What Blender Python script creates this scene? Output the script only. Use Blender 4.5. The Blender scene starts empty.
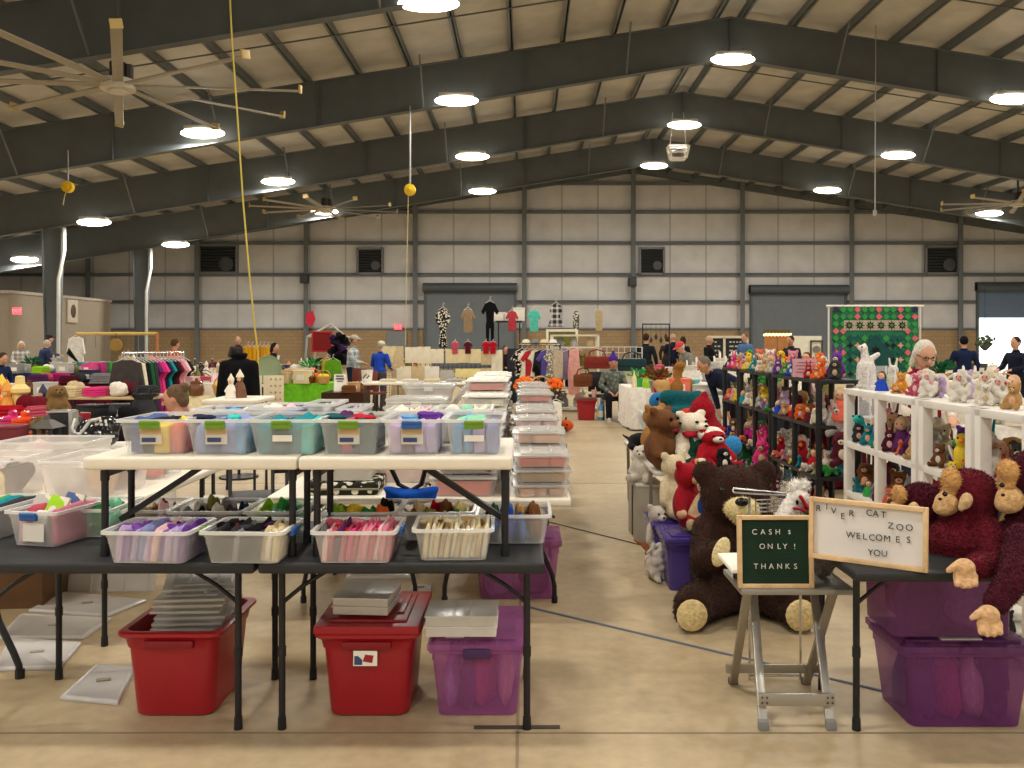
import bpy, bmesh, math, random
from math import pi, sin, cos, tan, atan, radians
from mathutils import Vector, Matrix, Euler
random.seed(11)
SC = bpy.context.scene
COLL = SC.collection
V = Vector
# ------------------------------------------------------------------ camera
F = 860.0
CAMZ = 1.6
VPX, HZ = 525.0, 340.0          # vanishing point of the aisle in the photograph
RC = Matrix.Rotation(pi / 2, 3, 'X')
cam_d = bpy.data.cameras.new('camera')
cam = bpy.data.objects.new('camera', cam_d)
COLL.objects.link(cam)
cam.location = (0, 0, CAMZ)
cam.rotation_euler = RC.to_euler()
cam_d.sensor_width = 36.0
cam_d.lens = F / 1024 * 36.0
cam_d.shift_x = (512 - VPX) / 1024
cam_d.shift_y = (HZ - 384) / 1024
cam_d.clip_end = 400
SC.camera = cam


def ray(px, py):
    return V(((px - VPX) / F, 1.0, -(py - HZ) / F))


def PY(px, py, d):
    v = ray(px, py)
    return v * (d / v.y) + V((0, 0, CAMZ))


def PZ(px, py, z):
    v = ray(px, py)
    return v * ((z - CAMZ) / v.z) + V((0, 0, CAMZ))


def to_px(p):
    return VPX + F * p[0] / max(p[1], .1)


def X(px, d):
    return PY(px, 340, d).x


# ------------------------------------------------------------------ colours and materials
def lin(h):
    if not isinstance(h, str):
        return h
    h = COL.get(h, h)
    r = [int(h[i:i + 2], 16) / 255 for i in (0, 2, 4)]
    return tuple((c / 12.92 if c <= .04045 else ((c + .055) / 1.055) ** 2.4) for c in r)


COL = dict(white='ece6da', cream='e3d3a8', ivory='e8dfc6', beige='cdb88e', tan='c39a62', brown='6e4526', dark_brown='35211a', black='18181a',
           grey='86868a', light_grey='b9b7b2', charcoal='3a3b3e', silver='b0b0b0', red='b8182a', dark_red='6a1420', burgundy='4e1220', maroon='5b1a2a',
           pink='e08aa0', hot_pink='e8408a', rose='c8566c', pale_pink='edc4c8', coral='e8705a', peach='eab894', orange='f0702a', amber='e0982e',
           yellow='efd03c', pale_yellow='f0e09a', lime='9ad032', green='3c9c4a', dark_green='1e5a3a', olive='7a7a3a', mint='8ed8b4', teal='1f8a96',
           dark_teal='17525a', turquoise='3cc6c0', aqua='7fc8d8', sky_blue='68a8dc', blue='2f6cc0', royal_blue='2748b8', navy='1a2444',
           slate_blue='56649a', periwinkle='8e9cd0', lavender='b8a8d8', lilac='c8b0d8', purple='6a3a98', violet='8a5ab8', plum='5a2a5e', magenta='c02a80')
MATS = {}


def new_mat(name):
    m = bpy.data.materials.new(name)
    m.use_nodes = True
    nt = m.node_tree
    b = nt.nodes['Principled BSDF']
    return m, nt, b


def noise_col(nt, b, base, amount, scale, detail=4, link_from=None, coord='Object'):
    """multiply the base colour by a gentle noise"""
    tc = nt.nodes.new('ShaderNodeTexCoord')
    n = nt.nodes.new('ShaderNodeTexNoise')
    n.inputs['Scale'].default_value = scale
    n.inputs['Detail'].default_value = detail
    nt.links.new(tc.outputs[coord], n.inputs['Vector'])
    mr = nt.nodes.new('ShaderNodeMapRange')
    mr.inputs[1].default_value = .25
    mr.inputs[2].default_value = .75
    mr.inputs[3].default_value = 1 - amount
    mr.inputs[4].default_value = 1 + amount * .6
    nt.links.new(n.outputs['Fac'], mr.inputs[0])
    mx = nt.nodes.new('ShaderNodeVectorMath')
    mx.operation = 'SCALE'
    if link_from is None:
        mx.inputs[0].default_value = base
    else:
        nt.links.new(link_from, mx.inputs[0])
    nt.links.new(mr.outputs[0], mx.inputs['Scale'])
    nt.links.new(mx.outputs[0], b.inputs['Base Color'])
    return n, mx


def add_bump(nt, b, src, strength, dist=.01):
    bp = nt.nodes.new('ShaderNodeBump')
    bp.inputs['Strength'].default_value = strength
    bp.inputs['Distance'].default_value = dist
    nt.links.new(src, bp.inputs['Height'])
    nt.links.new(bp.outputs[0], b.inputs['Normal'])


def mat(col, rough=.55, metal=0.0, noise=.08, scale=6.0, bump=0.0, spec=.4, emit=0.0):
    key = (col, rough, metal, noise, scale, bump, spec, emit)
    if key in MATS:
        return MATS[key]
    m, nt, b = new_mat('surface_' + str(col))
    c = lin(col)
    b.inputs['Roughness'].default_value = rough
    b.inputs['Metallic'].default_value = metal
    b.inputs['Specular IOR Level'].default_value = spec
    n, _ = noise_col(nt, b, c, noise, scale)
    if bump:
        add_bump(nt, b, n.outputs['Fac'], bump)
    if emit:
        b.inputs['Emission Color'].default_value = (*c, 1)
        b.inputs['Emission Strength'].default_value = emit
    MATS[key] = m
    return m


def objcol(kind):
    """materials whose colour is the object's own colour"""
    if kind in MATS:
        return MATS[kind]
    m, nt, b = new_mat('own_colour_' + kind)
    oi = nt.nodes.new('ShaderNodeObjectInfo')
    par = dict(plush=(.95, .30, 60, .6), cloth=(.9, .22, 14, .35), paint=(.45, .05, 8, 0), gloss=(.18, .04, 8, 0), paper=(.7, .10, 9, .1), skin=(.55, .08, 20, 0),
               print=(.85, .0, 1, 0), camo=(.85, .0, 1, 0), plaid=(.85, 0, 1, 0))[kind]
    b.inputs['Roughness'].default_value = par[0]
    n, mx = noise_col(nt, b, None, par[1], par[2], link_from=oi.outputs['Color'])
    if kind in ('plush', 'cloth', 'skin', 'print', 'camo', 'plaid'):
        b.inputs['Specular IOR Level'].default_value = .12 if kind != 'skin' else .3
    if kind == 'plush':
        b.inputs['Sheen Weight'].default_value = .06
    if kind == 'plaid':
        tc = nt.nodes.new('ShaderNodeTexCoord')
        sxz = nt.nodes.new('ShaderNodeSeparateXYZ')
        nt.links.new(tc.outputs['Object'], sxz.inputs[0])
        acc = None
        for ax in ('X', 'Z'):
            ml = nt.nodes.new('ShaderNodeMath')
            ml.operation = 'MULTIPLY'
            ml.inputs[1].default_value = 48
            sn = nt.nodes.new('ShaderNodeMath')
            sn.operation = 'SINE'
            gt = nt.nodes.new('ShaderNodeMath')
            gt.operation = 'GREATER_THAN'
            gt.inputs[1].default_value = .35
            nt.links.new(sxz.outputs[ax], ml.inputs[0])
            nt.links.new(ml.outputs[0], sn.inputs[0])
            nt.links.new(sn.outputs[0], gt.inputs[0])
            if acc is None:
                acc = gt
            else:
                ad = nt.nodes.new('ShaderNodeMath')
                ad.operation = 'ADD'
                nt.links.new(acc.outputs[0], ad.inputs[0])
                nt.links.new(gt.outputs[0], ad.inputs[1])
                acc = ad
        hf = nt.nodes.new('ShaderNodeMath')
        hf.operation = 'MULTIPLY'
        hf.inputs[1].default_value = .45
        nt.links.new(acc.outputs[0], hf.inputs[0])
        mixn = nt.nodes.new('ShaderNodeMix')
        mixn.data_type = 'RGBA'
        nt.links.new(hf.outputs[0], mixn.inputs['Factor'])
        nt.links.new(oi.outputs['Color'], mixn.inputs['A'])
        mixn.inputs['B'].default_value = (.7, .68, .62, 1)
        nt.links.new(mixn.outputs['Result'], b.inputs['Base Color'])
    if kind in ('print', 'camo'):
        vo = nt.nodes.new('ShaderNodeTexVoronoi')
        vo.inputs['Scale'].default_value = 22 if kind == 'print' else 12
        tc = nt.nodes.new('ShaderNodeTexCoord')
        nt.links.new(tc.outputs['Object'], vo.inputs['Vector'])
        lt = nt.nodes.new('ShaderNodeMath')
        lt.operation = 'LESS_THAN'
        lt.inputs[1].default_value = .42
        nt.links.new(vo.outputs['Distance'], lt.inputs[0])
        mixn = nt.nodes.new('ShaderNodeMix')
        mixn.data_type = 'RGBA'
        nt.links.new(lt.outputs[0], mixn.inputs['Factor'])
        nt.links.new(oi.outputs['Color'], mixn.inputs['A'])
        mixn.inputs['B'].default_value = (.75, .7, .58, 1) if kind == 'print' else (.21, .21, .17, 1)
        nt.links.new(mixn.outputs['Result'], b.inputs['Base Color'])
    if par[3]:
        add_bump(nt, b, n.outputs['Fac'], par[3], .02 if kind == 'plush' else .01)
    MATS[kind] = m
    return m


def clear(name, tint, fac, rough=.25, tcol=(1, 1, 1)):
    key = ('clear', name)
    if key in MATS:
        return MATS[key]
    m, nt, b = new_mat('plastic_' + name)
    b.inputs['Roughness'].default_value = rough
    noise_col(nt, b, lin(tint), .06, 9)
    tr = nt.nodes.new('ShaderNodeBsdfTransparent')
    tr.inputs[0].default_value = (*tcol, 1)
    mx = nt.nodes.new('ShaderNodeMixShader')
    mx.inputs[0].default_value = fac
    out = nt.nodes['Material Output']
    nt.links.new(tr.outputs[0], mx.inputs[1])
    nt.links.new(b.outputs[0], mx.inputs[2])
    nt.links.new(mx.outputs[0], out.inputs[0])
    MATS[key] = m
    return m


CLEAR = clear('clear', 'e6e7e5', .33)
CLEAR2 = clear('clear_rim', 'f2f3f1', .6)
MILKY = clear('milky', 'eeeae2', .62)
PINKY = clear('pinkish', 'eed8d8', .62)
VIOLETC = clear('violet', 'a8629f', .5, tcol=(.90, .70, .88))
VIOLETD = clear('violet_dark', '7c4080', .55, tcol=(.82, .62, .84))
LIDC = clear('lid', 'dedcd6', .5)
PURPLEP = clear('purple_opaque', '4a3a8a', .9, tcol=(.5, .4, .8))
TABLE_BLACK = mat('26272a', .55, noise=.15, scale=30, bump=.05)
METAL_BLACK = mat('1c1c1f', .45, noise=.1)
TABLE_WHITE = mat('e9e2d2', .5, noise=.04, scale=20)
WHITE_PAINT = mat('e8e4dc', .45, noise=.05)
BLACK_PLASTIC = mat('17171a', .5, noise=.12)
ALU = mat('b4b2ac', .32, .75, noise=.06)
CHROME = mat('c8c8c8', .2, .9, noise=.03)
WOOD_PALE = mat('d9b98c', .55, noise=.18, scale=25)
WOOD_MID = mat('b87a3a', .55, noise=.2, scale=20)
BEAM = mat('5a6062', .6, noise=.12, scale=2)
BEAM_L = mat('696e70', .6, noise=.12, scale=2)


# ------------------------------------------------------------------ mesh builder
class B:
    def __init__(s):
        s.v = []
        s.f = []

    def add(s, vs, fs):
        o = len(s.v)
        s.v += [tuple(p) for p in vs]
        s.f += [tuple(i + o for i in f) for f in fs]
        return s

    def box(s, cx, cy, cz, sx, sy, sz, rot=None, taper=1.0):
        vs = []
        for z in (-.5, .5):
            t = 1.0 if z > 0 else taper
            for x, y in ((-.5, -.5), (.5, -.5), (.5, .5), (-.5, .5)):
                p = V((x * sx * t, y * sy * t, z * sz))
                if rot:
                    p = rot @ p
                vs.append(p + V((cx, cy, cz)))
        return s.add(vs, [(3, 2, 1, 0), (4, 5, 6, 7), (0, 1, 5, 4), (1, 2, 6, 5), (2, 3, 7, 6), (3, 0, 4, 7)])

    def tube(s, p, q, r, r2=None, n=8):
        return s.path([p, q], r, n, r2)

    def path(s, pts, r, n=6, r2=None):
        pts = [V(p) for p in pts]
        rings = []
        m = len(pts)
        up = None
        for i, p in enumerate(pts):
            a = pts[min(i + 1, m - 1)] - pts[max(i - 1, 0)]
            if a.length < 1e-9:
                a = V((0, 0, 1))
            a.normalize()
            if up is None:
                up = V((1, 0, 0)) if abs(a.x) < .9 else V((0, 1, 0))
            u = up - a * up.dot(a)
            if u.length < 1e-6:
                u = a.orthogonal()
            u.normalize()
            up = u
            w = a.cross(u)
            rr = r if r2 is None else r + (r2 - r) * i / (m - 1)
            rings.append([p + (u * cos(2 * pi * k / n) + w * sin(2 * pi * k / n)) * rr for k in range(n)])
        vs = [p for ring in rings for p in ring]
        fs = []
        for i in range(m - 1):
            for k in range(n):
                a, b = i * n + k, i * n + (k + 1) % n
                fs.append((a, b, b + n, a + n))
        fs.append(tuple(reversed(range(n))))
        fs.append(tuple(range((m - 1) * n, m * n)))
        return s.add(vs, fs)

    def ell(s, c, r, rot=None, n=12, m=None):
        m = m or max(6, n // 2 + 1)
        if not hasattr(r, '__len__'):
            r = (r, r, r)
        c = V(c)
        if rot is not None and not isinstance(rot, Matrix):
            rot = Euler(rot).to_matrix()
        vs = [(0, 0, 1)]
        for i in range(1, m):
            t = pi * i / m
            for k in range(n):
                a = 2 * pi * k / n
                vs.append((sin(t) * cos(a), sin(t) * sin(a), cos(t)))
        vs.append((0, 0, -1))
        out = []
        for p in vs:
            p = V((p[0] * r[0], p[1] * r[1], p[2] * r[2]))
            if rot is not None:
                p = rot @ p
            out.append(p + c)
        fs = []
        for k in range(n):
            fs.append((0, 1 + k, 1 + (k + 1) % n))
            for i in range(m - 2):
                a = 1 + i * n + k
                b = 1 + i * n + (k + 1) % n
                fs.append((a, a + n, b + n, b))
            l = 1 + (m - 2) * n
            fs.append((l + k, len(vs) - 1, l + (k + 1) % n))
        return s.add(out, fs)

    def cap(s, p, q, r, r2=None, n=10):
        r2 = r if r2 is None else r2
        s.tube(p, q, r, r2, n)
        s.ell(p, r, n=n)
        s.ell(q, r2, n=n)
        return s

    def lathe(s, prof, c=(0, 0, 0), n=16):
        vs, fs = [], []
        for r, z in prof:
            for k in range(n):
                a = 2 * pi * k / n
                vs.append((c[0] + r * cos(a), c[1] + r * sin(a), c[2] + z))
        for i in range(len(prof) - 1):
            for k in range(n):
                a, b = i * n + k, i * n + (k + 1) % n
                fs.append((a, b, b + n, a + n))
        fs.append(tuple(reversed(range(n))))
        fs.append(tuple(range((len(prof) - 1) * n, len(prof) * n)))
        return s.add(vs, fs)

    def prism(s, pts, y0, y1):
        """outline in x,z extruded along y"""
        n = len(pts)
        vs = [(x, y0, z) for x, z in pts] + [(x, y1, z) for x, z in pts]
        fs = [tuple(range(n)), tuple(reversed(range(n, 2 * n)))]
        for i in range(n):
            j = (i + 1) % n
            fs.append((j, i, i + n, j + n))
        return s.add(vs, fs)

    def sheet(s, fn, nu, nv):
        vs = [fn(i / nu, j / nv) for j in range(nv + 1) for i in range(nu + 1)]
        fs = [(j * (nu + 1) + i, j * (nu + 1) + i + 1, (j + 1) * (nu + 1) + i + 1, (j + 1) * (nu + 1) + i) for j in range(nv) for i in range(nu)]
        return s.add(vs, fs)

    def mesh(s, name, material, smooth=True, bevel=0.0, seg=2, recalc=True):
        me = bpy.data.meshes.new(name)
        me.from_pydata(s.v, [], s.f)
        if bevel or recalc:
            bm = bmesh.new()
            bm.from_mesh(me)
            if recalc:
                bmesh.ops.recalc_face_normals(bm, faces=bm.faces)
            if bevel:
                bm.edges.ensure_lookup_table()
                ed = [e for e in bm.edges if len(e.link_faces) == 2 and e.calc_face_angle(0) > .6]
                bmesh.ops.bevel(bm, geom=ed, offset=bevel, segments=seg, affect='EDGES', profile=.6, clamp_overlap=True)
            bm.to_mesh(me)
            bm.free()
        me.materials.append(material)
        if smooth:
            for p in me.polygons:
                p.use_smooth = True
            if hasattr(me, 'set_sharp_from_angle'):
                me.set_sharp_from_angle(angle=radians(38))
        return me


def fuse(b, voxel, name, material, smooth=6, factor=.5):
    """one continuous skin around overlapping shapes"""
    me = bpy.data.meshes.new('tmp')
    me.from_pydata(b.v, [], b.f)
    o = bpy.data.objects.new('tmp', me)
    COLL.objects.link(o)
    r = o.modifiers.new('r', 'REMESH')
    r.mode = 'VOXEL'
    r.voxel_size = voxel
    if smooth:
        sm = o.modifiers.new('s', 'SMOOTH')
        sm.iterations = smooth
        sm.factor = factor
    dg = bpy.context.evaluated_depsgraph_get()
    me2 = bpy.data.meshes.new_from_object(o.evaluated_get(dg))
    me2.name = name
    bpy.data.objects.remove(o)
    me2.materials.clear()
    me2.materials.append(material)
    for p in me2.polygons:
        p.use_smooth = True
    return me2


# ------------------------------------------------------------------ things
def obj(name, me, parent=None, color=None, loc=(0, 0, 0), rz=0, link=True):
    o = bpy.data.objects.new(name, me)
    if link:
        COLL.objects.link(o)
    o.location = loc
    if rz:
        o.rotation_euler = (0, 0, rz)
    if parent is not None:
        o.parent = parent
    if color is not None:
        o.color = (*lin(color), 1)
    return o


THINGS = []


def tag(o, label, cat, group=None, kind=None):
    o['label'] = label
    o['category'] = cat
    if group:
        o['group'] = group
    if kind:
        o['kind'] = kind
    THINGS.append(o)
    return o


def thing(name, label, cat, loc=(0, 0, 0), rz=0, group=None):
    o = bpy.data.objects.new(name, None)
    o.empty_display_size = .1
    COLL.objects.link(o)
    o.location = loc
    o.rotation_euler = (0, 0, rz)
    return tag(o, label, cat, group)


def struct(name, me, parent=None, loc=(0, 0, 0)):
    o = obj(name, me, parent, loc=loc)
    if parent is None:
        o['kind'] = 'structure'
    return o


def inst(proto, loc, rz=0, scale=1, color=None, label='', cat='', group=None, parts=None, name=None, tilt=None):
    """a copy of a thing with copies of its parts"""
    parts = parts or {}

    def cp(o, par):
        c = o.copy()
        COLL.objects.link(c)
        c.parent = par
        st = o.name.split('.')[0]
        if st in parts:
            c.color = (*lin(parts[st]), 1)
        elif color is not None and 'keep' not in o:
            c.color = (*lin(color), 1)
        if 'keep' in c:
            del c['keep']
        for k in o.children:
            cp(k, c)
        return c
    r = cp(proto, None)
    if name:
        r.name = name
    r.location = loc
    r.rotation_euler = tilt if tilt else (0, 0, rz)
    r.scale = scale if hasattr(scale, '__len__') else (scale, scale, scale)
    return tag(r, label, cat, group)


def keep(o):
    o['keep'] = 1
    return o


def poly_wave(a, b, n, amp, seed):
    rnd = random.Random(seed)
    return [V(a).lerp(V(b), i / n) + V((rnd.uniform(-amp, amp), rnd.uniform(-amp, amp), 0)) for i in range(n + 1)]


ORD = ['first', 'second', 'third', 'fourth', 'fifth', 'sixth', 'seventh', 'eighth', 'ninth', 'tenth', 'eleventh', 'twelfth', 'thirteenth', 'fourteenth',
       'fifteenth', 'sixteenth']


def finish_labels():
    by = {}
    for o in THINGS:
        by.setdefault(o['label'], []).append(o)
    for lab, os_ in by.items():
        n = len(os_)
        if n == 1:
            continue
        os_.sort(key=lambda o: to_px(o.matrix_world.translation if o.parent else o.location))
        if n <= len(ORD):
            for i, o in enumerate(os_):
                if n == 2:
                    o['label'] = lab + (', the more leftward one' if i == 0 else ', the more rightward one')
                elif i == 0:
                    o['label'] = lab + ', leftmost of %d' % n
                elif i == n - 1:
                    o['label'] = lab + ', rightmost of %d' % n
                else:
                    o['label'] = lab + ', %s from the left' % ORD[i]
                if 'group' not in o:
                    o['group'] = lab
        else:
            for o in os_:
                if 'group' not in o:
                    o['group'] = lab
# ================================================================== the hall
RX, RZ, SL = 6.06, 11.4, .155        # ridge position, height, roof slope
XL, XR, YB, YF = -31.0, 37.0, 48.5, -7.0


def roof_z(x):
    return RZ - SL * abs(x - RX)


# floor
m, nt, b = new_mat('concrete_floor')
tc = nt.nodes.new('ShaderNodeTexCoord')
n1 = nt.nodes.new('ShaderNodeTexNoise')
n1.inputs['Scale'].default_value = .9
n1.inputs['Detail'].default_value = 8
n1.inputs['Roughness'].default_value = .65
n2 = nt.nodes.new('ShaderNodeTexNoise')
n2.inputs['Scale'].default_value = 14
n2.inputs['Detail'].default_value = 6
nt.links.new(tc.outputs['Object'], n1.inputs['Vector'])
nt.links.new(tc.outputs['Object'], n2.inputs['Vector'])
r1 = nt.nodes.new('ShaderNodeValToRGB')
r1.color_ramp.elements[0].position = .3
r1.color_ramp.elements[1].position = .7
r1.color_ramp.elements[0].color = (*lin('a89576'), 1)
r1.color_ramp.elements[1].color = (*lin('c6b390'), 1)
nt.links.new(n1.outputs['Fac'], r1.inputs[0])
mr = nt.nodes.new('ShaderNodeMapRange')
mr.inputs[1].default_value = .3
mr.inputs[2].default_value = .7
mr.inputs[3].default_value = .86
mr.inputs[4].default_value = 1.06
nt.links.new(n2.outputs['Fac'], mr.inputs[0])
sc = nt.nodes.new('ShaderNodeVectorMath')
sc.operation = 'SCALE'
nt.links.new(r1.outputs[0], sc.inputs[0])
nt.links.new(mr.outputs[0], sc.inputs['Scale'])
nt.links.new(sc.outputs[0], b.inputs['Base Color'])
b.inputs['Roughness'].default_value = .42
b.inputs['Specular IOR Level'].default_value = .35
FLOOR_M = m
bm_ = B()
bm_.box((XL + XR) / 2, (YB + YF) / 2 + 6, -.1, XR - XL, YB - YF + 16, .2)
floor = struct('floor', bm_.mesh('floor', FLOOR_M, smooth=False))
JOINT = mat('8f7f66', .8)
jb = B()
for y in (3.50, 9.6, 15.7, 21.8, 27.9, 34, 40.1):
    jb.box((XL + XR) / 2, y, .001, XR - XL, .012, .002)
for x in (-18.3, -12.2, -6.1, -.03, 6.07, 12.2, 18.3, 24.4):
    jb.box(x, (YB + YF) / 2, .001, .012, YB - YF, .002)
struct('floor_joint', jb.mesh('floor_joint', JOINT, smooth=False), floor)
# tape lines and stains on the floor


def floor_strip(a, bq, w, col, label, name='floor_tape', cat='tape'):
    a, bq = V((a.x, a.y, .002)), V((bq.x, bq.y, .002))
    d = (bq - a).normalized()
    nrm = V((-d.y, d.x, 0)) * w / 2
    q = B()
    q.add([a - nrm, bq - nrm, bq + nrm, a + nrm, a - nrm + V((0, 0, .002)), bq - nrm + V((0, 0, .002)), bq + nrm + V((0, 0, .002)), a + nrm + V((0, 0, .002))],
          [(3, 2, 1, 0), (4, 5, 6, 7), (0, 1, 5, 4), (1, 2, 6, 5), (2, 3, 7, 6), (3, 0, 4, 7)])
    c = (a + bq) / 2
    q.v = [(x - c.x, y - c.y, z) for x, y, z in q.v]
    tag(obj(name, q.mesh(name, mat(col, .8), smooth=False), loc=(c.x, c.y, 0)), label, cat)


floor_strip(PZ(527, 607, 0), PZ(885, 692, 0), .022, '5a6478', 'thin blue-grey tape line crossing the concrete aisle toward the purple bins')
floor_strip(PZ(540, 520, 0), PZ(672, 553, 0), .02, '3c3a38', 'thin dark line on the aisle floor leading to the white bench', 'floor_line', 'line')
floor_strip(PZ(474, 728, 0), PZ(560, 727.5, 0), .03, '4a443c', 'short dark scuff streak on the floor joint before the purple tote', 'floor_scuff', 'stain')

# walls
m, nt, b = new_mat('insulated_wall')
tc = nt.nodes.new('ShaderNodeTexCoord')
sx = nt.nodes.new('ShaderNodeSeparateXYZ')
nt.links.new(tc.outputs['Object'], sx.inputs[0])


def seam(sock, period, off, width):
    a = nt.nodes.new('ShaderNodeMath')
    a.operation = 'ADD'
    a.inputs[1].default_value = off + 100 * period
    nt.links.new(sock, a.inputs[0])
    q = nt.nodes.new('ShaderNodeMath')
    q.operation = 'MODULO'
    q.inputs[1].default_value = period
    nt.links.new(a.outputs[0], q.inputs[0])
    l = nt.nodes.new('ShaderNodeMath')
    l.operation = 'LESS_THAN'
    l.inputs[1].default_value = width
    nt.links.new(q.outputs[0], l.inputs[0])
    return l.outputs[0]


s1 = seam(sx.outputs['X'], 2.033, 0, .09)
nz = nt.nodes.new('ShaderNodeTexNoise')
nz.inputs['Scale'].default_value = .8
nz.inputs['Detail'].default_value = 5
nt.links.new(tc.outputs['Object'], nz.inputs['Vector'])
rp = nt.nodes.new('ShaderNodeValToRGB')
rp.color_ramp.elements[0].position = .3
rp.color_ramp.elements[1].position = .7
rp.color_ramp.elements[0].color = (*lin('c4c3c2'), 1)
rp.color_ramp.elements[1].color = (*lin('d8d7d6'), 1)
nt.links.new(nz.outputs['Fac'], rp.inputs[0])
mx = nt.nodes.new('ShaderNodeMix')
mx.data_type = 'RGBA'
nt.links.new(s1, mx.inputs['Factor'])
nt.links.new(rp.outputs[0], mx.inputs['A'])
mx.inputs['B'].default_value = (*lin('acabaa'), 1)
nt.links.new(mx.outputs['Result'], b.inputs['Base Color'])
b.inputs['Roughness'].default_value = .5
WALL_M = m
DOORX0, DOORX1, DOORTOP, GAP = 25.45, 30.4, 4.55, 2.84
wb = B()
wb.prism([(XL, 0), (DOORX0, 0), (DOORX0, DOORTOP), (DOORX1, DOORTOP), (DOORX1, 0), (XR, 0), (XR, roof_z(XR)), (RX, RZ), (XL, roof_z(XL))], YB, YB + .2)
struct('wall_back', wb.mesh('wall_back', WALL_M, smooth=False))
m, nt, b = new_mat('tan_block')
tc = nt.nodes.new('ShaderNodeTexCoord')
mp = nt.nodes.new('ShaderNodeMapping')
mp.inputs['Rotation'].default_value = (pi / 2, 0, 0)
nt.links.new(tc.outputs['Object'], mp.inputs[0])
bk = nt.nodes.new('ShaderNodeTexBrick')
bk.inputs['Color1'].default_value = (*lin('a98e69'), 1)
bk.inputs['Color2'].default_value = (*lin('9f8560'), 1)
bk.inputs['Mortar'].default_value = (*lin('8f7856'), 1)
bk.inputs['Scale'].default_value = 1.0
bk.inputs['Brick Width'].default_value = .4
bk.inputs['Row Height'].default_value = .2
bk.inputs['Mortar Size'].default_value = .012
nt.links.new(mp.outputs[0], bk.inputs[0])
nt.links.new(bk.outputs[0], b.inputs['Base Color'])
b.inputs['Roughness'].default_value = .8
BLOCK_M = m
k = 0
for x0, x1 in ((XL, -5.75), (-.45, 12.6), (18.15, DOORX0), (DOORX1, XR)):
    k += 1
    q = B()
    q.box((x0 + x1) / 2, YB - .06, 1.08, x1 - x0, .12, 2.16)
    struct('trim_%d' % k, q.mesh('trim', BLOCK_M, smooth=False))
for nm, x in (('wall_left', XL), ('wall_right', XR)):
    q = B()
    h = roof_z(x)
    q.box(x + (-.1 if x < 0 else .1), (YB + YF) / 2, h / 2, .2, YB - YF, h)
    struct(nm, q.mesh(nm, WALL_M, smooth=False))
q = B()
q.prism([(XL, 0), (XR, 0), (XR, roof_z(XR)), (RX, RZ), (XL, roof_z(XL))], YF - .2, YF)
struct('wall_front', q.mesh('wall_front', WALL_M, smooth=False))

# ceiling: two slopes of white-faced insulation
m, nt, b = new_mat('ceiling_insulation')
tc = nt.nodes.new('ShaderNodeTexCoord')
nz = nt.nodes.new('ShaderNodeTexNoise')
nz.inputs['Scale'].default_value = 1.3
nz.inputs['Detail'].default_value = 6
nt.links.new(tc.outputs['Object'], nz.inputs['Vector'])
rp = nt.nodes.new('ShaderNodeValToRGB')
rp.color_ramp.elements[0].position = .3
rp.color_ramp.elements[1].position = .7
rp.color_ramp.elements[0].color = (*lin('aaa69e'), 1)
rp.color_ramp.elements[1].color = (*lin('bdb9b1'), 1)
nt.links.new(nz.outputs['Fac'], rp.inputs[0])
nt.links.new(rp.outputs[0], b.inputs['Base Color'])
b.inputs['Roughness'].default_value = .6
add_bump(nt, b, nz.outputs['Fac'], .3, .1)
q = B()
q.prism([(XL, roof_z(XL)), (RX, RZ), (XR, roof_z(XR)), (XR, roof_z(XR) + .2), (RX, RZ + .2), (XL, roof_z(XL) + .2)], YF, YB + .2)
struct('ceiling', q.mesh('ceiling', m, smooth=False))
# purlins along the hall
ang = math.atan(SL)
for side in (-1, 1):
    i = 0
    x = .35
    while True:
        xx = RX + side * x
        if xx < XL + .3 or xx > XR - .3:
            break
        if xx > -27 and xx < 33:
            q = B()
            q.box(0, 0, 0, .07, YB - 8, .22)
            q.box(side * .05, 0, -.1, .12, YB - 8, .02)
            struct('roof_purlin', q.mesh('roof_purlin', BEAM_L, smooth=False), loc=(xx, (YB + 8) / 2, roof_z(xx) - .12))
        x += 1.52
# sag rods across each bay
for y0 in (17.85, 25.5, 33.15, 40.8):
    for side in (-1, 1):
        q = B()
        xe = XL if side < 0 else XR
        q.tube((RX, y0 - 3.4, RZ - .27), (xe, y0 - 3.4, roof_z(xe) - .27), .022, n=6)
        struct('roof_rod', q.mesh('roof_rod', BEAM))
# portal frames
FRAME_Y = (10.2, 17.85, 25.5, 33.15, 40.8)
for y in FRAME_Y:
    q = B()
    top, bot = [], []
    xs = [XL, -18.2, RX, 30.3, XR]

    def ftop(x):
        return roof_z(x) - .25

    def fbot(x):
        return 9.92 - .165 * abs(x - RX)
    pts = [(x, ftop(x)) for x in xs] + [(x, fbot(x)) for x in reversed(xs)]
    q.prism(pts, y - .01, y + .01)
    for xa, xb in zip(xs[:-1], xs[1:]):
        for fn, t in ((ftop, -.02), (fbot, .02)):
            q.prism([(xa, fn(xa)), (xb, fn(xb)), (xb, fn(xb) + t), (xa, fn(xa) + t)], y - .13, y + .13)
    # web stiffeners
    for xk in (-12.2, -6.1, 0, RX, 12.2, 18.3, 24.4):
        q.box(xk, y, (ftop(xk) + fbot(xk)) / 2, .02, .2, ftop(xk) - fbot(xk))
    fr = struct('roof_frame', q.mesh('roof_frame', BEAM, smooth=False))
    # fly braces from the rafter's foot flange up to the purlins
    for xk in (-15, -9, -3, 3, 9.2, 15.3, 21.4):
        for s in (-1, 1):
            w = B()
            w.tube((xk, y + s * .1, fbot(xk) + .05), (xk, y + s * 1.1, roof_z(xk) - .3), .03, n=5)
            obj('fly_brace', w.mesh('fly_brace', BEAM_L), fr)
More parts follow.
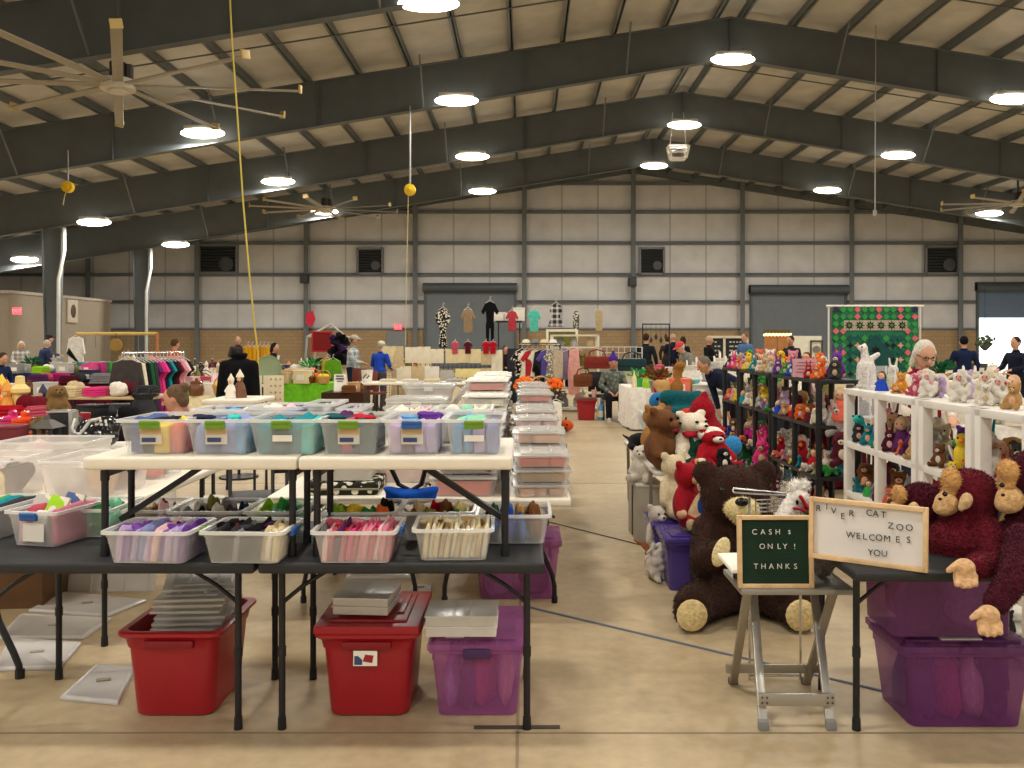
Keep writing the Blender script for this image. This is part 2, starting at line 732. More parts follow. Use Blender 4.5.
# interior columns on the left with a white downpipe
for i, y in enumerate((33.15, 40.8)):
    q = B()
    zt = 9.92 - .165 * 24.26
    for z0, z1, w0, w1 in ((0, zt, .44, .74),):
        q.prism([(-w0 / 2, z0), (w0 / 2, z0), (w1 / 2, z1), (-w1 / 2, z1)], -.012, .012)
        q.prism([(w0 / 2 - .02, z0), (w0 / 2, z0), (w1 / 2, z1), (w1 / 2 - .02, z1)], -.14, .14)
        q.prism([(-w0 / 2, z0), (-w0 / 2 + .02, z0), (-w1 / 2 + .02, z1), (-w1 / 2, z1)], -.14, .14)
    c = struct('column', q.mesh('column', BEAM, smooth=False), loc=(-18.2, y, 0))
    w = B()
    w.path([(.30, -.16, 0), (.30, -.16, 3.9), (.52, -.16, 5.0), (.52, -.16, zt)], .075, 8)
    obj('downpipe', w.mesh('downpipe', mat('a9aaa6', .8)), c)

# back wall steel: wind columns and girts
for i in range(-5, 6):
    x = RX + i * 6.1
    if XL < x < XR:
        q = B()
        q.box(0, 0, roof_z(x) / 2, .04, .26, roof_z(x))
        q.box(0, -.14, roof_z(x) / 2, .26, .02, roof_z(x))
        struct('wall_column', q.mesh('wall_column', BEAM_L, smooth=False), loc=(x, YB - .3, 0))
for z in (2.2, 3.74, 5.27, 7.05, 8.8, 10.4):
    half = (RZ - z) / SL - .4
    xa, xb = max(XL, RX - half), min(XR, RX + half)
    segs = [(xa, xb)]
    if z < 4.7:
        segs = [(xa, -5.7), (-.5, 12.6), (18.1, DOORX0 - .1), (DOORX1 + .1, xb)]
    for a, bq in segs:
        q = B()
        q.box(0, 0, 0, bq - a, .12, .17 if z > 2.3 else .1)
        q.box(0, -.1, .08, bq - a, .1, .02)
        struct('wall_girt', q.mesh('wall_girt', BEAM_L, smooth=False), loc=((a + bq) / 2, YB - .1, z))
q = B()
for s, xe in ((-1, XL), (1, XR)):
    q.prism([(RX, RZ - .02), (xe, roof_z(xe) - .02), (xe, roof_z(xe) - .42), (RX, RZ - .42)], YB - .3, YB - .1)
struct('trim_9', q.mesh('trim', BEAM, smooth=False))

# roller doors
DOOR_M = mat('6f777c', .5, noise=.08, scale=2)


def roller(nm, x0, x1, z0, z1, col=DOOR_M):
    t = bpy.data.objects.new(nm, None)
    COLL.objects.link(t)
    t.location = ((x0 + x1) / 2, YB - .1, 0)
    t['kind'] = 'structure'
    w = x1 - x0
    q = B()
    n = max(2, int((z1 - z0) / .16))
    for i in range(n):
        h = (z1 - z0) / n
        q.box(0, 0, z0 + h * (i + .5), w - .1, .05, h * .82)
        q.box(0, .01, z0 + h * (i + .5), w - .1, .03, h)
    obj('curtain', q.mesh('curtain', col, smooth=False), t)
    q = B()
    for s in (-1, 1):
        q.box(s * w / 2, -.02, z1 / 2, .12, .16, z1)
    obj('track', q.mesh('track', BEAM, smooth=False), t)
    q = B()
    q.tube((-w / 2 - .1, -.22, z1 + .18), (w / 2 + .1, -.22, z1 + .18), .26, n=16)
    q.box(0, -.05, z1 + .2, w + .2, .3, .5)
    obj('drum_housing', q.mesh('drum', mat('4c5457', .5)), t)


roller('door_1', -5.62, -.56, 0, 4.35)
roller('door_2', 12.72, 18.02, 0, 4.25)
roller('door_3', DOORX0, DOORX1, GAP, 4.4, mat('6b7f96', .5))
# personnel door under the exit sign
q = B()
q.box(0, 0, 1.02, 1.0, .06, 2.04)
q.box(0, -.02, 1.02, 1.16, .04, 2.14)
d4 = struct('door_4', q.mesh('door', mat('7c8286', .5), smooth=False), loc=(-7.2, YB - .16, 0))
q = B()
q.tube((.38, -.05, 1), (.38, -.1, 1), .03)
q.tube((.38, -.1, 1), (.27, -.1, 1), .02)
obj('door_handle', q.mesh('handle', CHROME), d4)
# outside apron seen through the half-open door
q = B()
q.box(28, 72, -.12, 60, 46, .2)
struct('ground', q.mesh('ground', mat('d8d4cc', .9), smooth=False))

# louvred wall vents
for px, py, w, h, lab in ((218, 259, 2.1, 1.55, 'wide dark louvred vent on the wall above the black coat'), (370, 261, 1.4, 1.4, 'small square louvred vent high on the wall before the blue-grey roller door'),
                          (652, 261, 1.35, 1.45, 'square louvred vent beside the middle wall column'), (942, 260, 1.8, 1.5, 'louvred vent high above the bright open door')):
    p = PY(px, py, YB - .2)
    t = thing('wall_vent', lab, 'vent', (p.x, YB - .16, p.z))
    q = B()
    for s in (-1, 1):
        q.box(s * w / 2, 0, 0, .12, .2, h + .12)
        q.box(0, 0, s * h / 2, w, .2, .12)
    obj('frame', q.mesh('frame', mat('77797a', .5), smooth=False), t)
    q = B()
    for i in range(9):
        q.box(0, 0, -h / 2 + h * (i + .5) / 9, w - .1, .12, .05, Matrix.Rotation(.7, 3, 'X'))
    q.box(0, .08, 0, w, .02, h)
    obj('louvre', q.mesh('louvre', mat('34373a', .6), smooth=False), t)
    q = B()
    q.ell((w * .22, -.11, -h * .18), (w * .2, .03, w * .2), n=14)
    obj('motor_cover', q.mesh('motor', mat('4a4c4e', .5)), t)
# speakers on the columns
for px, py, lab in ((305, 279, 'small dark loudspeaker box on the wall above the red pennant'), (632, 282, 'grey electrical box on the middle wall column')):
    p = PY(px, py, YB - .4)
    t = thing('wall_box', lab, 'box', (p.x, YB - .5, p.z))
    q = B()
    q.box(0, 0, 0, .45, .35, .5)
    obj('cabinet', q.mesh('cab', mat('2c2e30', .5), bevel=.04), t)
    q = B()
    q.box(0, -.19, 0, .36, .03, .4)
    obj('grille', q.mesh('grille', mat('46494b', .7), bevel=.01), t)


def text_obj(s, size, material, parent, loc, rot=(pi / 2, 0, 0), depth=.001, align='CENTER', name='lettering', offset=0.0):
    cu = bpy.data.curves.new('lettering', 'FONT')
    cu.body = s
    cu.size = size
    cu.extrude = depth
    cu.align_x = align
    cu.align_y = 'CENTER'
    cu.offset = offset
    cu.materials.append(material)
    tmp = bpy.data.objects.new('tmp', cu)
    COLL.objects.link(tmp)
    me = bpy.data.meshes.new_from_object(tmp.evaluated_get(bpy.context.evaluated_depsgraph_get()))
    bpy.data.objects.remove(tmp)
    me.name = name
    o = obj(name, me, parent, loc=loc)
    o.rotation_euler = rot
    return o


EXIT_RED = mat('ff5a6a', .5, emit=1.2)
for px, py, d, lab in ((398, 327, YB - .35, 'red lit EXIT sign on the wall above the grey door'), (17, 311, 33.1, 'red lit EXIT sign on the tan block room at the far edge')):
    p = PY(px, py, d)
    t = thing('exit_sign', lab, 'sign', p)
    w, h = (.42, .3) if d > 40 else (.34, .26)
    q = B()
    q.box(0, 0, 0, w, .06, h)
    obj('sign_box', q.mesh('box', EXIT_RED, bevel=.01), t)
    text_obj('EXIT', h * .7, WHITE_PAINT, t, (0, -.035, 0))
# pennant
p = PY(311, 319, 47.6)
t = thing('pennant', 'small red pennant hanging on the wall column', 'flag', p)
q = B()
q.prism([(-.25, .35), (.1, .45), (.25, 0), (.05, -.45), (-.3, -.2)], -.02, .02)
obj('cloth', q.mesh('cloth', objcol('cloth')), t, 'd83a50')
q = B()
q.tube((-.05, 0, .42), (-.05, 0, .95), .02)
obj('cord', q.mesh('cord', METAL_BLACK), t)

# tan block room at the left
q = B()
x0, x1, y0, y1, h = -30.9, -20.05, 33.4, 41.6, 3.42
q.box((x0 + x1) / 2, (y0 + y1) / 2, h / 2, x1 - x0, y1 - y0, h)
struct('wall_block_room', q.mesh('wall_block_room', mat('8c8272', .8, noise=.06), smooth=False))
q = B()
q.box((x0 + x1) / 2, (y0 + y1) / 2, h + .06, x1 - x0 + .1, y1 - y0 + .1, .12)
struct('trim_10', q.mesh('trim', mat('a09788', .7), smooth=False))
p = PY(71, 311, 37.7)
t = thing('wall_clock_panel', 'pale framed panel with a dark disc on the block room wall', 'panel', (-20.0, 38.0, p.z))
q = B()
q.box(0, 0, 0, .08, .8, 1.0)
obj('board', q.mesh('board', mat('b9b0a0', .6), bevel=.02), t)
q = B()
q.ell((.05, 0, 0), (.03, .22, .30), n=16)
obj('disc', q.mesh('disc', mat('4d4338', .6)), t)

# ------------------------------------------------------------------ lights
LENS = mat('fff3dc', .4, noise=0, emit=9.0)
HOUSING = mat('b4b2ac', .5)
ROWS = ((-23.5, 5.5), (-16.4, 6.2), (-9.4, 7.75), (-2.0, 8.7), (6.06, 9.9), (14.2, 8.75), (21.8, 7.67), (29.2, 6.6))
LY = (-4.5, 2.6, 10.2, 17.85, 25.5, 33.15, 40.8)
WHERE_X = {-23.5: 'by the far left wall', -16.4: 'by the left columns', -9.4: 'over the left stalls', -2.0: 'left of the ridge', 6.06: 'under the roof ridge', 14.2: 'right of the ridge',
           21.8: 'over the far right stalls', 29.2: 'by the far right wall'}
WHERE_Y = {17.85: 'at the nearest rafter in view', 25.5: 'at the second rafter', 33.15: 'at the third rafter', 40.8: 'at the furthest rafter'}
ld = bpy.data.lights.new('high_bay', 'AREA')
ld.shape = 'RECTANGLE'
ld.size = 1.2
ld.size_y = .5
ld.energy = 268
ld.color = (1, .945, .86)
lamp_b = B()
lamp_b.box(0, 0, .12, 1.0, .36, .12)
for s in (-1, 1):
    lamp_b.box(s * .3, 0, .17, .2, .3, .06)
lampme = lamp_b.mesh('housing', HOUSING, bevel=.03)
lens_b = B()
lens_b.ell((0, 0, -.02), (.65, .27, .15), n=20)
lensme = lens_b.mesh('lens', LENS)
for x, z in ROWS:
    z -= .1
    for yf in LY:
        if (x, yf) == (-9.4, 17.85):
            continue
        y = yf - (.42 if yf > 20 else 0)
        l = bpy.data.objects.new('high_bay_lamp', ld)
        COLL.objects.link(l)
        l.location = (x, y, z - .22)
        px = to_px((x, y, z))
        py = 340 - 860 * (z - CAMZ) / max(y, .1)
        if y > 15 and -30 < px < 1054 and py > -15:
            t = thing('high_bay_light', 'glowing white high bay light %s %s' % (WHERE_X[x], WHERE_Y[yf]), 'light', (x, y, z))
            obj('housing', lampme, t)
            obj('lens', lensme, t)
            zt = (9.92 - .165 * abs(x - RX)) - z + .05
            for s in (-1, 1):
                q = B()
                q.tube((s * .3, 0, .15), (s * .3, 0, max(zt, .3)), .012, n=5)
                obj('hanger_rod', q.mesh('rod', METAL_BLACK), t)
w = bpy.data.worlds.new('world')
SC.world = w
w.use_nodes = True
bg = w.node_tree.nodes['Background']
bg.inputs[0].default_value = (.86, .93, 1, 1)
bg.inputs[1].default_value = 4.5
SC.view_settings.view_transform = 'Standard'
SC.view_settings.look = 'None'
SC.view_settings.exposure = 0
SC.cycles.transparent_max_bounces = 24
SC.cycles.max_bounces = 6
SC.cycles.sample_clamp_indirect = 6

# ------------------------------------------------------------------ ceiling fans
FANC = mat('948c7c', .5)
FANY = mat('c2a866', .5)


def fan(px, py, d, R, rot, lab):
    p = PY(px, py, d)
    t = thing('ceiling_fan', lab, 'fan', p)
    q = B()
    q.tube((0, 0, -.1), (0, 0, .1), .34, n=20)
    q.tube((0, 0, -.16), (0, 0, -.1), .2, n=16)
    obj('hub', q.mesh('hub', mat('c4bcab', .45), bevel=.01), t)
    q = B()
    q.tube((0, 0, .1), (0, 0, .45), .16, n=12)
    q.tube((.2, .05, .15), (.2, .05, .42), .09, n=8)
    obj('motor', q.mesh('motor', mat('3a302a', .5)), t)
    q = B()
    zt = roof_z(p.x) - p.z
    q.tube((0, 0, .4), (0, 0, zt - .2), .05, n=8)
    obj('drop_rod', q.mesh('rod', BEAM), t)
    for k in range(10):
        a = rot + k * 2 * pi / 10
        rm = Matrix.Rotation(a, 3, 'Z') @ Matrix.Rotation(.16, 3, 'X')
        q = B()
        c = Matrix.Rotation(a, 3, 'Z') @ V(((R + .3) / 2, 0, 0))
        q.box(c.x, c.y, 0, R - .3, .19, .03, rm)
        bl = obj('blade', q.mesh('blade', FANC, bevel=.008), t)
        q = B()
        c = Matrix.Rotation(a, 3, 'Z') @ V((R, 0, .05))
        q.box(c.x, c.y, .04, .05, .2, .16, rm)
        obj('winglet', q.mesh('winglet', FANY, bevel=.01), bl)


fan(118, 85, 17.4, 3.6, .12, 'huge ten-bladed ceiling fan hanging nearest, over the left stalls')
fan(325, 209, 37.0, 3.1, .3, 'distant ten-bladed ceiling fan above the far left wall vents')
fan(1018, 203, 37.0, 3.1, .5, 'distant ceiling fan cut off at the right roof edge')

# cord reels, ropes and hanging bits
REELY = mat('e0b818', .4)
for px, py, top, end, d, lab in ((68, 187, 150, 205, 25.4, 'yellow cord reel hanging above the left columns'), (410, 190, 106, 345, 25.4, 'yellow cord reel hanging on a grey rod in mid hall')):
    p = PY(px, py, d)
    t = thing('cord_reel', lab, 'cord reel', p)
    q = B()
    q.tube((0, -.08, 0), (0, .08, 0), .17, n=18)
    q.tube((0, -.1, 0), (0, .1, 0), .07, n=12)
    obj('drum', q.mesh('drum', REELY, bevel=.02), t)
    q = B()
    zt = PY(px, top, d).z - p.z
    q.tube((0, 0, .15), (0, 0, zt), .03, n=6)
    obj('rod', q.mesh('rod', mat('8a8c8a', .4)), t)
    q = B()
    ze = PY(px, end, d).z - p.z
    q.path([(-.05, 0, -.15), (-.1, 0, ze * .5), (-.14, 0, ze)], .012, 5)
    obj('cord', q.mesh('cord', mat('c9b878', .6)), t)
a = [(229, -20), (232, 40), (237, 110), (243, 200), (249, 270), (255, 330), (258, 352), (259, 400), (261, 440)]
pts = [PY(x, y, 14.5) for x, y in a]
q = B()
q.path([p - pts[-1] for p in pts], .015, 6)
q.tube(V((0, 0, 0)), V((.03, 0, -.12)), .05)
tag(obj('yellow_rope', q.mesh('rope', mat('c8b44a', .6)), loc=pts[-1]), 'long yellow rope hanging from the roof beside the gold scarves', 'rope')
p1, p0 = PY(876, -15, 25.0), PY(875, 213, 25.0)
q = B()
q.tube((0, 0, 0), p1 - p0, .016, n=5)
q.box(0, 0, 0, .1, .06, .16)
tag(obj('pull_cord', q.mesh('cord', mat('9c9a92', .6)), loc=p0), 'thin grey pull cord hanging before the right rafters', 'cord')
p = PY(678, 153, 31.8)
t = thing('hanging_basket_frame', 'small white cage frame hanging under the ridge', 'frame', p)
q = B()
for s in (-1, 1):
    q.path([(s * .38, -.2, .22), (s * .27, -.2, -.22)], .04, 6)
    q.path([(s * .38, .2, .22), (s * .27, .2, -.22)], .04, 6)
    q.tube((s * .38, -.2, .22), (s * .38, .2, .22), .04)
for z, w_ in ((.22, .38), (0, .33), (-.22, .27)):
    for yy in (-.2, .2):
        q.tube((-w_, yy, z), (w_, yy, z), .045)
obj('cage', q.mesh('cage', WHITE_PAINT), t)
q = B()
for s in (-1, 1):
    q.tube((s * .3, 0, .22), (s * .2, 0, 1.5), .015, n=5)
obj('wire', q.mesh('wire', mat('c0bdb5', .5)), t)
q = B()
q.lathe([(.05, .16), (.2, .12), (.24, -.05), (.14, -.16)], n=12)
obj('speaker_horn', q.mesh('horn', mat('6e6e6e', .5)), t)
# ================================================================== foreground tables, bins, totes, signs
BENT = {}


def leg_mesh(h, r=.0142, foot=True):
    q = B()
    q.tube((0, 0, .02), (0, 0, h), r, n=10)
    q.tube((0, 0, .30), (0, 0, .34), r * 1.22, n=10)
    q.tube((0, 0, 0), (0, 0, .05), r * 1.3, r * 1.2, n=10)
    return q.mesh('leg', METAL_BLACK)


def folding_table(lab, x0, x1, y0, y1, z, top, legs=None, thick=.045, inset=(.06, .06, .18, .12), legmat=METAL_BLACK, base=0.0, brace=True, group=None, name='folding_table', bev=.015, bent=False):
    """legs: list of (x, y) feet in world; else four inset ones"""
    cx, cy = (x0 + x1) / 2, (y0 + y1) / 2
    t = thing(name, lab, 'table', (cx, cy, base), 0, group)
    q = B()
    q.box(0, 0, z - base - thick / 2, x1 - x0, y1 - y0, thick)
    obj('tabletop', q.mesh('tabletop', top, bevel=bev, seg=3), t)
    if legs is None:
        a, bq, c, d = inset
        legs = [(x0 + a, y0 + c), (x1 - bq, y0 + c), (x0 + a, y1 - d), (x1 - bq, y1 - d)]
    lm = leg_mesh(z - base - thick)
    for lx, ly in legs:
        if bent:
            s = 1 if lx < cx else -1
            q = B()
            q.path([(0, 0, 0), (0, 0, .10), (s * .015, 0, .17), (s * .13, 0, .44), (s * .16, 0, .54), (s * .16, 0, z - base - thick)], .014, 8)
            q.tube((0, 0, 0), (0, 0, .04), .019)
            obj('leg', q.mesh('leg', METAL_BLACK), t, loc=(lx - cx, ly - cy, 0))
        else:
            obj('leg', lm, t, loc=(lx - cx, ly - cy, 0))
        if brace:
            s = 1 if lx < cx else -1
            q = B()
            q.path([(lx - cx, ly - cy, (z - base) * .70), (lx - cx + s * .09, ly - cy, (z - base) * .80), (lx - cx + s * .26, ly - cy, z - base - thick)], .009, 6)
            obj('brace', q.mesh('brace', legmat), t)
    if brace and len(legs) == 4:
        for k in (0, 1):
            a, c = legs[k], legs[k + 2]
            q = B()
            q.tube((a[0] - cx, a[1] - cy, z - base - .09), (c[0] - cx, c[1] - cy, z - base - .09), .012, n=6)
            obj('cross_bar', q.mesh('cross_bar', legmat), t)
        q = B()
        for yy in (legs[0][1], legs[2][1]):
            pass
        q.box(0, 0, z - base - thick - .012, (x1 - x0) * .9, .05, .02)
        obj('under_rail', q.mesh('rail', legmat), t)
    return t


TZ, WZ = .74, 1.14
folding_table('black folding table carrying the white table and purple fabric bin, nearest the frame edge', -2.33, -1.047, 3.32, 4.10, TZ, TABLE_BLACK,
              [(-2.2, 3.54), (-1.18, 3.54), (-2.2, 4.06), (-1.18, 4.06)])
folding_table('black folding table above the lidded red tote, pink fabric bin on it', -1.033, .076, 3.32, 4.10, TZ, TABLE_BLACK,
              [(-1.0, 3.54), (.008, 3.54), (-1.0, 4.06), (.008, 4.06)])
for x0, x1, lab in ((-1.735, -.897, 'low white table standing on the black table, under the yellow and blue fabric bins'),
                    (-.889, -.05, 'low white table standing on the black table, under the dark teal and lavender fabric bins')):
    t = folding_table(lab, x0, x1, 3.37, 4.06, WZ, TABLE_WHITE, [(x0 + .06, 3.43), (x1 - .03, 3.43), (x0 + .06, 3.66), (x1 - .03, 3.66)], thick=.05, base=TZ, brace=False, name='low_table', bev=.012)
    cx, cy = (x0 + x1) / 2, (3.37 + 4.06) / 2
    for s, lx in ((1, x0 + .06), (-1, x1 - .03)):
        if (x0 < -1 and s < 0) or (x0 > -1 and s > 0):
            continue
        q = B()
        q.box((lx + s * .19) - cx, 3.56 - cy, .24, .44, .035, .022, Matrix.Rotation(-s * radians(33), 3, 'Y'))
        obj('brace', q.mesh('brace', METAL_BLACK, smooth=False), t)
    q = B()
    for s, lx in ((1, x0 + .06), (-1, x1 - .03)):
        q.box(lx - cx, 3.545 - cy, .33, .02, .24, .03)
        obj('leg_bar', q.mesh('leg_bar', METAL_BLACK, smooth=False), t)
        q = B()

# ------------------------------------------------------------------ bins


def bin_meshes(w, d, h, taper=.86, m=CLEAR, mr=CLEAR2, rim=.012):
    q = B()
    n = 6

    def ring(t, z, grow=0.0):
        pts = []
        hw, hd, r = w / 2 * t + grow, d / 2 * t + grow, min(w, d) * .09
        for (cx, cy, a0) in ((hw - r, -hd + r, -pi / 2), (hw - r, hd - r, 0), (-hw + r, hd - r, pi / 2), (-hw + r, -hd + r, pi)):
            for i in range(4):
                a = a0 + i * pi / 6
                pts.append((cx + r * cos(a), cy + r * sin(a), z))
        return pts
    rs = [ring(taper, .003), ring(taper + (1 - taper) * .85, h * .82), ring(1, h * .83), ring(1, h - .004)]
    k = len(rs[0])
    vs = [p for r in rs for p in r]
    fs = [tuple(reversed(range(k)))]
    for i in range(len(rs) - 1):
        for j in range(k):
            a, bq = i * k + j, i * k + (j + 1) % k
            fs.append((a, bq, bq + k, a + k))
    q.add(vs, fs)
    tub = q.mesh('tub', m, recalc=False)
    q = B()
    a, bq, c, e = ring(1, h - .012, rim), ring(1, h, rim), ring(1, h, -.002), ring(1, h - .012, -.002)
    vs = a + bq + c + e
    fs = []
    for i in range(4):
        for j in range(k):
            p0, p1 = i * k + j, i * k + (j + 1) % k
            o2 = ((i + 1) % 4) * k
            fs.append((p0, p1, o2 + (j + 1) % k, o2 + j))
    q.add(vs, fs)
    return tub, q.mesh('rim', mr)


def lid_mesh(w, d, m=LIDC, th=.018):
    q = B()
    q.box(0, 0, th / 2, w + .03, d + .03, th)
    q.box(0, 0, th + .004, w - .05, d - .05, .01)
    for s in (-1, 1):
        q.box(s * w * .2, 0, th + .012, .015, d - .08, .008)
    return q.mesh('lid', m, bevel=.006)


FAB = []
for sd in range(5):
    rnd = random.Random(40 + sd)
    q = B()
    n = 7

    def fab(u, v, rnd=rnd):
        return (0, 0, 0)
    # a folded cloth standing on edge: rounded, slightly rippled slab (unit box, base at 0)
    ph = [rnd.uniform(0, 6) for _ in range(6)]

    def surf(p):
        x, y, z = p
        return (x + .10 * sin(5 * z + ph[0]) * z + .07 * sin(7 * y + ph[1]), y + .02 * sin(6 * z + ph[2]), z * (1 + .07 * sin(6 * x + ph[3]) + .06 * sin(9 * y + ph[4])))
    bm = bmesh.new()
    bmesh.ops.create_cube(bm, size=1)
    bmesh.ops.bevel(bm, geom=[e for e in bm.edges], offset=.07, segments=2, affect='EDGES', profile=.6)
    bmesh.ops.subdivide_edges(bm, edges=bm.edges, cuts=2, use_grid_fill=True)
    for v in bm.verts:
        v.co = surf((v.co.x, v.co.y, v.co.z + .5))
    me = bpy.data.meshes.new('folded_fabric')
    bm.to_mesh(me)
    bm.free()
    me.materials.append(objcol('cloth'))
    for p in me.polygons:
        p.use_smooth = True
    FAB.append(me)
CRUMP = []
for sd in range(4):
    rnd = random.Random(70 + sd)
    q = B()
    for i in range(7):
        q.ell((rnd.uniform(-.3, .3), rnd.uniform(-.3, .3), rnd.uniform(.2, .55)), (rnd.uniform(.18, .34), rnd.uniform(.18, .34), rnd.uniform(.16, .36)), (rnd.uniform(0, 2), rnd.uniform(0, 2), 0), n=8)
    q.ell((0, 0, .22), (.45, .45, .22), n=10)
    CRUMP.append(fuse(q, .07, 'fabric_bundle', objcol('cloth'), 3))
ROLL = []
for sd in range(2):
    q = B()
    q.tube((0, -.5, .25), (0, .5, .25), .25, n=12)
    vs = [(.02 * cos(a) * (1 + a) + 0, .02 * sin(a) * (1 + a) + .25) for a in [i * .5 for i in range(20)]]
    q.path([(x, -.505, z) for x, z in vs], .02, 4)
    ROLL.append(q.mesh('fabric_roll', objcol('cloth'), bevel=.04))


def fabric_piece(kind, wm, color, label, group, loc, rz, scale, tilt=0.0):
    me = {'fold': FAB, 'bundle': CRUMP, 'roll': ROLL}[kind]
    o = obj({'fold': 'folded_fabric', 'bundle': 'fabric_bundle', 'roll': 'fabric_roll'}[kind], me[wm % len(me)], color=color, loc=loc)
    o.rotation_euler = (0, tilt, rz)
    o.scale = scale
    return tag(o, label, 'fabric', group)


LATCH = {'green': mat('6f9a2a', .4), 'blue': mat('2f62a8', .4), 'purple': mat('43285a', .4), 'white': WHITE_PAINT}
STICKER = mat('f1eee6', .6, noise=.02)
PRINT_B = mat('3a4a72', .6)
PRINT_T = mat('c8a878', .6)


def add_latch(t, w, d, h, col, side='front', lw=.095):
    q = B()
    q.box(0, 0, 0, lw, .016, .03)
    q.box(0, -.004, .012, lw * .94, .018, .012)
    o = obj('latch', q.mesh('latch', LATCH[col], bevel=.004), t)
    if side == 'front':
        o.location = (0, -d / 2 - .012, h - .022)
    else:
        o.location = (w / 2 + .012, 0, h - .022)
        o.rotation_euler = (0, 0, pi / 2)


def clear_bin(lab, cx, y0, z, w, d, h, rz=0, latch=None, sticker=None, lid=False, m=CLEAR, mr=CLEAR2, group=None, latch_side='front', lw=.08, name='clear_bin', taper=.86):
    """cx: middle of the front rim, y0: its depth"""
    r = Matrix.Rotation(rz, 3, 'Z')
    c = V((cx, y0, z)) + r @ V((0, d / 2, 0))
    t = thing(name, lab, 'bin', c, rz, group)
    tub, rim = bin_meshes(w, d, h, m=m, mr=mr, taper=taper)
    obj('tub', tub, t)
    obj('rim', rim, t)
    if latch:
        add_latch(t, w, d, h, latch, latch_side, lw)
    yf = -d / 2 * .965 - .002
    if sticker == 'paper':
        q = B()
        q.box(0, yf, h * .55, .086, .003, h * .46)
        s = obj('paper_label', q.mesh('paper', clear('labelsheet', 'e9e6da', .72), smooth=False), t)
        q = B()
        q.box(0, yf - .003, h * .66, .08, .002, h * .14)
        obj('label_band', q.mesh('band', PRINT_T, smooth=False), s)
        q = B()
        q.box(-.008, yf - .003, h * .44, .055, .002, h * .12)
        obj('label_picture', q.mesh('pic', PRINT_B, smooth=False), s)
    elif sticker == 'tag':
        q = B()
        q.box(0, yf, h * .48, .078, .003, h * .17)
        obj('paper_label', q.mesh('tag', STICKER, smooth=False), t)
    elif sticker == 'sheet':
        q = B()
        q.box(.01, yf, h * .42, w * .42, .003, h * .5)
        obj('paper_label', q.mesh('sheet', STICKER, smooth=False), t)
    if lid:
        o = obj('lid', lid_mesh(w, d), t, loc=(0, 0, h))
    t['dims'] = (w, d, h)
    return t


def fill_upright(t, cols, labs, group, hs=1.0, lean=0.0, fw=None, cat='fabric', dd=.9):
    """fabrics filed side by side across the bin"""
    w, d, h = t['dims']
    n = len(cols)
    fw = fw or [1] * n
    tot = sum(fw)
    usable = w * .84
    x = -usable / 2
    r = Matrix.Rotation(t.rotation_euler.z, 3, 'Z')
    rnd = random.Random(int(t.location.x * 1000) + n)
    for i, c in enumerate(cols):
        ww = usable * fw[i] / tot
        hh = h * hs * rnd.uniform(.86, 1.04)
        p = V(t.location) + r @ V((x + ww / 2, rnd.uniform(-.01, .01), .006))
        fabric_piece('fold', rnd.randrange(5), c, labs[i] if isinstance(labs, (list, tuple)) else labs % c.replace('_', ' '), group, p, t.rotation_euler.z, (ww * .92, d * dd * .86, hh), lean * (1 - abs(i / n - .5)))
        x += ww


def fill_bundles(t, cols, lab, group, kind='bundle', ny=2, hs=1.0):
    w, d, h = t['dims']
    n = len(cols)
    nx = math.ceil(n / ny)
    r = Matrix.Rotation(t.rotation_euler.z, 3, 'Z')
    rnd = random.Random(n * 77 + int(abs(t.location.x) * 500))
    for i, c in enumerate(cols):
        ix, iy = i % nx, i // nx
        sx_, sy_ = w * .8 / nx, d * .8 / ny
        p = V(t.location) + r @ V((-w * .4 + sx_ * (ix + .5), -d * .4 + sy_ * (iy + .5), h * .04))
        fabric_piece(kind, rnd.randrange(4), c, lab % c.replace('_', ' '), group, p, t.rotation_euler.z + rnd.uniform(-.4, .4), (sx_ * 1.0, sy_ * 1.0, h * hs * rnd.uniform(1.0, 1.3)))


# upper row on the low white tables
UP = [  # px left, px right, label, latch, sticker, colours, widths
    (116, 185, 'clear latch bin of grey, yellow and orange fabrics at the white table end', 'green', 'paper', ['slate_blue', 'charcoal', 'yellow', 'coral'], [1.2, 1, 1.4, 1.2]),
    (183, 249, 'clear latch bin of folded pale blue fabrics with a green latch', 'green', 'paper', ['periwinkle', 'slate_blue', 'periwinkle', 'sky_blue'], [1, .9, 1.3, .8]),
    (246, 318, 'clear latch bin holding teal cloth, white tag on its front', 'green', 'tag', ['teal', 'dark_teal', 'teal', 'turquoise'], [1.1, 1, 1, .8]),
    (317, 380, 'clear latch bin of dark teal fabrics with a pink piece in the middle', 'green', 'paper', ['dark_teal', 'rose', 'dark_teal', 'dark_teal'], [1.3, 1.2, 1, 1]),
    (381, 443, 'clear latch bin of lilac fabrics with a blue latch', 'blue', 'paper', ['lilac', 'plum', 'lavender', 'lavender'], [1, 1.2, 1, 1]),
    (444, 504, 'clear latch bin half blue and half lavender, nearest the aisle', 'green', 'tag', ['sky_blue', 'sky_blue', 'lavender', 'periwinkle'], [1, 1, 1.2, 1.2]),
]
UPB = []
for a, bq, lab, lat, st, cols, fw in UP:
    y = 3.41
    xa, xb = X(a, y), X(bq, y)
    w = xb - xa - .018
    t = clear_bin(lab, (xa + xb) / 2, y, WZ, w, .36, .145, 0, lat, st)
    UPB.append(t)
    short = lab.replace('clear latch ', '').split(',')[0]
    fill_upright(t, cols, '%s folded fabric in the ' + ' '.join(short.split()[:6]), 'fabrics in the upper row of latch bins', fw=fw, hs=.88)
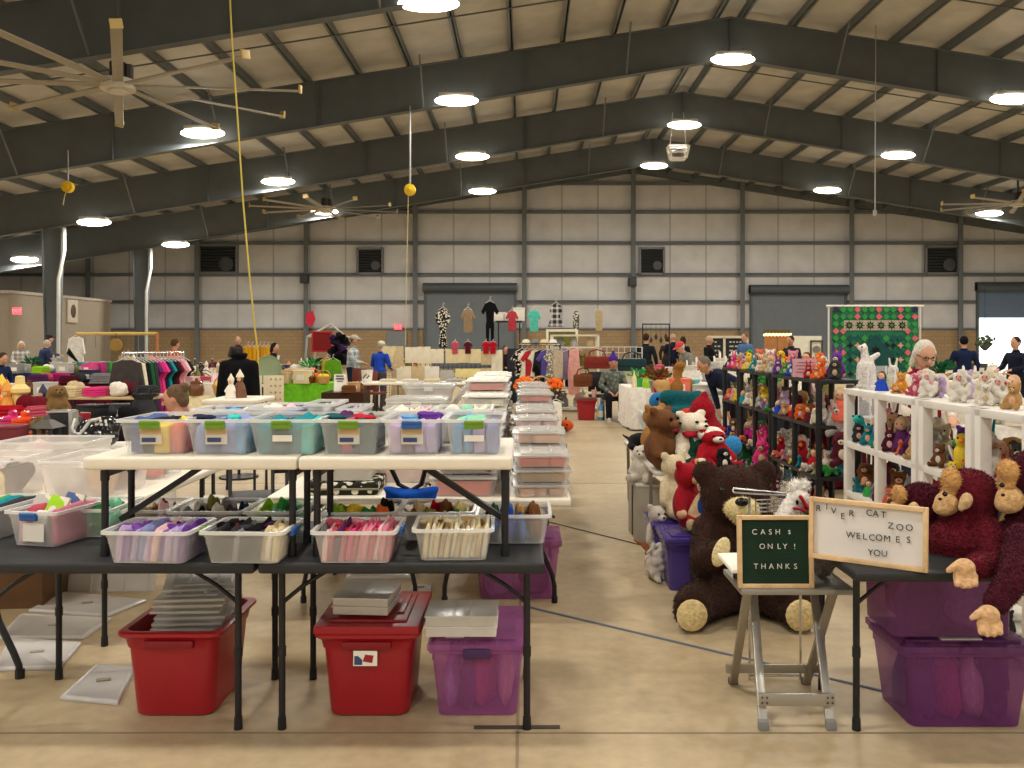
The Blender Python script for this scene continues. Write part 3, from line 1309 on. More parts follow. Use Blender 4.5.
# pieces lying on top
for px, py, c, s, lab in ((165, 419, 'black', (.13, .16, .02), 'black cloth strip lying over the yellow fabrics'), (204, 420, 'navy', (.10, .16, .03), 'navy cloth lying over the pale blue bin'),
                          (234, 419, 'turquoise', (.06, .18, .03), 'turquoise ribbon roll lying over the pale blue bin'), (340, 417, 'dark_teal', (.12, .18, .035), 'dark teal cloth heaped over the teal and pink bin'),
                          (364, 416, 'red', (.10, .16, .03), 'red cloth lying over the teal and pink bin'), (345, 409, 'plum', (.08, .1, .06), 'dark plum bundle on top of the teal and pink bin'),
                          (430, 416, 'purple', (.11, .14, .05), 'purple cloth heaped on the lilac bin'), (410, 418, 'sky_blue', (.08, .12, .03), 'sky blue cloth on the lilac bin'),
                          (473, 417, 'mint', (.14, .16, .03), 'pale mint cloth on the blue and lavender bin')):
    p = PY(px, py, 3.6)
    fabric_piece('bundle', int(px), c, lab, None, (p.x, p.y, WZ + .125), .2, s)
# second row behind
for px0, px1, lab, cols, h in ((190, 246, 'long clear bin of pale blue cloth behind the front row', ['periwinkle', 'sky_blue', 'white'], .155), (248, 303, 'long clear bin with a pale pink cloth behind the teal bin', ['white', 'pale_pink', 'periwinkle'], .165),
                               (304, 335, 'tall clear bin of grey cloth standing behind the teal bin', ['grey', 'light_grey'], .18), (336, 362, 'small clear bin with lavender cloth in the second row', ['lavender', 'light_grey'], .16),
                               (385, 432, 'clear bin of white cloth behind the lilac bin', ['white', 'ivory', 'pale_pink'], .15), (434, 492, 'clear bin of pale cloth behind the lavender bin', ['white', 'mint', 'ivory'], .155)):
    y = 3.79
    xa, xb = X(px0, y), X(px1, y)
    t = clear_bin(lab, (xa + xb) / 2, y, WZ, xb - xa - .02, .28, h, 0)
    fill_upright(t, cols, '%s folded fabric in the ' + ' '.join(lab.split()[:8]), 'fabrics in the second row of bins', hs=.93)

# lower front row on the black tables
LO = [
    (100, 189, 3.285, 'clear bin of lilac and purple fabrics on the black table', ['lilac', 'violet', 'lavender', 'periwinkle', 'lilac', 'pale_pink', 'violet', 'lilac', 'lavender', 'purple'], 'green', -.05),
    (199, 283, 3.285, 'clear bin of charcoal fabrics with cream pieces at one end', ['charcoal', 'black', 'charcoal', 'grey', 'charcoal', 'black', 'charcoal', 'cream', 'ivory', 'cream'], 'blue', -.04),
    (311, 395, 3.29, 'clear bin packed with pink and rose fabrics filed upright', ['pale_pink', 'rose', 'plum', 'rose', 'hot_pink', 'rose', 'pink', 'pink', 'rose', 'pale_pink', 'pink', 'rose'], 'blue', .0),
    (413, 493, 3.33, 'clear bin packed with cream and beige fabrics filed upright', ['cream', 'ivory', 'cream', 'beige', 'cream', 'ivory', 'beige', 'cream', 'ivory', 'cream', 'beige', 'ivory'], 'blue', .03),
]
for a, bq, y, lab, cols, lat, rz in LO:
    xa, xb = X(a, y), X(bq, y)
    t = clear_bin(lab, (xa + xb) / 2, y, TZ, xb - xa - .012, .26, .128, rz, lat, None, latch_side='side', lw=.08)
    short = ' '.join(lab.split()[1:6])
    fill_upright(t, cols, '%s folded fabric standing in the ' + short, 'fabrics filed in the lower front bins', hs=.97, lean=.22)
    rnd = random.Random(a)
    # crumpled pieces over the top
    tops = {100: ['violet', 'purple', 'violet', 'navy', 'purple', 'lilac'], 199: ['black', 'red', 'charcoal', 'black', 'plum', 'cream'], 311: ['rose', 'red', 'pink', 'rose', 'hot_pink', 'pale_pink'], 413: ['beige', 'brown', 'cream', 'ivory', 'tan', 'brown']}[a]
    for i, c in enumerate(tops):
        r = Matrix.Rotation(rz, 3, 'Z')
        p = V(t.location) + r @ V(((i - 2.5) * (xb - xa) * .135, rnd.uniform(-.02, .09), .092))
        fabric_piece('bundle', i, c, '%s crumpled cloth on top of the %s' % (c.replace('_', ' '), short), 'crumpled cloths topping the lower front bins', p, rnd.uniform(0, 3), (.055, .09, .055))
# lower back row
BK = [
    (74, 112, 3.72, 'clear bin of pale green goods beside the blue-latched bin', ['mint', 'green', 'mint', 'light_grey', 'mint', 'green']),
    (122, 166, 3.70, 'clear bin of dark red and beige cloths behind the purple bin', ['beige', 'brown', 'pale_pink', 'beige', 'dark_red', 'brown']),
    (166, 242, 3.68, 'clear bin of black and white patterned cloths behind the charcoal bin', ['grey', 'black', 'white', 'charcoal', 'light_grey', 'olive', 'grey', 'navy']),
    (243, 299, 3.68, 'clear bin of bright green cloths on the lower table', ['lime', 'mint', 'dark_green', 'lime', 'green', 'mint']),
    (317, 396, 3.66, 'clear bin with yellow, orange and green cloths behind the pink bin', ['lime', 'yellow', 'green', 'orange', 'olive', 'yellow', 'green', 'black']),
    (397, 474, 3.66, 'clear bin of mixed trinket-coloured cloths behind the cream bin', ['brown', 'olive', 'cream', 'green', 'beige', 'red', 'brown', 'pale_yellow']),
    (476, 551, 3.60, 'clear bin of blue and brown cloths at the aisle end of the black table', ['navy', 'royal_blue', 'blue', 'brown', 'dark_green', 'blue', 'tan', 'brown']),
]
for a, bq, y, lab, cols in BK:
    xa, xb = X(a, y), X(bq, y)
    t = clear_bin(lab, (xa + xb) / 2, y, TZ, xb - xa - .014, .30, .128, 0)
    short = ' '.join(lab.split()[1:7])
    fill_bundles(t, cols, '%s cloth bundle in the ' + short, 'cloth bundles in the lower back bins', hs=1.22)
# bin with blue latch at far left and neighbours
xl = X(3, 3.58)
t = clear_bin('clear bin with a blue latch and white paper label at the table end', X(32, 3.57), 3.56, TZ, .235, .32, .15, -.20, 'blue', 'sheet')
fill_upright(t, ['pale_pink', 'rose', 'white', 'light_grey', 'pink'], '%s booklet standing in the blue-latched bin', 'booklets in the blue-latched bin', hs=.95)
for i, (c, dx, dy) in enumerate((('slate_blue', .05, .12), ('lime', .02, .05), ('light_grey', -.06, .08))):
    q = B()
    q.box(0, 0, 0, .09, .012, .09)
    o = obj('booklet', q.mesh('booklet', objcol('print'), bevel=.002), color=c, loc=(t.location.x + dx, t.location.y + dy - .1, TZ + .15))
    o.rotation_euler = (-.5, .15, -.2)
    tag(o, '%s printed booklet tilted up out of the blue-latched bin' % c.replace('_', ' '), 'booklet')
t = clear_bin('clear bin of dark books cut off by the frame edge', X(-14, 3.75), 3.68, TZ, .19, .34, .14, -.1)
fill_upright(t, ['green', 'teal', 'charcoal'], '%s folder in the bin at the frame edge', None, hs=1.0)

# ------------------------------------------------------------------ totes under the tables
REDP = mat('9c1220', .36, noise=.06, spec=.5)
REDD = mat('800e1a', .35)


def tote(lab, cx, y0, w, d, h, m=REDP, lid=None, rz=0, taper=.80):
    t = thing('storage_tote', lab, 'storage tote', (cx, y0 + d / 2, 0), rz)

    def ring(t_, z, grow=0.0):
        pts = []
        hw, hd, r = w / 2 * t_ + grow, d / 2 * t_ + grow, .05
        for (x_, y_, a0) in ((hw - r, -hd + r, -pi / 2), (hw - r, hd - r, 0), (-hw + r, hd - r, pi / 2), (-hw + r, -hd + r, pi)):
            for i in range(5):
                a = a0 + i * pi / 8
                pts.append((x_ + r * cos(a), y_ + r * sin(a), z))
        return pts
    prof = [(taper, .0, -.012), (taper, .012, 0), (.90, h * .80, 0), (.90, h * .805, .006), (.93, h * .90, .006), (.94, h * .92, .012), (.94, h * .955, .026), (.94, h * .99, .026), (.94, h, .018), (.94, h, -.004), (.92, h * .8, -.012), (taper, .02, -.012)]
    rs = [ring(*p) for p in prof]
    k = len(rs[0])
    q = B()
    fs = [tuple(reversed(range(k)))]
    for i in range(len(rs) - 1):
        for j in range(k):
            a, bq = i * k + j, i * k + (j + 1) % k
            fs.append((a, bq, bq + k, a + k))
    fs.append(tuple(range((len(rs) - 1) * k, len(rs) * k)))
    q.add([p for r in rs for p in r], fs)
    obj('tub', q.mesh('tub', m), t)
    q = B()
    q.box(0, -d / 2 * .93 - .006, h * .86, w * .5, .03, .035)
    obj('grip', q.mesh('grip', REDD if m is REDP else m, bevel=.01), t)
    if lid:
        q = B()
        q.box(0, 0, h + .015, w * .98 + .03, d * .97 + .03, .035)
        q.box(0, 0, h + .035, w * .78, d * .80, .015)
        o = obj('lid', q.mesh('lid', lid, bevel=.012), t)
        for s in (-1, 1):
            q = B()
            q.box(s * w * .3, .02, h + .045, .03, d * .55, .012)
            obj('lid_rib', q.mesh('rib', lid, bevel=.004), o)
    return t


tote('open red tote full of clear lids under the charcoal fabric bin', X(170, 3.62) + .0, 3.60, .42, .50, .375)
t = tote('lidded red tote with a white picture sticker, clear trays on its lid', X(367, 3.62), 3.60, .42, .50, .37, lid=REDP)
q = B()
q.box(0, 0, 0, .10, .004, .062)
st = obj('sticker', q.mesh('sticker', STICKER, smooth=False), t, loc=(-.005, -.243, .265))
st.rotation_euler = (-.07, 0, 0)
q = B()
q.prism([(-.01, -.012), (.03, -.018), (.035, .012), (.0, .016)], -.004, -.003)
obj('sticker_picture', q.mesh('pic', REDP, smooth=False), st)
q = B()
q.prism([(-.045, -.026), (-.012, -.026), (-.012, -.006), (-.03, .01), (-.045, .01)], -.004, -.003)
obj('sticker_print', q.mesh('pic', PRINT_B, smooth=False), st)


def flat_lid(lab, c, w, d, rz=0, m=LIDC, z=0, tilt=None, th=.018, group=None, name='bin_lid'):
    o = obj(name, lid_mesh(w, d, m, th), loc=(c[0], c[1], z), rz=rz)
    if tilt:
        o.rotation_euler = tilt
    return tag(o, lab, 'lid', group)


LIDM = clear('lid_grey', 'e8e6e0', .62)
LIDP = clear('lid_pile', 'f2f0ea', .6)
# lids piled in the open red tote
c = (X(190, 3.85), 3.86)
for i in range(9):
    flat_lid('clear bin lid in the pile inside the open red tote', (c[0] + .02 + .006 * (i % 3), c[1] + .02 + .004 * (i % 2)), .27, .30, .05 + .02 * (i % 3), LIDP, .26 + i * .026, None, .012, 'clear lids piled in the open red tote')
flat_lid('clear bin lid tilted on top of the pile in the red tote', (c[0] + .03, c[1] + .08), .30, .26, .3, LIDP, .50, (.08, .05, .3), .012)


TRAYM = clear('tray', 'f2efe8', .72)
TRAYL = clear('tray_lid', 'f6f4ee', .82)


def tray_stack(labs, cx, cy, z, w, d, h, n, rz=0, group=None):
    for i in range(n):
        t = thing('clear_tray', labs, 'tray', (cx, cy, z + i * h), rz, group)
        q = B()
        q.box(0, 0, h * .43, w, d, h * .86)
        obj('tub', q.mesh('tub', TRAYM, bevel=.006), t)
        q = B()
        q.box(0, 0, h * .93, w + .008, d + .008, h * .12)
        q.box(0, 0, h * .985, w * .25, d + .004, h * .05)
        obj('lid', q.mesh('lid', TRAYL, bevel=.002), t)


tray_stack('flat clear lidded tray stacked on the lidded red tote', X(368, 3.8), 3.80, .425, .24, .26, .037, 2, -.08, 'clear trays on the lidded red tote')
# purple latch tote


def purple_tote(lab, cx, y0, w, d, h, z=0, rz=0, lidh=.03, handle=True, m=VIOLETC, stickered=False, taper=.87):
    t = thing('purple_tote', lab, 'storage tote', (cx, y0 + d / 2, z), rz)
    tub, rim = bin_meshes(w, d, h, taper, m, m, .014)
    obj('tub', tub, t)
    obj('rim', rim, t)
    q = B()
    q.box(0, 0, h + lidh / 2, w + .035, d + .035, lidh)
    q.box(0, 0, h + lidh + .006, w - .06, d - .06, .012)
    o = obj('lid', q.mesh('lid', m, bevel=.01), t)
    if handle:
        q = B()
        q.box(0, -d / 2 - .018, h - .008, w * .30, .022, .042)
        obj('latch', q.mesh('latch', LATCH['purple'], bevel=.008), t)
    if stickered:
        q = B()
        q.box(-w * .25, -d / 2 + .06, h + lidh + .013, w * .2, .06, .002)
        obj('paper_label', q.mesh('label', STICKER, smooth=False), o)
    t['dims'] = (w, d, h)
    return t


t = purple_tote('see-through purple tote with dark latch under the table end by the aisle', X(477, 3.63), 3.63, .385, .50, .29, stickered=True)
fill_bundles(t, ['lilac', 'plum', 'rose', 'pale_pink', 'pink', 'grey', 'plum', 'lilac'], '%s cloth seen inside the latched purple tote', 'cloths inside the latched purple tote')
tray_stack('long white lidded tray lying on the purple tote', X(462, 3.7), 3.74, .345, .30, .22, .045, 2, 0, 'white trays on the purple tote')
t = purple_tote('purple tote under the far row of lidded boxes at the aisle', X(517, 5.3), 5.28, .52, .40, .34, handle=False)
fill_bundles(t, ['lilac', 'plum', 'rose', 'pale_pink'], '%s cloth inside the purple tote beneath the lidded boxes', None)

# lids lying on the concrete at the left
LIDW = clear('lid_floor', 'd8d6d4', .82)
for poly, lab in (([(60, 700), (118, 706), (136, 670), (96, 667)], 'small white bin lid on the concrete beside the open red tote'),
                  ([(-6, 672), (60, 670), (82, 645), (8, 640)], 'white bin lid at the floor by the frame edge'),
                  ([(-2, 640), (84, 640), (112, 620), (20, 616)], 'white bin lid, the middle of the floor row'),
                  ([(28, 612), (108, 618), (147, 602), (64, 594)], 'white bin lid, the farthest of the floor row'),
                  ([(345, 580), (417, 579), (418, 570), (352, 569)], 'grey bin lid flat beneath the black table beyond the red tote'),
                  ([(405, 594), (431, 594), (432, 587), (410, 587)], 'small white lid peeking from behind the lidded red tote')):
    pts = [PZ(x, y, 0) for x, y in poly]
    c = sum(pts, V((0, 0, 0))) / 4
    q = B()
    vs = []
    for zz, g in ((0, 1.0), (.014, 1.0), (.022, .93), (.016, .88)):
        vs += [((p.x - c.x) * g, (p.y - c.y) * g, zz) for p in pts]
    fs = [(3, 2, 1, 0), (12, 13, 14, 15)]
    for i in range(3):
        for j in range(4):
            fs.append((i * 4 + j, i * 4 + (j + 1) % 4, (i + 1) * 4 + (j + 1) % 4, (i + 1) * 4 + j))
    q.add(vs, fs)
    t = thing('bin_lid', lab, 'lid', (c.x, c.y, 0))
    obj('lid', q.mesh('lid', LIDW, bevel=.008), t)
    q = B()
    d0 = (pts[1] - pts[0]) * .18
    q.tube((-.03, 0, .022), (.03, .015, .022), .008, n=6)
    obj('lid_mark', q.mesh('mark', mat('a8a08c', .7)), t)
p = PZ(110, 590, 0)
flat_lid('large white bin lid leaning upright under the left black table', (p.x, p.y), .55, .30, 0, LIDW, .02, (1.35, 0, 0.03))
# brown carton under the table at the frame edge
p = PZ(20, 600, 0)
t = thing('carton', 'brown cardboard carton in shadow under the left tables', 'carton', (p.x - .1, 5.3, 0), .1)
q = B()
q.box(0, 0, .17, .62, .4, .34)
obj('carton_body', q.mesh('body', mat('6b4f34', .8, noise=.15), bevel=.006), t)
q = B()
q.box(-.16, 0, .345, .3, .4, .01)
q.box(.16, 0, .347, .3, .4, .01)
obj('carton_flap', q.mesh('flap', mat('7a5c3e', .8), bevel=.002), t)

# ------------------------------------------------------------------ right-hand table, purple totes, stool, signs
T3X0, T3X1 = 1.225, 2.4
folding_table('black folding table under the maroon apes beside the welcome board', T3X0, T3X1, 3.19, 4.08, TZ, TABLE_BLACK, [(1.36, 3.53), (2.2, 3.53), (1.36, 3.94), (2.2, 3.94)], thick=.04)
t = purple_tote('lower see-through purple tote on the floor under the ape table', (X(905, 3.53) + X(1024, 3.53)) / 2 + .02, 3.53, .525, .36, .315, 0, handle=False, m=VIOLETD)
fill_bundles(t, ['plum', 'rose', 'pale_pink', 'plum', 'slate_blue', 'lilac', 'burgundy', 'brown'], '%s cloth inside the lower purple tote', 'cloths inside the lower purple tote')
q = B()
q.box(0, 0, 0, .17, .05, .003)
tag(obj('paper_slip', q.mesh('slip', STICKER, smooth=False), loc=(X(962, 3.56), 3.585, .359)), 'white paper slip lying on the lower purple tote', 'paper')
t = purple_tote('upper purple tote stacked directly beneath the ape table top', (X(896, 3.57) + X(1010, 3.57)) / 2, 3.565, .50, .32, .29, .365, handle=False, m=clear('violet2', '7c4080', .62, tcol=(.82, .62, .84)), taper=.97)
fill_bundles(t, ['plum', 'lilac', 'rose', 'pale_pink'], '%s cloth inside the upper purple tote', None)

# aluminium folding stool
SX0, SX1, SY0, SY1, SZ = .905, 1.385, 3.60, 3.93, .555
t = thing('folding_stool', 'silver aluminium folding tray stool carrying the cash board', 'stool', ((SX0 + SX1) / 2, (SY0 + SY1) / 2, 0))
cx, cy = t.location.x, t.location.y
q = B()
q.box(0, 0, SZ - .012, SX1 - SX0, SY1 - SY0, .024)
obj('seat', q.mesh('seat', mat('9a9993', .35, .5), bevel=.006), t)


def flat_bar(p, q_, wx, wy, m=ALU):
    p, q_ = V(p), V(q_)
    b_ = B()
    a = (q_ - p).normalized()
    u = V((1, 0, 0))
    w_ = a.cross(u).normalized()
    vs = []
    for e in (p, q_):
        for su, sw in ((-1, -1), (1, -1), (1, 1), (-1, 1)):
            vs.append(e + u * su * wx / 2 + w_ * sw * wy / 2)
    b_.add(vs, [(3, 2, 1, 0), (4, 5, 6, 7), (0, 1, 5, 4), (1, 2, 6, 5), (2, 3, 7, 6), (3, 0, 4, 7)])
    return b_


for sx_, xf, xt in ((-1, X(762, 3.55), X(752, 3.9)), (1, X(829, 3.55), X(812, 3.9))):
    bb = flat_bar((xf - cx, 3.53 - cy, .0), (xt - cx - .0, 3.90 - cy, SZ - .02), .036, .02)
    l = obj('leg', bb.mesh('leg', ALU, bevel=.004), t)
    q = B()
    q.box(xf - cx, 3.53 - cy, .02, .042, .03, .04)
    obj('rubber_foot', q.mesh('foot', mat('8a8a88', .7), bevel=.005), l)
for sx_, xf, xt in ((-1, X(733, 4.0), X(748, 3.62)), (1, X(806, 4.0), X(834, 3.62))):
    bb = flat_bar((xf - cx, 4.0 - cy, .0), (xt - cx, 3.63 - cy, SZ - .02), .036, .02)
    l = obj('leg', bb.mesh('leg', mat('a09a8c', .35, .6), bevel=.004), t)
    q = B()
    q.box(xf - cx, 4.0 - cy, .015, .042, .03, .03)
    obj('rubber_foot', q.mesh('foot', mat('5a564e', .7), bevel=.005), l)
q = B()
q.box((X(762, 3.57) + X(829, 3.57)) / 2 - cx, 3.555 - cy, .115, .315, .02, .05)
cb = obj('cross_bar', q.mesh('bar', ALU, bevel=.004), t)
for s in (-1, 1):
    q = B()
    for k in range(4):
        q.ell(((X(762, 3.57) + X(829, 3.57)) / 2 - cx + s * .135 + (k % 2 - .5) * .02, 3.543 - cy, .115 + (k // 2 - .5) * .022), .005, n=6)
    obj('rivet', q.mesh('rivet', mat('5f5f5c', .4, .5)), cb)
q = B()
q.box((X(733, 4) + X(806, 4)) / 2 - cx, 3.955 - cy, .09, .43, .02, .04)
obj('cross_bar', q.mesh('bar', mat('a09a8c', .35, .6), bevel=.004), t)


def letter_board(name, lab, loc, rz, lean, w, h, face, frame=.017):
    t = thing(name, lab, 'sign', loc, rz)
    t.rotation_euler = (lean, 0, rz)
    q = B()
    q.box(0, .004, h / 2, w - .01, .008, h - .01)
    if face == 'green':
        for i in range(int((h - .03) / .008)):
            q.box(0, -.001, .018 + i * .008, w - 2 * frame, .004, .003)
        fm = mat('1f3b2a', .9, noise=.1)
    else:
        fm = mat('d9d6d4', .5, noise=.02)
    obj('board_face', q.mesh('face', fm, smooth=False), t)
    q = B()
    for s in (-1, 1):
        q.box(s * (w - frame) / 2, -.004, h / 2, frame, .026, h)
    q.box(0, -.004, frame / 2, w - frame, .026, frame)
    q.box(0, -.004, h - frame / 2, w - frame, .026, frame)
    obj('wood_frame', q.mesh('frame', WOOD_PALE, bevel=.002), t)
    return t


LET_W = mat('d8d8d0', .5)
LET_K = mat('1a1a1a', .5)
SW, SH = .318, .302
t = letter_board('letter_board', 'green felt letter board reading CASH ONLY THANKS on the aluminium stool', (X(775.5, 3.63), 3.63, SZ), 0, -.06, SW, SH, 'green')


def place_letters(t, items, w, h, size, m, frac_x0=0.0):
    for ch, u, v in items:
        text_obj(ch, size, m, t, ((u - .5) * w, -.009, (1 - v) * h), depth=.0012, name='letter', offset=-.0001)


# letter positions as fractions of the board
rows = [('CASH$', [427, 475, 517, 560, 626], 285), ('ONLY!', [470, 515, 565, 600, 655], 368), ('THANKS', [432, 475, 520, 567, 612, 658], 482)]
items = []
for s, xs, y in rows:
    for ch, x in zip(s, xs):
        items.append((ch, (x - 330) / 430, (y - 190) / 415))
place_letters(t, [i for i in items if i[0] != '$'], SW, SH, .0315, LET_W)
place_letters(t, [i for i in items if i[0] == '$'], SW, SH, .024, LET_W)
RW, RH = .43, .238
xl, xr = X(811, 3.40), X(929, 3.17)
t = letter_board('letter_board', 'white letter board reading RIVER CAT ZOO WELCOMES YOU on the black table', ((xl + xr) / 2, (3.40 + 3.17) / 2 + .012, TZ), -math.atan2(.23, xr - xl), -.05, RW, RH, 'white')
items = [('R', .08, .18), ('I', .155, .14), ('V', .215, .20), ('E', .295, .27), ('R', .37, .21), ('C', .52, .17), ('A', .575, .175), ('T', .64, .18), ('Z', .70, .34), ('O', .775, .35), ('O', .85, .34),
         ('W', .365, .56), ('E', .43, .56), ('L', .485, .56), ('C', .545, .56), ('O', .605, .55), ('M', .672, .55), ('E', .758, .545), ('S', .845, .53), ('Y', .535, .80), ('O', .59, .795), ('U', .65, .79)]
place_letters(t, items, RW, RH, .0335, LET_K)
# white paper pad on the stool, grey plush behind the board, wire rack
q = B()
q.box(0, 0, .006, .11, .2, .012)
q.box(0, 0, .0135, .106, .196, .003)
o = tag(obj('paper_pad', q.mesh('pad', mat('f4efe2', .7, noise=.02), bevel=.001), loc=(X(738, 3.72), 3.74, SZ + .07), rz=.1), 'white paper pad jutting out beside the green cash board', 'paper')
o.rotation_euler = (0.12, 0, .1)
q = B()
q.ell((0, 0, .035), (.05, .035, .035), n=12)
q.box(0, 0, .035, .1, .02, .07)
tag(obj('clip_block', q.mesh('block', mat('4a4a4c', .5), bevel=.006), loc=(X(745, 3.76), 3.77, SZ)), 'small dark block propping the paper pad on the stool', 'block')
# ================================================================== lidded box rows along the aisle
folding_table('white folding table nearest in the aisle row, under short stacks of lidded boxes', -.56, .25, 4.66, 6.45, TZ, TABLE_WHITE, inset=(.07, .07, .58, .2), bent=True)
folding_table('white folding table farther along the aisle row of lidded boxes', -.56, .25, 6.50, 8.3, TZ, TABLE_WHITE, inset=(.08, .08, .12, .12))
folding_table('white folding table beside the aisle row, with the blue cloth bag and milky tubs', -1.42, -.60, 4.72, 6.5, TZ, TABLE_WHITE, inset=(.07, .07, .52, .2), bent=True)
folding_table('white folding table with big milky lidded tubs, second from the aisle', -1.42, -.60, 6.55, 8.35, TZ, TABLE_WHITE, inset=(.08, .08, .12, .12))
folding_table('narrow white folding table at the aisle end of the box rows', -.56, .25, 8.4, 9.9, TZ, TABLE_WHITE, inset=(.08, .08, .12, .12))
FLATP = {}


def flat_contents(w, d, h, seed):
    """a few flat packets lying in a shallow box"""
    q = B()
    rnd = random.Random(seed)
    n = 3
    for i in range(n):
        q.box((i - 1) * w * .27, rnd.uniform(-.02, .02), h * .44, w * .28, d * .84, h * .78, Matrix.Rotation(rnd.uniform(-.1, .1), 3, 'Z'))
    return q.mesh('packets', objcol('cloth'), bevel=.012)


def lidded_box(lab, cx, cy, z, w, d, h, col, rz=0, group=None, m=CLEAR, lm=LIDC):
    t = thing('lidded_box', lab, 'box', (cx, cy, z), rz, group)
    tub, rim = bin_meshes(w, d, h, .93, m, CLEAR2, .008)
    obj('tub', tub, t)
    obj('lid', lid_mesh(w - .012, d - .012, lm, .012), t, loc=(0, 0, h))
    obj('packets', flat_contents(w, d, h, int(cx * 100 + cy * 37 + z * 91)), t, col)
    for s in (-1, 1):
        q = B()
        q.box(s * (w / 2 + .008), 0, h - .005, .012, .07, .022)
        obj('latch', q.mesh('latch', mat('5c6e8a', .4), bevel=.003), t)
    return t


rnd = random.Random(5)
PCH = ['peach', 'tan', 'coral', 'ivory', 'peach', 'amber', 'pale_pink', 'peach']
rowlab = {i: '%s stack' % ORD[i] + ' from the near end' for i in range(10)}
LEVEL = ['bottom', 'second up', 'third up', 'fourth up', 'fifth up', 'sixth up']
for i, (y, n) in enumerate(((4.86, 3), (5.26, 4), (5.66, 3), (6.10, 4), (6.75, 4), (7.15, 4), (7.55, 5), (7.98, 5), (8.7, 5), (9.3, 5))):
    w, d, h = .30, .36, .056
    z = TZ
    for k in range(n):
        lidded_box('clear aisle box of %s packets, %s, %s' % (PCH[(i + k) % 8].replace('_', ' '), LEVEL[k], rowlab[i]), .085 + rnd.uniform(-.01, .01), y, z, w, d, h, PCH[(i + k) % 8], rnd.uniform(-.05, .05), 'lidded boxes stacked along the aisle')
        z += h + .026
for i, (y, n) in enumerate(((4.88, 2), (5.28, 2), (5.7, 2), (6.15, 2), (6.78, 3), (7.2, 4), (7.65, 5), (8.05, 5), (8.7, 5), (9.3, 5))):
    w, d, h = .36, .36, .095 if i < 4 else .075
    z = TZ
    for k in range(n):
        c = ['coral', 'brown', 'peach', 'ivory', 'tan'][(i + k) % 5]
        lidded_box('wide inner-row box of %s packets, %s, %s' % (c, LEVEL[k], rowlab[i]), -.33 + rnd.uniform(-.01, .01), y, z, w, d, h, c, rnd.uniform(-.04, .04), 'wide boxes in the second stack row', lm=mat('e6e2d8', .5, noise=.03) if i > 4 else LIDC)
        z += h + .03
# left table of the pair
lidded_box('shallow frosted box with a white lid on the camouflage case', -1.03, 4.95, TZ + .075, .34, .36, .075, 'white', .03, m=MILKY)
t = thing('soft_case', 'dark camouflage-patterned soft case under the frosted box', 'case', (-1.02, 4.94, TZ), .03)
q = B()
q.box(0, 0, .035, .40, .38, .07)
obj('case_body', q.mesh('case', objcol('print'), bevel=.02), t, '2a2c20')
q = B()
q.tube((-.2, -.19, .035), (.2, -.19, .035), .006)
obj('zipper', q.mesh('zip', mat('8a8468', .5)), t)
for x, y, lab, c in ((-.72, 5.35, 'frosted box with coral packets left of the aisle stacks', 'coral'), (-1.15, 5.4, 'frosted box with white packets behind the camouflage case', 'white'), (-.74, 5.85, 'frosted box with grey packets beyond the blue bag', 'grey'),
                     (-1.16, 5.9, 'frosted box with pink packets, inner row beyond the camouflage case', 'pale_pink')):
    lidded_box(lab, x, y, TZ, .36, .38, .15, c, 0, m=MILKY)
    lidded_box(lab.replace('frosted box', 'upper frosted box'), x, y, TZ + .185, .36, .38, .10, 'white', 0, m=MILKY)
# blue bag with black strap
t = thing('cloth_bag', 'bright blue cloth bag hanging by a black strap behind the low white table', 'bag', (X(411, 4.17), 4.17, .80))
q = B()
q.ell((0, 0, .04), (.13, .06, .038), n=18)
q.ell((-.07, -.01, .062), (.07, .05, .022), (0, .35, 0), n=14)
q.ell((.07, .0, .06), (.075, .05, .024), (0, -.3, 0), n=14)
q.cap((-.1, 0, .075), (.1, 0, .07), .012, .012, n=8)
obj('bag_body', fuse(q, .011, 'bag', objcol('cloth'), 4), t, '1f5fd0')
q = B()
pts = [(-.115, -.085, .335), (-.115, -.07, .30), (-.10, -.03, .20), (-.06, 0, .10), (.0, 0, .07), (.05, 0, .10), (.085, -.04, .22), (.09, -.07, .30), (.09, -.085, .335)]
q.path(pts, .012, 6)
obj('strap', q.mesh('strap', METAL_BLACK), t)
# big milky tubs
GREYIN = ['light_grey', 'coral', 'grey', 'white']
for x, y, z, w, d, h, lab, cols in ((-.92, 6.95, TZ, .50, .42, .19, 'large milky tub with a white lid holding red and grey shapes', ['white', 'rose', 'grey']),
                                    (-.86, 7.0, TZ + .235, .46, .40, .14, 'milky lidded tub stacked on top, coral shapes inside', ['coral', 'grey', 'light_grey']),
                                    (-.95, 7.75, TZ, .55, .5, .26, 'wide white lidded tub farther back in the second row', ['white', 'light_grey']),
                                    (-.85, 7.8, TZ + .305, .44, .42, .14, 'white lidded tub topping the back of the second row', ['light_grey', 'white']),
                                    (-1.28, 6.8, TZ, .22, .3, .17, 'small milky tub with white net cloth beside the large tub', ['white', 'mint'])):
    t = clear_bin(lab, x, y - d / 2, z, w, d, h, .05, 'white', None, lid=True, m=MILKY, name='lidded_tub')
    fill_bundles(t, cols, '%s cloth shape inside the ' + ' '.join(lab.split()[:6]), None, ny=1)
t = flat_lid('grey translucent lid standing tilted behind the milky tubs', (-.62, 8.0), .36, .42, .2, LIDC, TZ + .30, (0.0, -.95, .1), .02)
folding_table('white folding table at mid hall with one black leg frame in view', X(357, 17.6), X(478, 17.6), 17.2, 18.1, TZ, TABLE_WHITE, inset=(.15, .15, .1, .1))

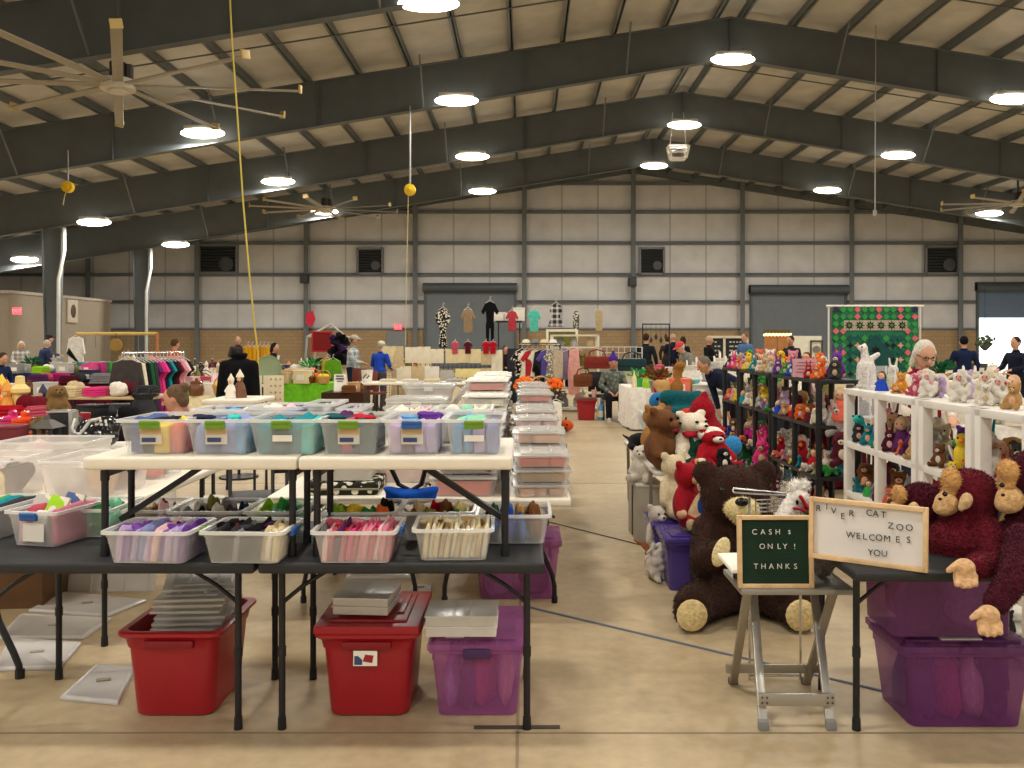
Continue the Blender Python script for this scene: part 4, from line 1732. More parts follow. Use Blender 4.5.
# black bent legs and goods table at left
for i, (pts_, lab) in enumerate(((((-.02, 0, 0), (-.05, 0, .16), (-.22, 0, .62)), None),)):
    pass
folding_table('beige-white folding table receding at the left beneath the pinkish tubs', -3.35, -2.10, 4.35, 6.0, TZ, TABLE_WHITE, inset=(.1, .1, .15, .15), brace=False)
PINKY_ = clear('pinkish2', 'efe6e2', .5)
TUBS = [(-3.05, 4.45, .62, .55, .22, 'big pinkish-white open tub at the frame edge behind the blue-latched bin', PINKY_, ['white', 'pale_pink', 'pale_yellow', 'white', 'pale_pink', 'black']),
        (-2.42, 4.62, .40, .5, .21, 'smoky clear tub beside the pinkish tub, trinkets on top', PINKY_, ['light_grey', 'tan', 'white', 'brown']),
        (-2.40, 5.25, .36, .4, .17, 'clear tub with green and pink goods on the receding white table', CLEAR, ['mint', 'coral', 'pale_pink', 'light_grey']),
        (-2.95, 5.2, .55, .4, .24, 'long frosted tub at the back of the left table', MILKY, ['white', 'light_grey', 'pale_pink'])]
for x, y, w, d, h, lab, m_, cols in TUBS:
    t = clear_bin(lab, x, y, TZ, w, d, h, 0, None, None, m=m_, name='open_tub', taper=.9)
    fill_bundles(t, cols, '%s cloth heap in the ' + ' '.join(lab.split()[:6]), None)
# bent-leg folding chair frames visible below the white table
for x, y, lab in ((-1.95, 6.3, 'black folding chair seen between the legs of the low white table'), (-1.55, 6.0, 'black folding chair closer to the frosted boxes, below the low white table')):
    t = thing('folding_chair', lab, 'chair', (x, y, 0), .3)
    for s in (-1, 1):
        q = B()
        q.path([(s * .2, -.22, 0), (s * .2, -.12, .25), (s * .2, .02, .46), (s * .2, .12, .62), (s * .2, .16, .82)], .013, 8)
        obj('leg', q.mesh('leg', METAL_BLACK), t)
        q = B()
        q.path([(s * .18, .22, 0), (s * .18, .10, .25), (s * .18, -.1, .46)], .013, 8)
        obj('leg', q.mesh('leg', METAL_BLACK), t)
    q = B()
    q.box(0, -.02, .46, .40, .38, .03)
    obj('seat', q.mesh('seat', BLACK_PLASTIC, bevel=.012), t)
    q = B()
    q.box(0, .15, .74, .40, .025, .17)
    obj('backrest', q.mesh('back', BLACK_PLASTIC, bevel=.012), t)
    q = B()
    q.tube((-.19, .19, .1), (.19, .19, .1), .01)
    obj('stretcher', q.mesh('bar', METAL_BLACK), t)
for (x, y), lab in (((X(300, 6.8), 6.8), 'white sheet bundle lying on the floor beyond the chairs'), ((X(262, 7.4), 7.4), 'pale plastic sheet heaped on the floor beneath the beige cloth table')):
    q = B()
    for i in range(6):
        q.ell((rnd.uniform(-.4, .4), rnd.uniform(-.2, .2), rnd.uniform(.06, .2)), (rnd.uniform(.2, .35), rnd.uniform(.15, .3), rnd.uniform(.08, .22)), n=10)
    tag(obj('sheet_bundle', fuse(q, .03, 'sheet', objcol('cloth'), 4), color='d8d2c6', loc=(x, y, 0)), lab, 'sheet')
for px, pts_, lab in ((12, None, 'black bent table leg reaching the floor at the frame edge'),):
    t = thing('table_leg', lab, 'table leg', PZ(20, 678, 0))
    q = B()
    q.path([(0, 0, 0), (-.005, 0, .06), (-.03, 0, .12), (-.12, .03, .26), (-.16, .04, .40), (-.16, .04, .69)], .016, 8)
    obj('tube', q.mesh('tube', METAL_BLACK), t)
    q = B()
    q.tube((0, 0, 0), (0, 0, .04), .022)
    obj('rubber_foot', q.mesh('foot', METAL_BLACK), t)

# ================================================================== plush toys: prototypes
PROTOS = []


def proto(name, me):
    o = obj(name, me, link=False)
    PROTOS.append(o)
    return o


def sub(par, name, me, color=None, k=True):
    o = obj(name, me, par, color, link=False)
    if k:
        keep(o)
    PROTOS.append(o)
    return o


def ball(c, r, n=10, m='plush', rot=None):
    q = B()
    q.ell(c, r, rot, n=n)
    return q.mesh('ball', objcol(m), recalc=False)


PL = objcol('plush')
EYE = '0a0a0c'


def make_teddy(ears='round'):
    q = B()
    q.ell((0, 0, .30), (.22, .18, .28))
    q.ell((0, -.02, .70), (.20, .18, .18))
    if ears == 'round':
        for s in (-1, 1):
            q.ell((s * .16, -.01, .86), (.075, .045, .075))
    elif ears == 'long':
        for s in (-1, 1):
            q.cap((s * .09, 0, .84), (s * .14, .03, 1.15), .05, .04)
    elif ears == 'flop':
        for s in (-1, 1):
            q.cap((s * .17, 0, .80), (s * .25, -.02, .55), .05, .06)
    for s in (-1, 1):
        q.cap((s * .16, -.02, .48), (s * .27, -.14, .24), .075, .07)
        q.cap((s * .12, -.08, .10), (s * .21, -.34, .10), .10, .09)
        q.ell((s * .215, -.40, .13), (.085, .05, .11))
    p = proto('plush_toy', fuse(q, .035, 'plush', PL, 3))
    sub(p, 'muzzle', ball((0, -.19, .66), (.09, .07, .07)), 'e8d0a8', k=False)
    sub(p, 'nose', ball((0, -.26, .685), (.028, .02, .02), 6), EYE)
    for s in (-1, 1):
        sub(p, 'eye', ball((s * .07, -.185, .745), .022, 6), EYE)
    sub(p, 'belly', ball((0, -.11, .30), (.13, .08, .17)), 'e8d0a8', k=False)
    return p


def make_lying():
    q = B()
    q.ell((0, .12, .16), (.19, .34, .15))
    q.ell((0, -.30, .27), (.17, .17, .16))
    for s in (-1, 1):
        q.cap((s * .15, -.12, .08), (s * .2, -.40, .06), .07, .06)
        q.cap((s * .17, .30, .08), (s * .28, .18, .06), .07, .06)
        q.cap((s * .14, -.28, .40), (s * .22, -.24, .22), .045, .06)
    q.cap((0, .42, .16), (.1, .62, .22), .04, .03)
    p = proto('plush_toy', fuse(q, .035, 'plush', PL, 3))
    sub(p, 'muzzle', ball((0, -.46, .23), (.09, .07, .07)), 'efe2c8', k=False)
    sub(p, 'nose', ball((0, -.53, .255), (.03, .02, .022), 6), EYE)
    for s in (-1, 1):
        sub(p, 'eye', ball((s * .07, -.44, .33), .022, 6), EYE)
    return p


def make_bird():
    q = B()
    q.ell((0, 0, .32), (.22, .22, .30))
    q.ell((0, -.08, .70), (.17, .17, .17))
    q.cap((0, .15, .2), (0, .45, .12), .1, .06)
    for s in (-1, 1):
        q.ell((s * .1, -.12, .03), (.08, .14, .035))
    p = proto('plush_toy', fuse(q, .035, 'plush', PL, 3))
    q = B()
    q.lathe([(.075, 0), (.05, .08), (.01, .16)], n=10)
    me = q.mesh('beak', PL)
    me.transform(Matrix.Translation((0, -.22, .70)) @ Matrix.Rotation(pi / 2, 4, 'X'))
    sub(p, 'beak', me, 'f0902a')
    for s in (-1, 1):
        sub(p, 'wing', ball((s * .22, .03, .36), (.05, .16, .22), rot=(0, s * .35, 0)), 'e8d0a8', k=False)
        sub(p, 'eye', ball((s * .09, -.21, .76), .025, 6), EYE)
    return p


def make_doll():
    q = B()
    q.lathe([(.30, 0), (.27, .12), (.16, .40), (.10, .50), (.05, .53)], n=16)
    for s in (-1, 1):
        q.cap((s * .08, 0, .48), (s * .26, -.1, .28), .05, .04)
    p = proto('rag_doll', fuse(q, .03, 'dress', objcol('cloth'), 3))
    sub(p, 'head', ball((0, -.01, .66), (.15, .14, .16), 12, 'skin'), 'e0b090')
    q = B()
    q.ell((0, .03, .70), (.17, .15, .16), n=12)
    for s in (-1, 1):
        q.cap((s * .15, .02, .66), (s * .17, .02, .45), .055, .04)
    sub(p, 'hair', fuse(q, .03, 'hair', PL, 2), '8a5a2a', k=False)
    for s in (-1, 1):
        sub(p, 'eye', ball((s * .055, -.14, .67), .017, 6), EYE)
    return p


def make_dragon():
    q = B()
    q.cap((0, .35, .12), (0, -.1, .22), .10, .17)
    q.cap((0, -.1, .25), (0, -.3, .55), .13, .10)
    q.ell((0, -.38, .60), (.13, .19, .12))
    q.cap((0, .35, .12), (.15, .7, .08), .09, .03)
    for s in (-1, 1):
        q.cap((s * .12, -.1, .15), (s * .2, -.2, .05), .07, .06)
        q.cap((s * .12, .25, .12), (s * .2, .2, .05), .07, .06)
    p = proto('plush_toy', fuse(q, .035, 'plush', PL, 3))
    q = B()
    for i in range(6):
        a = i / 5
        q.lathe([(.06, 0), (.03, .06), (.004, .12)], (0, .3 - a * .6, .18 + .35 * max(0, a - .45) + .10), n=6)
    sub(p, 'crest', q.mesh('crest', PL), 'f0902a', k=False)
    for s in (-1, 1):
        sub(p, 'eye', ball((s * .09, -.48, .68), .028, 6), EYE)
    return p


def make_lamb():
    q = B()
    rr = random.Random(3)
    for i in range(26):
        a, z = rr.uniform(0, 6.28), rr.uniform(.12, .55)
        q.ell((.2 * cos(a), .2 * sin(a), z), .12, n=8)
    for i in range(14):
        a = rr.uniform(0, 6.28)
        q.ell((.13 * cos(a), -.05 + .12 * sin(a), rr.uniform(.66, .9)), .09, n=8)
    for s in (-1, 1):
        q.cap((s * .12, -.12, .08), (s * .18, -.36, .08), .08, .07)
        q.cap((s * .2, -.05, .42), (s * .27, -.18, .22), .07, .06)
        q.cap((s * .17, -.04, .8), (s * .3, -.04, .72), .05, .05)
    p = proto('plush_toy', fuse(q, .03, 'plush', PL, 2))
    sub(p, 'muzzle', ball((0, -.20, .72), (.10, .07, .11)), 'e8b0a8', k=False)
    for s in (-1, 1):
        sub(p, 'eye', ball((s * .05, -.26, .76), .018, 6), EYE)
    return p


def make_pumpkin():
    q = B()
    vs = []
    n, m_ = 40, 10
    for i in range(m_ + 1):
        t_ = pi * i / m_
        for k in range(n):
            a = 2 * pi * k / n
            r = (.36 + .045 * abs(sin(4 * a))) * sin(t_)
            vs.append((r * cos(a), r * sin(a), .30 - .28 * cos(t_)))
    fs = []
    for i in range(m_):
        for k in range(n):
            a, b_ = i * n + k, i * n + (k + 1) % n
            fs.append((a, b_, b_ + n, a + n))
    q.add(vs, fs)
    p = proto('plush_pumpkin', q.mesh('pumpkin', PL))
    q = B()
    q.path([(0, 0, .55), (.01, 0, .64), (.05, 0, .70)], .045, 8)
    sub(p, 'stem', q.mesh('stem', PL), '4a6a2a')
    q = B()
    for s in (-1, 1):
        q.ell((s * .13, -.355, .36), (.05, .03, .05), n=8)
    q.ell((0, -.385, .22), (.15, .03, .035), n=8)
    sub(p, 'face', q.mesh('face', PL), EYE)
    return p


TEDDY, BUNNY, DOG, LYING, BIRD, DOLL, DRAGON, LAMB, PUMPKIN = make_teddy(), make_teddy('long'), make_teddy('flop'), make_lying(), make_bird(), make_doll(), make_dragon(), make_lamb(), make_pumpkin()
KIND = dict(t=(TEDDY, 'plush bear'), b=(BUNNY, 'long-eared plush toy'), d=(DOG, 'floppy-eared plush toy'), l=(LYING, 'lying plush toy'), r=(BIRD, 'plush bird'), o=(DOLL, 'rag doll'), g=(DRAGON, 'crested plush toy'), m=(LAMB, 'fluffy plush lamb'),
            p=(PUMPKIN, 'plush pumpkin'))
ACC = ['ivory', 'beige', 'white', 'pale_pink', 'peach', 'cream']


def plush(code, col, loc, rz, s, where, group=None, acc=None, jit=.4, tilt=None):
    pr, nm = KIND[code]
    acc = acc or rnd.choice(ACC)
    parts = {'muzzle': acc, 'belly': acc, 'wing': acc, 'crest': acc, 'hair': acc if acc not in ('white', 'pale_pink') else 'brown'}
    lab = '%s %s %s' % (col.replace('_', ' '), nm, where)
    return inst(pr, loc, rz + rnd.uniform(-jit, jit), s, col, lab, 'doll' if code == 'o' else 'plush toy', group, parts, tilt=tilt)


# ------------------------------------------------------------------ black shelving along the aisle side


def shelf_unit(lab, x0, x1, y0, y1, zs, m, post=.05, th=.035, mids=(), name='shelving_unit', slats=False):
    cx, cy = (x0 + x1) / 2, (y0 + y1) / 2
    t = thing(name, lab, 'shelf', (cx, cy, 0))
    for x in (x0, x1):
        for y in (y0, y1) + tuple(mids):
            q = B()
            if post < .06:
                q.tube((0, 0, 0), (0, 0, zs[-1]), post / 2, n=10)
                for z in zs:
                    q.tube((0, 0, max(z - .07, 0)), (0, 0, z - .01), post * .62, n=10)
                me = q.mesh('post', m)
            else:
                q.box(0, 0, zs[-1] / 2, post, post, zs[-1])
                me = q.mesh('post', m, bevel=.004)
            obj('post', me, t, loc=(x - cx, y - cy, 0))
    for z in zs:
        q = B()
        q.box(0, 0, z - th / 2, x1 - x0 + post, y1 - y0 + post, th)
        if z != zs[-1]:
            pass
        obj('shelf', q.mesh('shelf', m, bevel=.006), t)
    return t


BZ = (.06, .40, .85, 1.25)
shelf_unit('black plastic shelving crowded with toys, nearest unit, next to the white shelving', 2.58, 2.93, 7.55, 8.90, BZ, BLACK_PLASTIC, post=.058, mids=(8.22,))
shelf_unit('black plastic shelving crowded with toys, middle unit of the row', 2.58, 2.93, 9.02, 10.26, BZ, BLACK_PLASTIC, post=.058, mids=(9.64,))
shelf_unit('black plastic shelving, farthest unit, its slim end post beside the yellow bird', 2.58, 2.93, 10.36, 11.1, BZ, BLACK_PLASTIC, post=.058)
TIER = {.40: 'on the lower tier of the black shelving', .85: 'on the middle tier of the black shelving', 1.25: 'on top of the black shelving', .06: 'on the bottom tier of the black shelving'}
SPEC = {  # from the far end to the near end: (kind, colour)
    1.25: 'm:white t:grey m:light_grey r:yellow p:orange d:light_grey o:olive r:green t:peach b:pink d:peach l:lilac l:coral r:peach t:orange l:orange d:peach t:coral p:orange m:white t:orange d:charcoal',
    .85: 't:olive d:brown t:beige l:white b:white g:green r:amber g:lime r:yellow d:dark_teal t:pink o:hot_pink t:lilac d:maroon p:orange p:orange p:orange l:dark_green b:white d:light_grey',
    .40: 'd:brown t:maroon l:brown g:green o:magenta l:purple t:magenta t:hot_pink b:hot_pink d:cream t:black m:white r:red o:royal_blue d:grey t:white r:red g:green o:red t:white l:green',
    .06: 't:brown l:tan d:brown t:dark_brown m:ivory l:grey t:grey d:red m:light_grey t:aqua l:grey m:white t:red d:charcoal o:red l:tan'}
YN, YFAR = 7.62, 11.02
for z, s in SPEC.items():
    ks = s.split()
    n = len(ks)
    for i, k_ in enumerate(ks):
        code, col = k_.split(':')
        y = YFAR - i * (YFAR - YN) / (n - 1)
        x = 2.68 + (.07 if i % 2 else 0)
        sc_ = {1.25: .21, .85: .25, .40: .25, .06: .24}[z]
        if code == 'p':
            sc_ *= .9
        plush(code, col, (x, y, z), -.7, sc_ * rnd.uniform(.88, 1.12), TIER[z], 'toys on the black shelving')
for z, cols in ((1.25, ['green', 'coral', 'white', 'yellow', 'pink', 'brown', 'orange', 'purple']), (.85, ['olive', 'beige', 'purple', 'brown', 'tan', 'white', 'rose']), (.40, ['tan', 'green', 'blue', 'white', 'brown', 'coral', 'teal'])):
    for i, c in enumerate(cols):
        y = YFAR - .2 - i * (YFAR - YN - .4) / (len(cols) - 1)
        plush(rnd.choice('tbdro'), c, (2.84, y, z), -.6, .27, 'at the back of the black %s tier' % {1.25: 'top', .85: 'middle', .40: 'lower'}[z], 'toys at the back of the black shelving')
VIV = ['red', 'white', 'brown', 'green', 'pink', 'orange', 'beige', 'charcoal', 'royal_blue', 'yellow', 'maroon', 'light_grey', 'hot_pink', 'tan', 'teal', 'ivory', 'purple', 'coral']
for z, nm in ((1.25, 'top'), (.85, 'middle'), (.40, 'lower'), (.06, 'bottom')):
    for i in range(15):
        c = VIV[(i * 5 + int(z * 20)) % len(VIV)]
        plush('tldbgo'[(i * 3 + int(z * 10)) % 6], c, (2.595, YFAR - .1 - i * (YFAR - YN - .12) / 14, z), -.7, .155 * rnd.uniform(.9, 1.2), 'along the black %s tier edge' % nm, 'small toys along the black shelf edges')
# toys hanging from the tier edges
for px, py, d, code, col in ((760, 452, 9.2, 'b', 'hot_pink'), (746, 446, 9.9, 'g', 'dark_green'), (829, 445, 7.6, 'd', 'maroon'), (838, 415, 7.7, 't', 'light_grey'), (832, 400, 7.65, 'o', 'coral')):
    p = PY(px, py, d)
    plush(code, col, (2.56 if px < 800 else 2.78, d - (.0 if px < 800 else .13), p.z - .15), -.5, .34, 'hanging from the edge of the black shelving', None, tilt=(.25, 0, -.6))
# pink sign card on top
t = thing('sign_card', 'pale pink card sign standing on top of the black shelving', 'sign', (X(806, 8.0), 8.0, 1.25), -.3)
q = B()
q.box(0, 0, .09, .24, .006, .17)
obj('card', q.mesh('card', mat('d8a8ae', .6), smooth=False), t)
q = B()
for i in range(4):
    q.box(0, -.005, .05 + i * .03, .18 - .03 * (i % 2), .002, .008)
obj('print', q.mesh('print', mat('a05a68', .6), smooth=False), t)
q = B()
q.box(0, 0, .006, .12, .06, .012)
obj('foot', q.mesh('foot', mat('d8a8ae', .6), smooth=False), t)

# ------------------------------------------------------------------ white shelving
WZS = (.08, .47, .84, 1.235)
shelf_unit('white wooden shelving before the white-haired woman, farthest of the white run', 2.45, 2.80, 5.36, 6.50, WZS, WHITE_PAINT, post=.062, th=.045, mids=(5.93,))
shelf_unit('white wooden shelving behind the largest maroon ape, middle of the white run', 2.45, 2.80, 4.70, 5.26, WZS, WHITE_PAINT, post=.062, th=.045)
shelf_unit('white wooden shelving cut off by the frame edge, nearest of the white run', 2.45, 2.80, 4.16, 4.60, WZS, WHITE_PAINT, post=.062, th=.045)
WT = {1.235: 'on top of the white shelving', .84: 'on the middle tier of the white shelving', .47: 'on the lower tier of the white shelving', .08: 'on the bottom tier of the white shelving'}
WSPEC = {
    1.235: 'b:white r:mint o:royal_blue t:amber l:amber m:pale_pink t:rose d:lilac m:white b:white m:white m:ivory t:white m:white t:tan d:beige l:navy',
    .84: 'g:turquoise t:pink o:periwinkle d:navy t:peach l:beige o:plum t:purple b:plum m:white d:light_grey t:cream g:coral g:green r:yellow g:lime r:hot_pink o:coral m:white l:brown t:charcoal p:orange t:orange',
    .47: 'd:brown t:maroon l:grey o:turquoise t:brown l:olive d:grey t:rose o:red d:pale_pink t:peach l:blue o:slate_blue t:sky_blue d:tan t:brown l:beige',
    .08: 't:brown d:grey l:tan t:maroon d:olive l:grey'}
for z, s in WSPEC.items():
    ks = s.split()
    n = len(ks)
    for i, k_ in enumerate(ks):
        code, col = k_.split(':')
        y = 6.45 - i * (6.45 - 4.22) / (n - 1)
        for a, b_ in ((5.26, 5.36), (4.60, 4.70)):
            if a - .06 < y < b_ + .06:
                y = b_ + .09
        x = 2.56 + (.08 if i % 2 else 0)
        plush(code, col, (x, y, z), -.75, ((.185 if code == 'm' else .15) if z > 1 else .26) * rnd.uniform(.9, 1.12), WT[z], 'toys on the white shelving', acc='e8a8a0' if code == 'm' else None)
for z, cols in ((.84, 'brown pink navy white purple teal tan coral green'.split()), (.47, 'charcoal brown red tan grey maroon'.split()), (1.235, 'white pink lilac white peach'.split())):
    for i, c in enumerate(cols):
        y = 6.4 - i * 2.1 / (len(cols) - 1)
        plush(rnd.choice('tbdol'), c, (2.74, y, z), -.7, .25 if z < 1 else .2, 'at the back of the white %s tier' % {1.235: 'top', .84: 'middle', .47: 'lower'}[z], 'toys at the back of the white shelving')
for z, nm in ((.84, 'middle'), (.47, 'lower'), (.08, 'bottom')):
    for i in range(13):
        y = 6.40 - i * 2.15 / 12
        for a, b_ in ((5.26, 5.36), (4.60, 4.70)):
            if a - .06 < y < b_ + .06:
                y = b_ + .1
        c = VIV[(i * 7 + int(z * 30)) % len(VIV)]
        plush('ltdogb'[(i * 5 + int(z * 10)) % 6], c, (2.485, y, z), -.75, .15 * rnd.uniform(.9, 1.2), 'along the white %s tier edge' % nm, 'small toys along the white shelf edges')
# clear cases on the far end of the shelf top
for x, y, w, h, lab in ((2.62, 6.40, .20, .17, 'small clear display case at the far end of the white shelving top'), (2.95, 7.1, .3, .30, 'tall clear display case standing behind the white shelving')):
    z = 1.235 if y < 6.6 else .95
    t = thing('display_case', lab, 'case', (x, y, z))
    q = B()
    q.box(0, 0, h / 2, w, w * .8, h)
    obj('clear_box', q.mesh('case', clear('case', 'e6e6ea', .3), smooth=False), t)
    q = B()
    for sx_ in (-1, 1):
        for sy_ in (-1, 1):
            q.box(sx_ * w / 2, sy_ * w * .4, h / 2, .008, .008, h)
    q.box(0, 0, .004, w, w * .8, .008)
    obj('edge', q.mesh('edge', clear('edge', 'f2f2f4', .75), smooth=False), t)
folding_table('low table behind the white shelving carrying the tall clear case', 2.85, 3.2, 6.9, 7.4, .95, TABLE_WHITE, brace=False)


# ------------------------------------------------------------------ tables with hanging cloth


def cloth_table(lab, x0, x1, y0, y1, z, col, drop=None, group=None, kind='cloth', wave=.02, cat='table'):
    """a table hidden under a draped cloth: legs and top below, cloth over"""
    cx, cy = (x0 + x1) / 2, (y0 + y1) / 2
    t = thing('folding_table', lab, 'table', (cx, cy, 0), 0, group)
    q = B()
    q.box(0, 0, z - .02, x1 - x0 - .02, y1 - y0 - .02, .036)
    obj('tabletop', q.mesh('top', TABLE_WHITE, bevel=.008), t)
    lm = leg_mesh(z - .04)
    for sx_ in (-1, 1):
        for sy_ in (-1, 1):
            obj('leg', lm, t, loc=(sx_ * ((x1 - x0) / 2 - .1), sy_ * ((y1 - y0) / 2 - .1), 0))
    drop = drop or z - .03
    q = B()
    # perimeter skirt with folds
    w, d = (x1 - x0) / 2 + .01, (y1 - y0) / 2 + .01
    per = []
    stepn = max(8, int((x1 - x0) / .08))
    stepd = max(5, int((y1 - y0) / .1))
    for i in range(stepn):
        per.append((-w + 2 * w * i / stepn, -d, 0, -1))
    for i in range(stepd):
        per.append((w, -d + 2 * d * i / stepd, 1, 0))
    for i in range(stepn):
        per.append((w - 2 * w * i / stepn, d, 0, 1))
    for i in range(stepd):
        per.append((-w, d - 2 * d * i / stepd, -1, 0))
    n = len(per)
    vs = [(x, y, z + .004) for x, y, a, b_ in per]
    for f in (.03, .5, 1):
        for i, (x, y, a, b_) in enumerate(per):
            o = wave * f * (1.5 * sin(i * 1.7) + .8 * sin(i * .63 + 1)) + .012 + .05 * f * .4
            vs.append((x + a * o, y + b_ * o, z + .004 - drop * f - (.0 if f < .9 else .012 * sin(i * .9))))
    fs = [tuple(range(n))]
    for r_ in range(3):
        for i in range(n):
            j = (i + 1) % n
            fs.append((r_ * n + i, (r_ + 1) * n + i, (r_ + 1) * n + j, r_ * n + j))
    q.add(vs, fs)
    obj('tablecloth', q.mesh('cloth', objcol(kind)), t, col)
    return t


# ================================================================== large plush animals
BIGFUR = objcol('plush')


def fur(me, n, length, seed, width=.0022, droop=.4):
    """short hair blades over a skin so the outline is soft"""
    rr = random.Random(seed)
    me.calc_loop_triangles()
    tris = me.loop_triangles
    area = [t.area for t in tris]
    picks = rr.choices(range(len(tris)), weights=area, k=n)
    vs, fs = [], []
    for i in picks:
        t = tris[i]
        a, b_, c = (me.vertices[k].co for k in t.vertices)
        u, v = rr.random(), rr.random()
        if u + v > 1:
            u, v = 1 - u, 1 - v
        p = a + (b_ - a) * u + (c - a) * v
        nr = t.normal
        d = (nr + V((rr.uniform(-.6, .6), rr.uniform(-.6, .6), rr.uniform(-.6, .4) - droop))).normalized()
        s = nr.cross(V((rr.uniform(-1, 1), rr.uniform(-1, 1), rr.uniform(-1, 1))))
        if s.length < 1e-4:
            continue
        s = s.normalized() * width
        k = len(vs)
        vs += [p - s, p + s, p + d * length * rr.uniform(.6, 1.2)]
        fs.append((k, k + 1, k + 2))
    bm = bmesh.new()
    bm.from_mesh(me)
    o = len(bm.verts)
    nv = [bm.verts.new(x) for x in vs]
    for f in fs:
        bm.faces.new([nv[j] for j in f])
    bm.to_mesh(me)
    bm.free()
    for p in me.polygons:
        p.use_smooth = True
    return me


def big_plush(name, lab, base, shapes, col, voxel=.018, furn=5000, furl=.022, cat='plush toy', smooth=4):
    """shapes: list of ('e', centre, radii, rot) or ('c', p, q, r1, r2) in world coordinates"""
    base = V(base)
    q = B()
    for s in shapes:
        if s[0] == 'e':
            q.ell(V(s[1]) - base, s[2], s[3] if len(s) > 3 else None, n=16)
        else:
            q.cap(V(s[1]) - base, V(s[2]) - base, s[3], s[4], n=14)
    me = fuse(q, voxel, name, BIGFUR, smooth)
    if furn:
        fur(me, furn, furl, len(lab))
    o = obj(name, me, color=col, loc=base)
    return tag(o, lab, cat)


def addpart(root, name, shapes, col, voxel=None, kind='plush', furn=0, furl=.012):
    base = V(root.location)
    q = B()
    for s in shapes:
        if s[0] == 'e':
            q.ell(V(s[1]) - base, s[2], s[3] if len(s) > 3 else None, n=14)
        else:
            q.cap(V(s[1]) - base, V(s[2]) - base, s[3], s[4], n=12)
    me = fuse(q, voxel, name, objcol(kind), 3) if voxel else q.mesh(name, objcol(kind), recalc=False)
    if furn:
        fur(me, furn, furl, furn)
    return obj(name, me, root, col)


# giant brown bear on the floor
D = 5.05
bb = (PY(742, 600, D).x, D, 0)
hd = PY(735, 496, D)
sh = [
    ('e', hd, (.205, .18, .185)),
    ('e', PY(705, 473, D), (.075, .05, .08)), ('e', PY(764, 472, D), (.075, .05, .08)),
    ('e', PY(742, 552, 5.08), (.27, .21, .30)), ('e', (bb[0], 5.1, .24), (.30, .24, .24)),
    ('c', PY(708, 530, 5.02), PY(704, 560, 4.86), .095, .085), ('c', PY(704, 560, 4.86), PY(719, 552, 4.72), .085, .07),
    ('c', PY(780, 530, 5.02), PY(792, 565, 4.86), .095, .085), ('c', PY(792, 565, 4.86), PY(775, 560, 4.74), .085, .07),
    ('c', PY(722, 590, 5.0), (PY(694, 600, 4.78).x, 4.80, .125), .14, .11), ('e', (PY(693, 605, 4.72).x, 4.73, .115), (.115, .06, .115)),
    ('c', PY(766, 590, 5.0), (PY(797, 600, 4.78).x, 4.80, .125), .14, .11), ('e', (PY(800, 605, 4.72).x, 4.73, .115), (.115, .06, .115)),
]
bear = big_plush('giant_teddy_bear', 'giant dark brown teddy bear with cream pads, on the floor behind the cash board', bb, sh, '38231b', .022, 16000, .016)
addpart(bear, 'muzzle', [('e', PY(742, 509, 4.86), (.105, .085, .07)), ('e', PY(742, 516, 4.86), (.07, .07, .05))], 'e8d8a0', .015, furn=900, furl=.015)
addpart(bear, 'paw_pad', [('e', PY(721, 552, 4.655), (.045, .02, .085), (0, .35, 0))], 'efe0a8')
addpart(bear, 'paw_pad', [('e', PY(774, 560, 4.665), (.045, .02, .085), (0, -.35, 0))], 'efe0a8')
addpart(bear, 'foot_pad', [('e', (PY(692, 606, 4.67).x, 4.668, .105), (.085, .016, .088))], 'e8d29a')
addpart(bear, 'foot_pad', [('e', (PY(801, 606, 4.67).x, 4.668, .105), (.085, .016, .088))], 'e8d29a')
for s in (-1, 1):
    addpart(bear, 'eye', [('e', PY(735 + s * 13, 490, 4.875), .018)], '0a0a0a', kind='gloss')
addpart(bear, 'nose', [('e', PY(742, 502, 4.77), (.04, .02, .025))], '0a0a0a', kind='gloss')

# maroon apes on the right-hand table
FURC, FACE = '5a1626', 'c99a60'


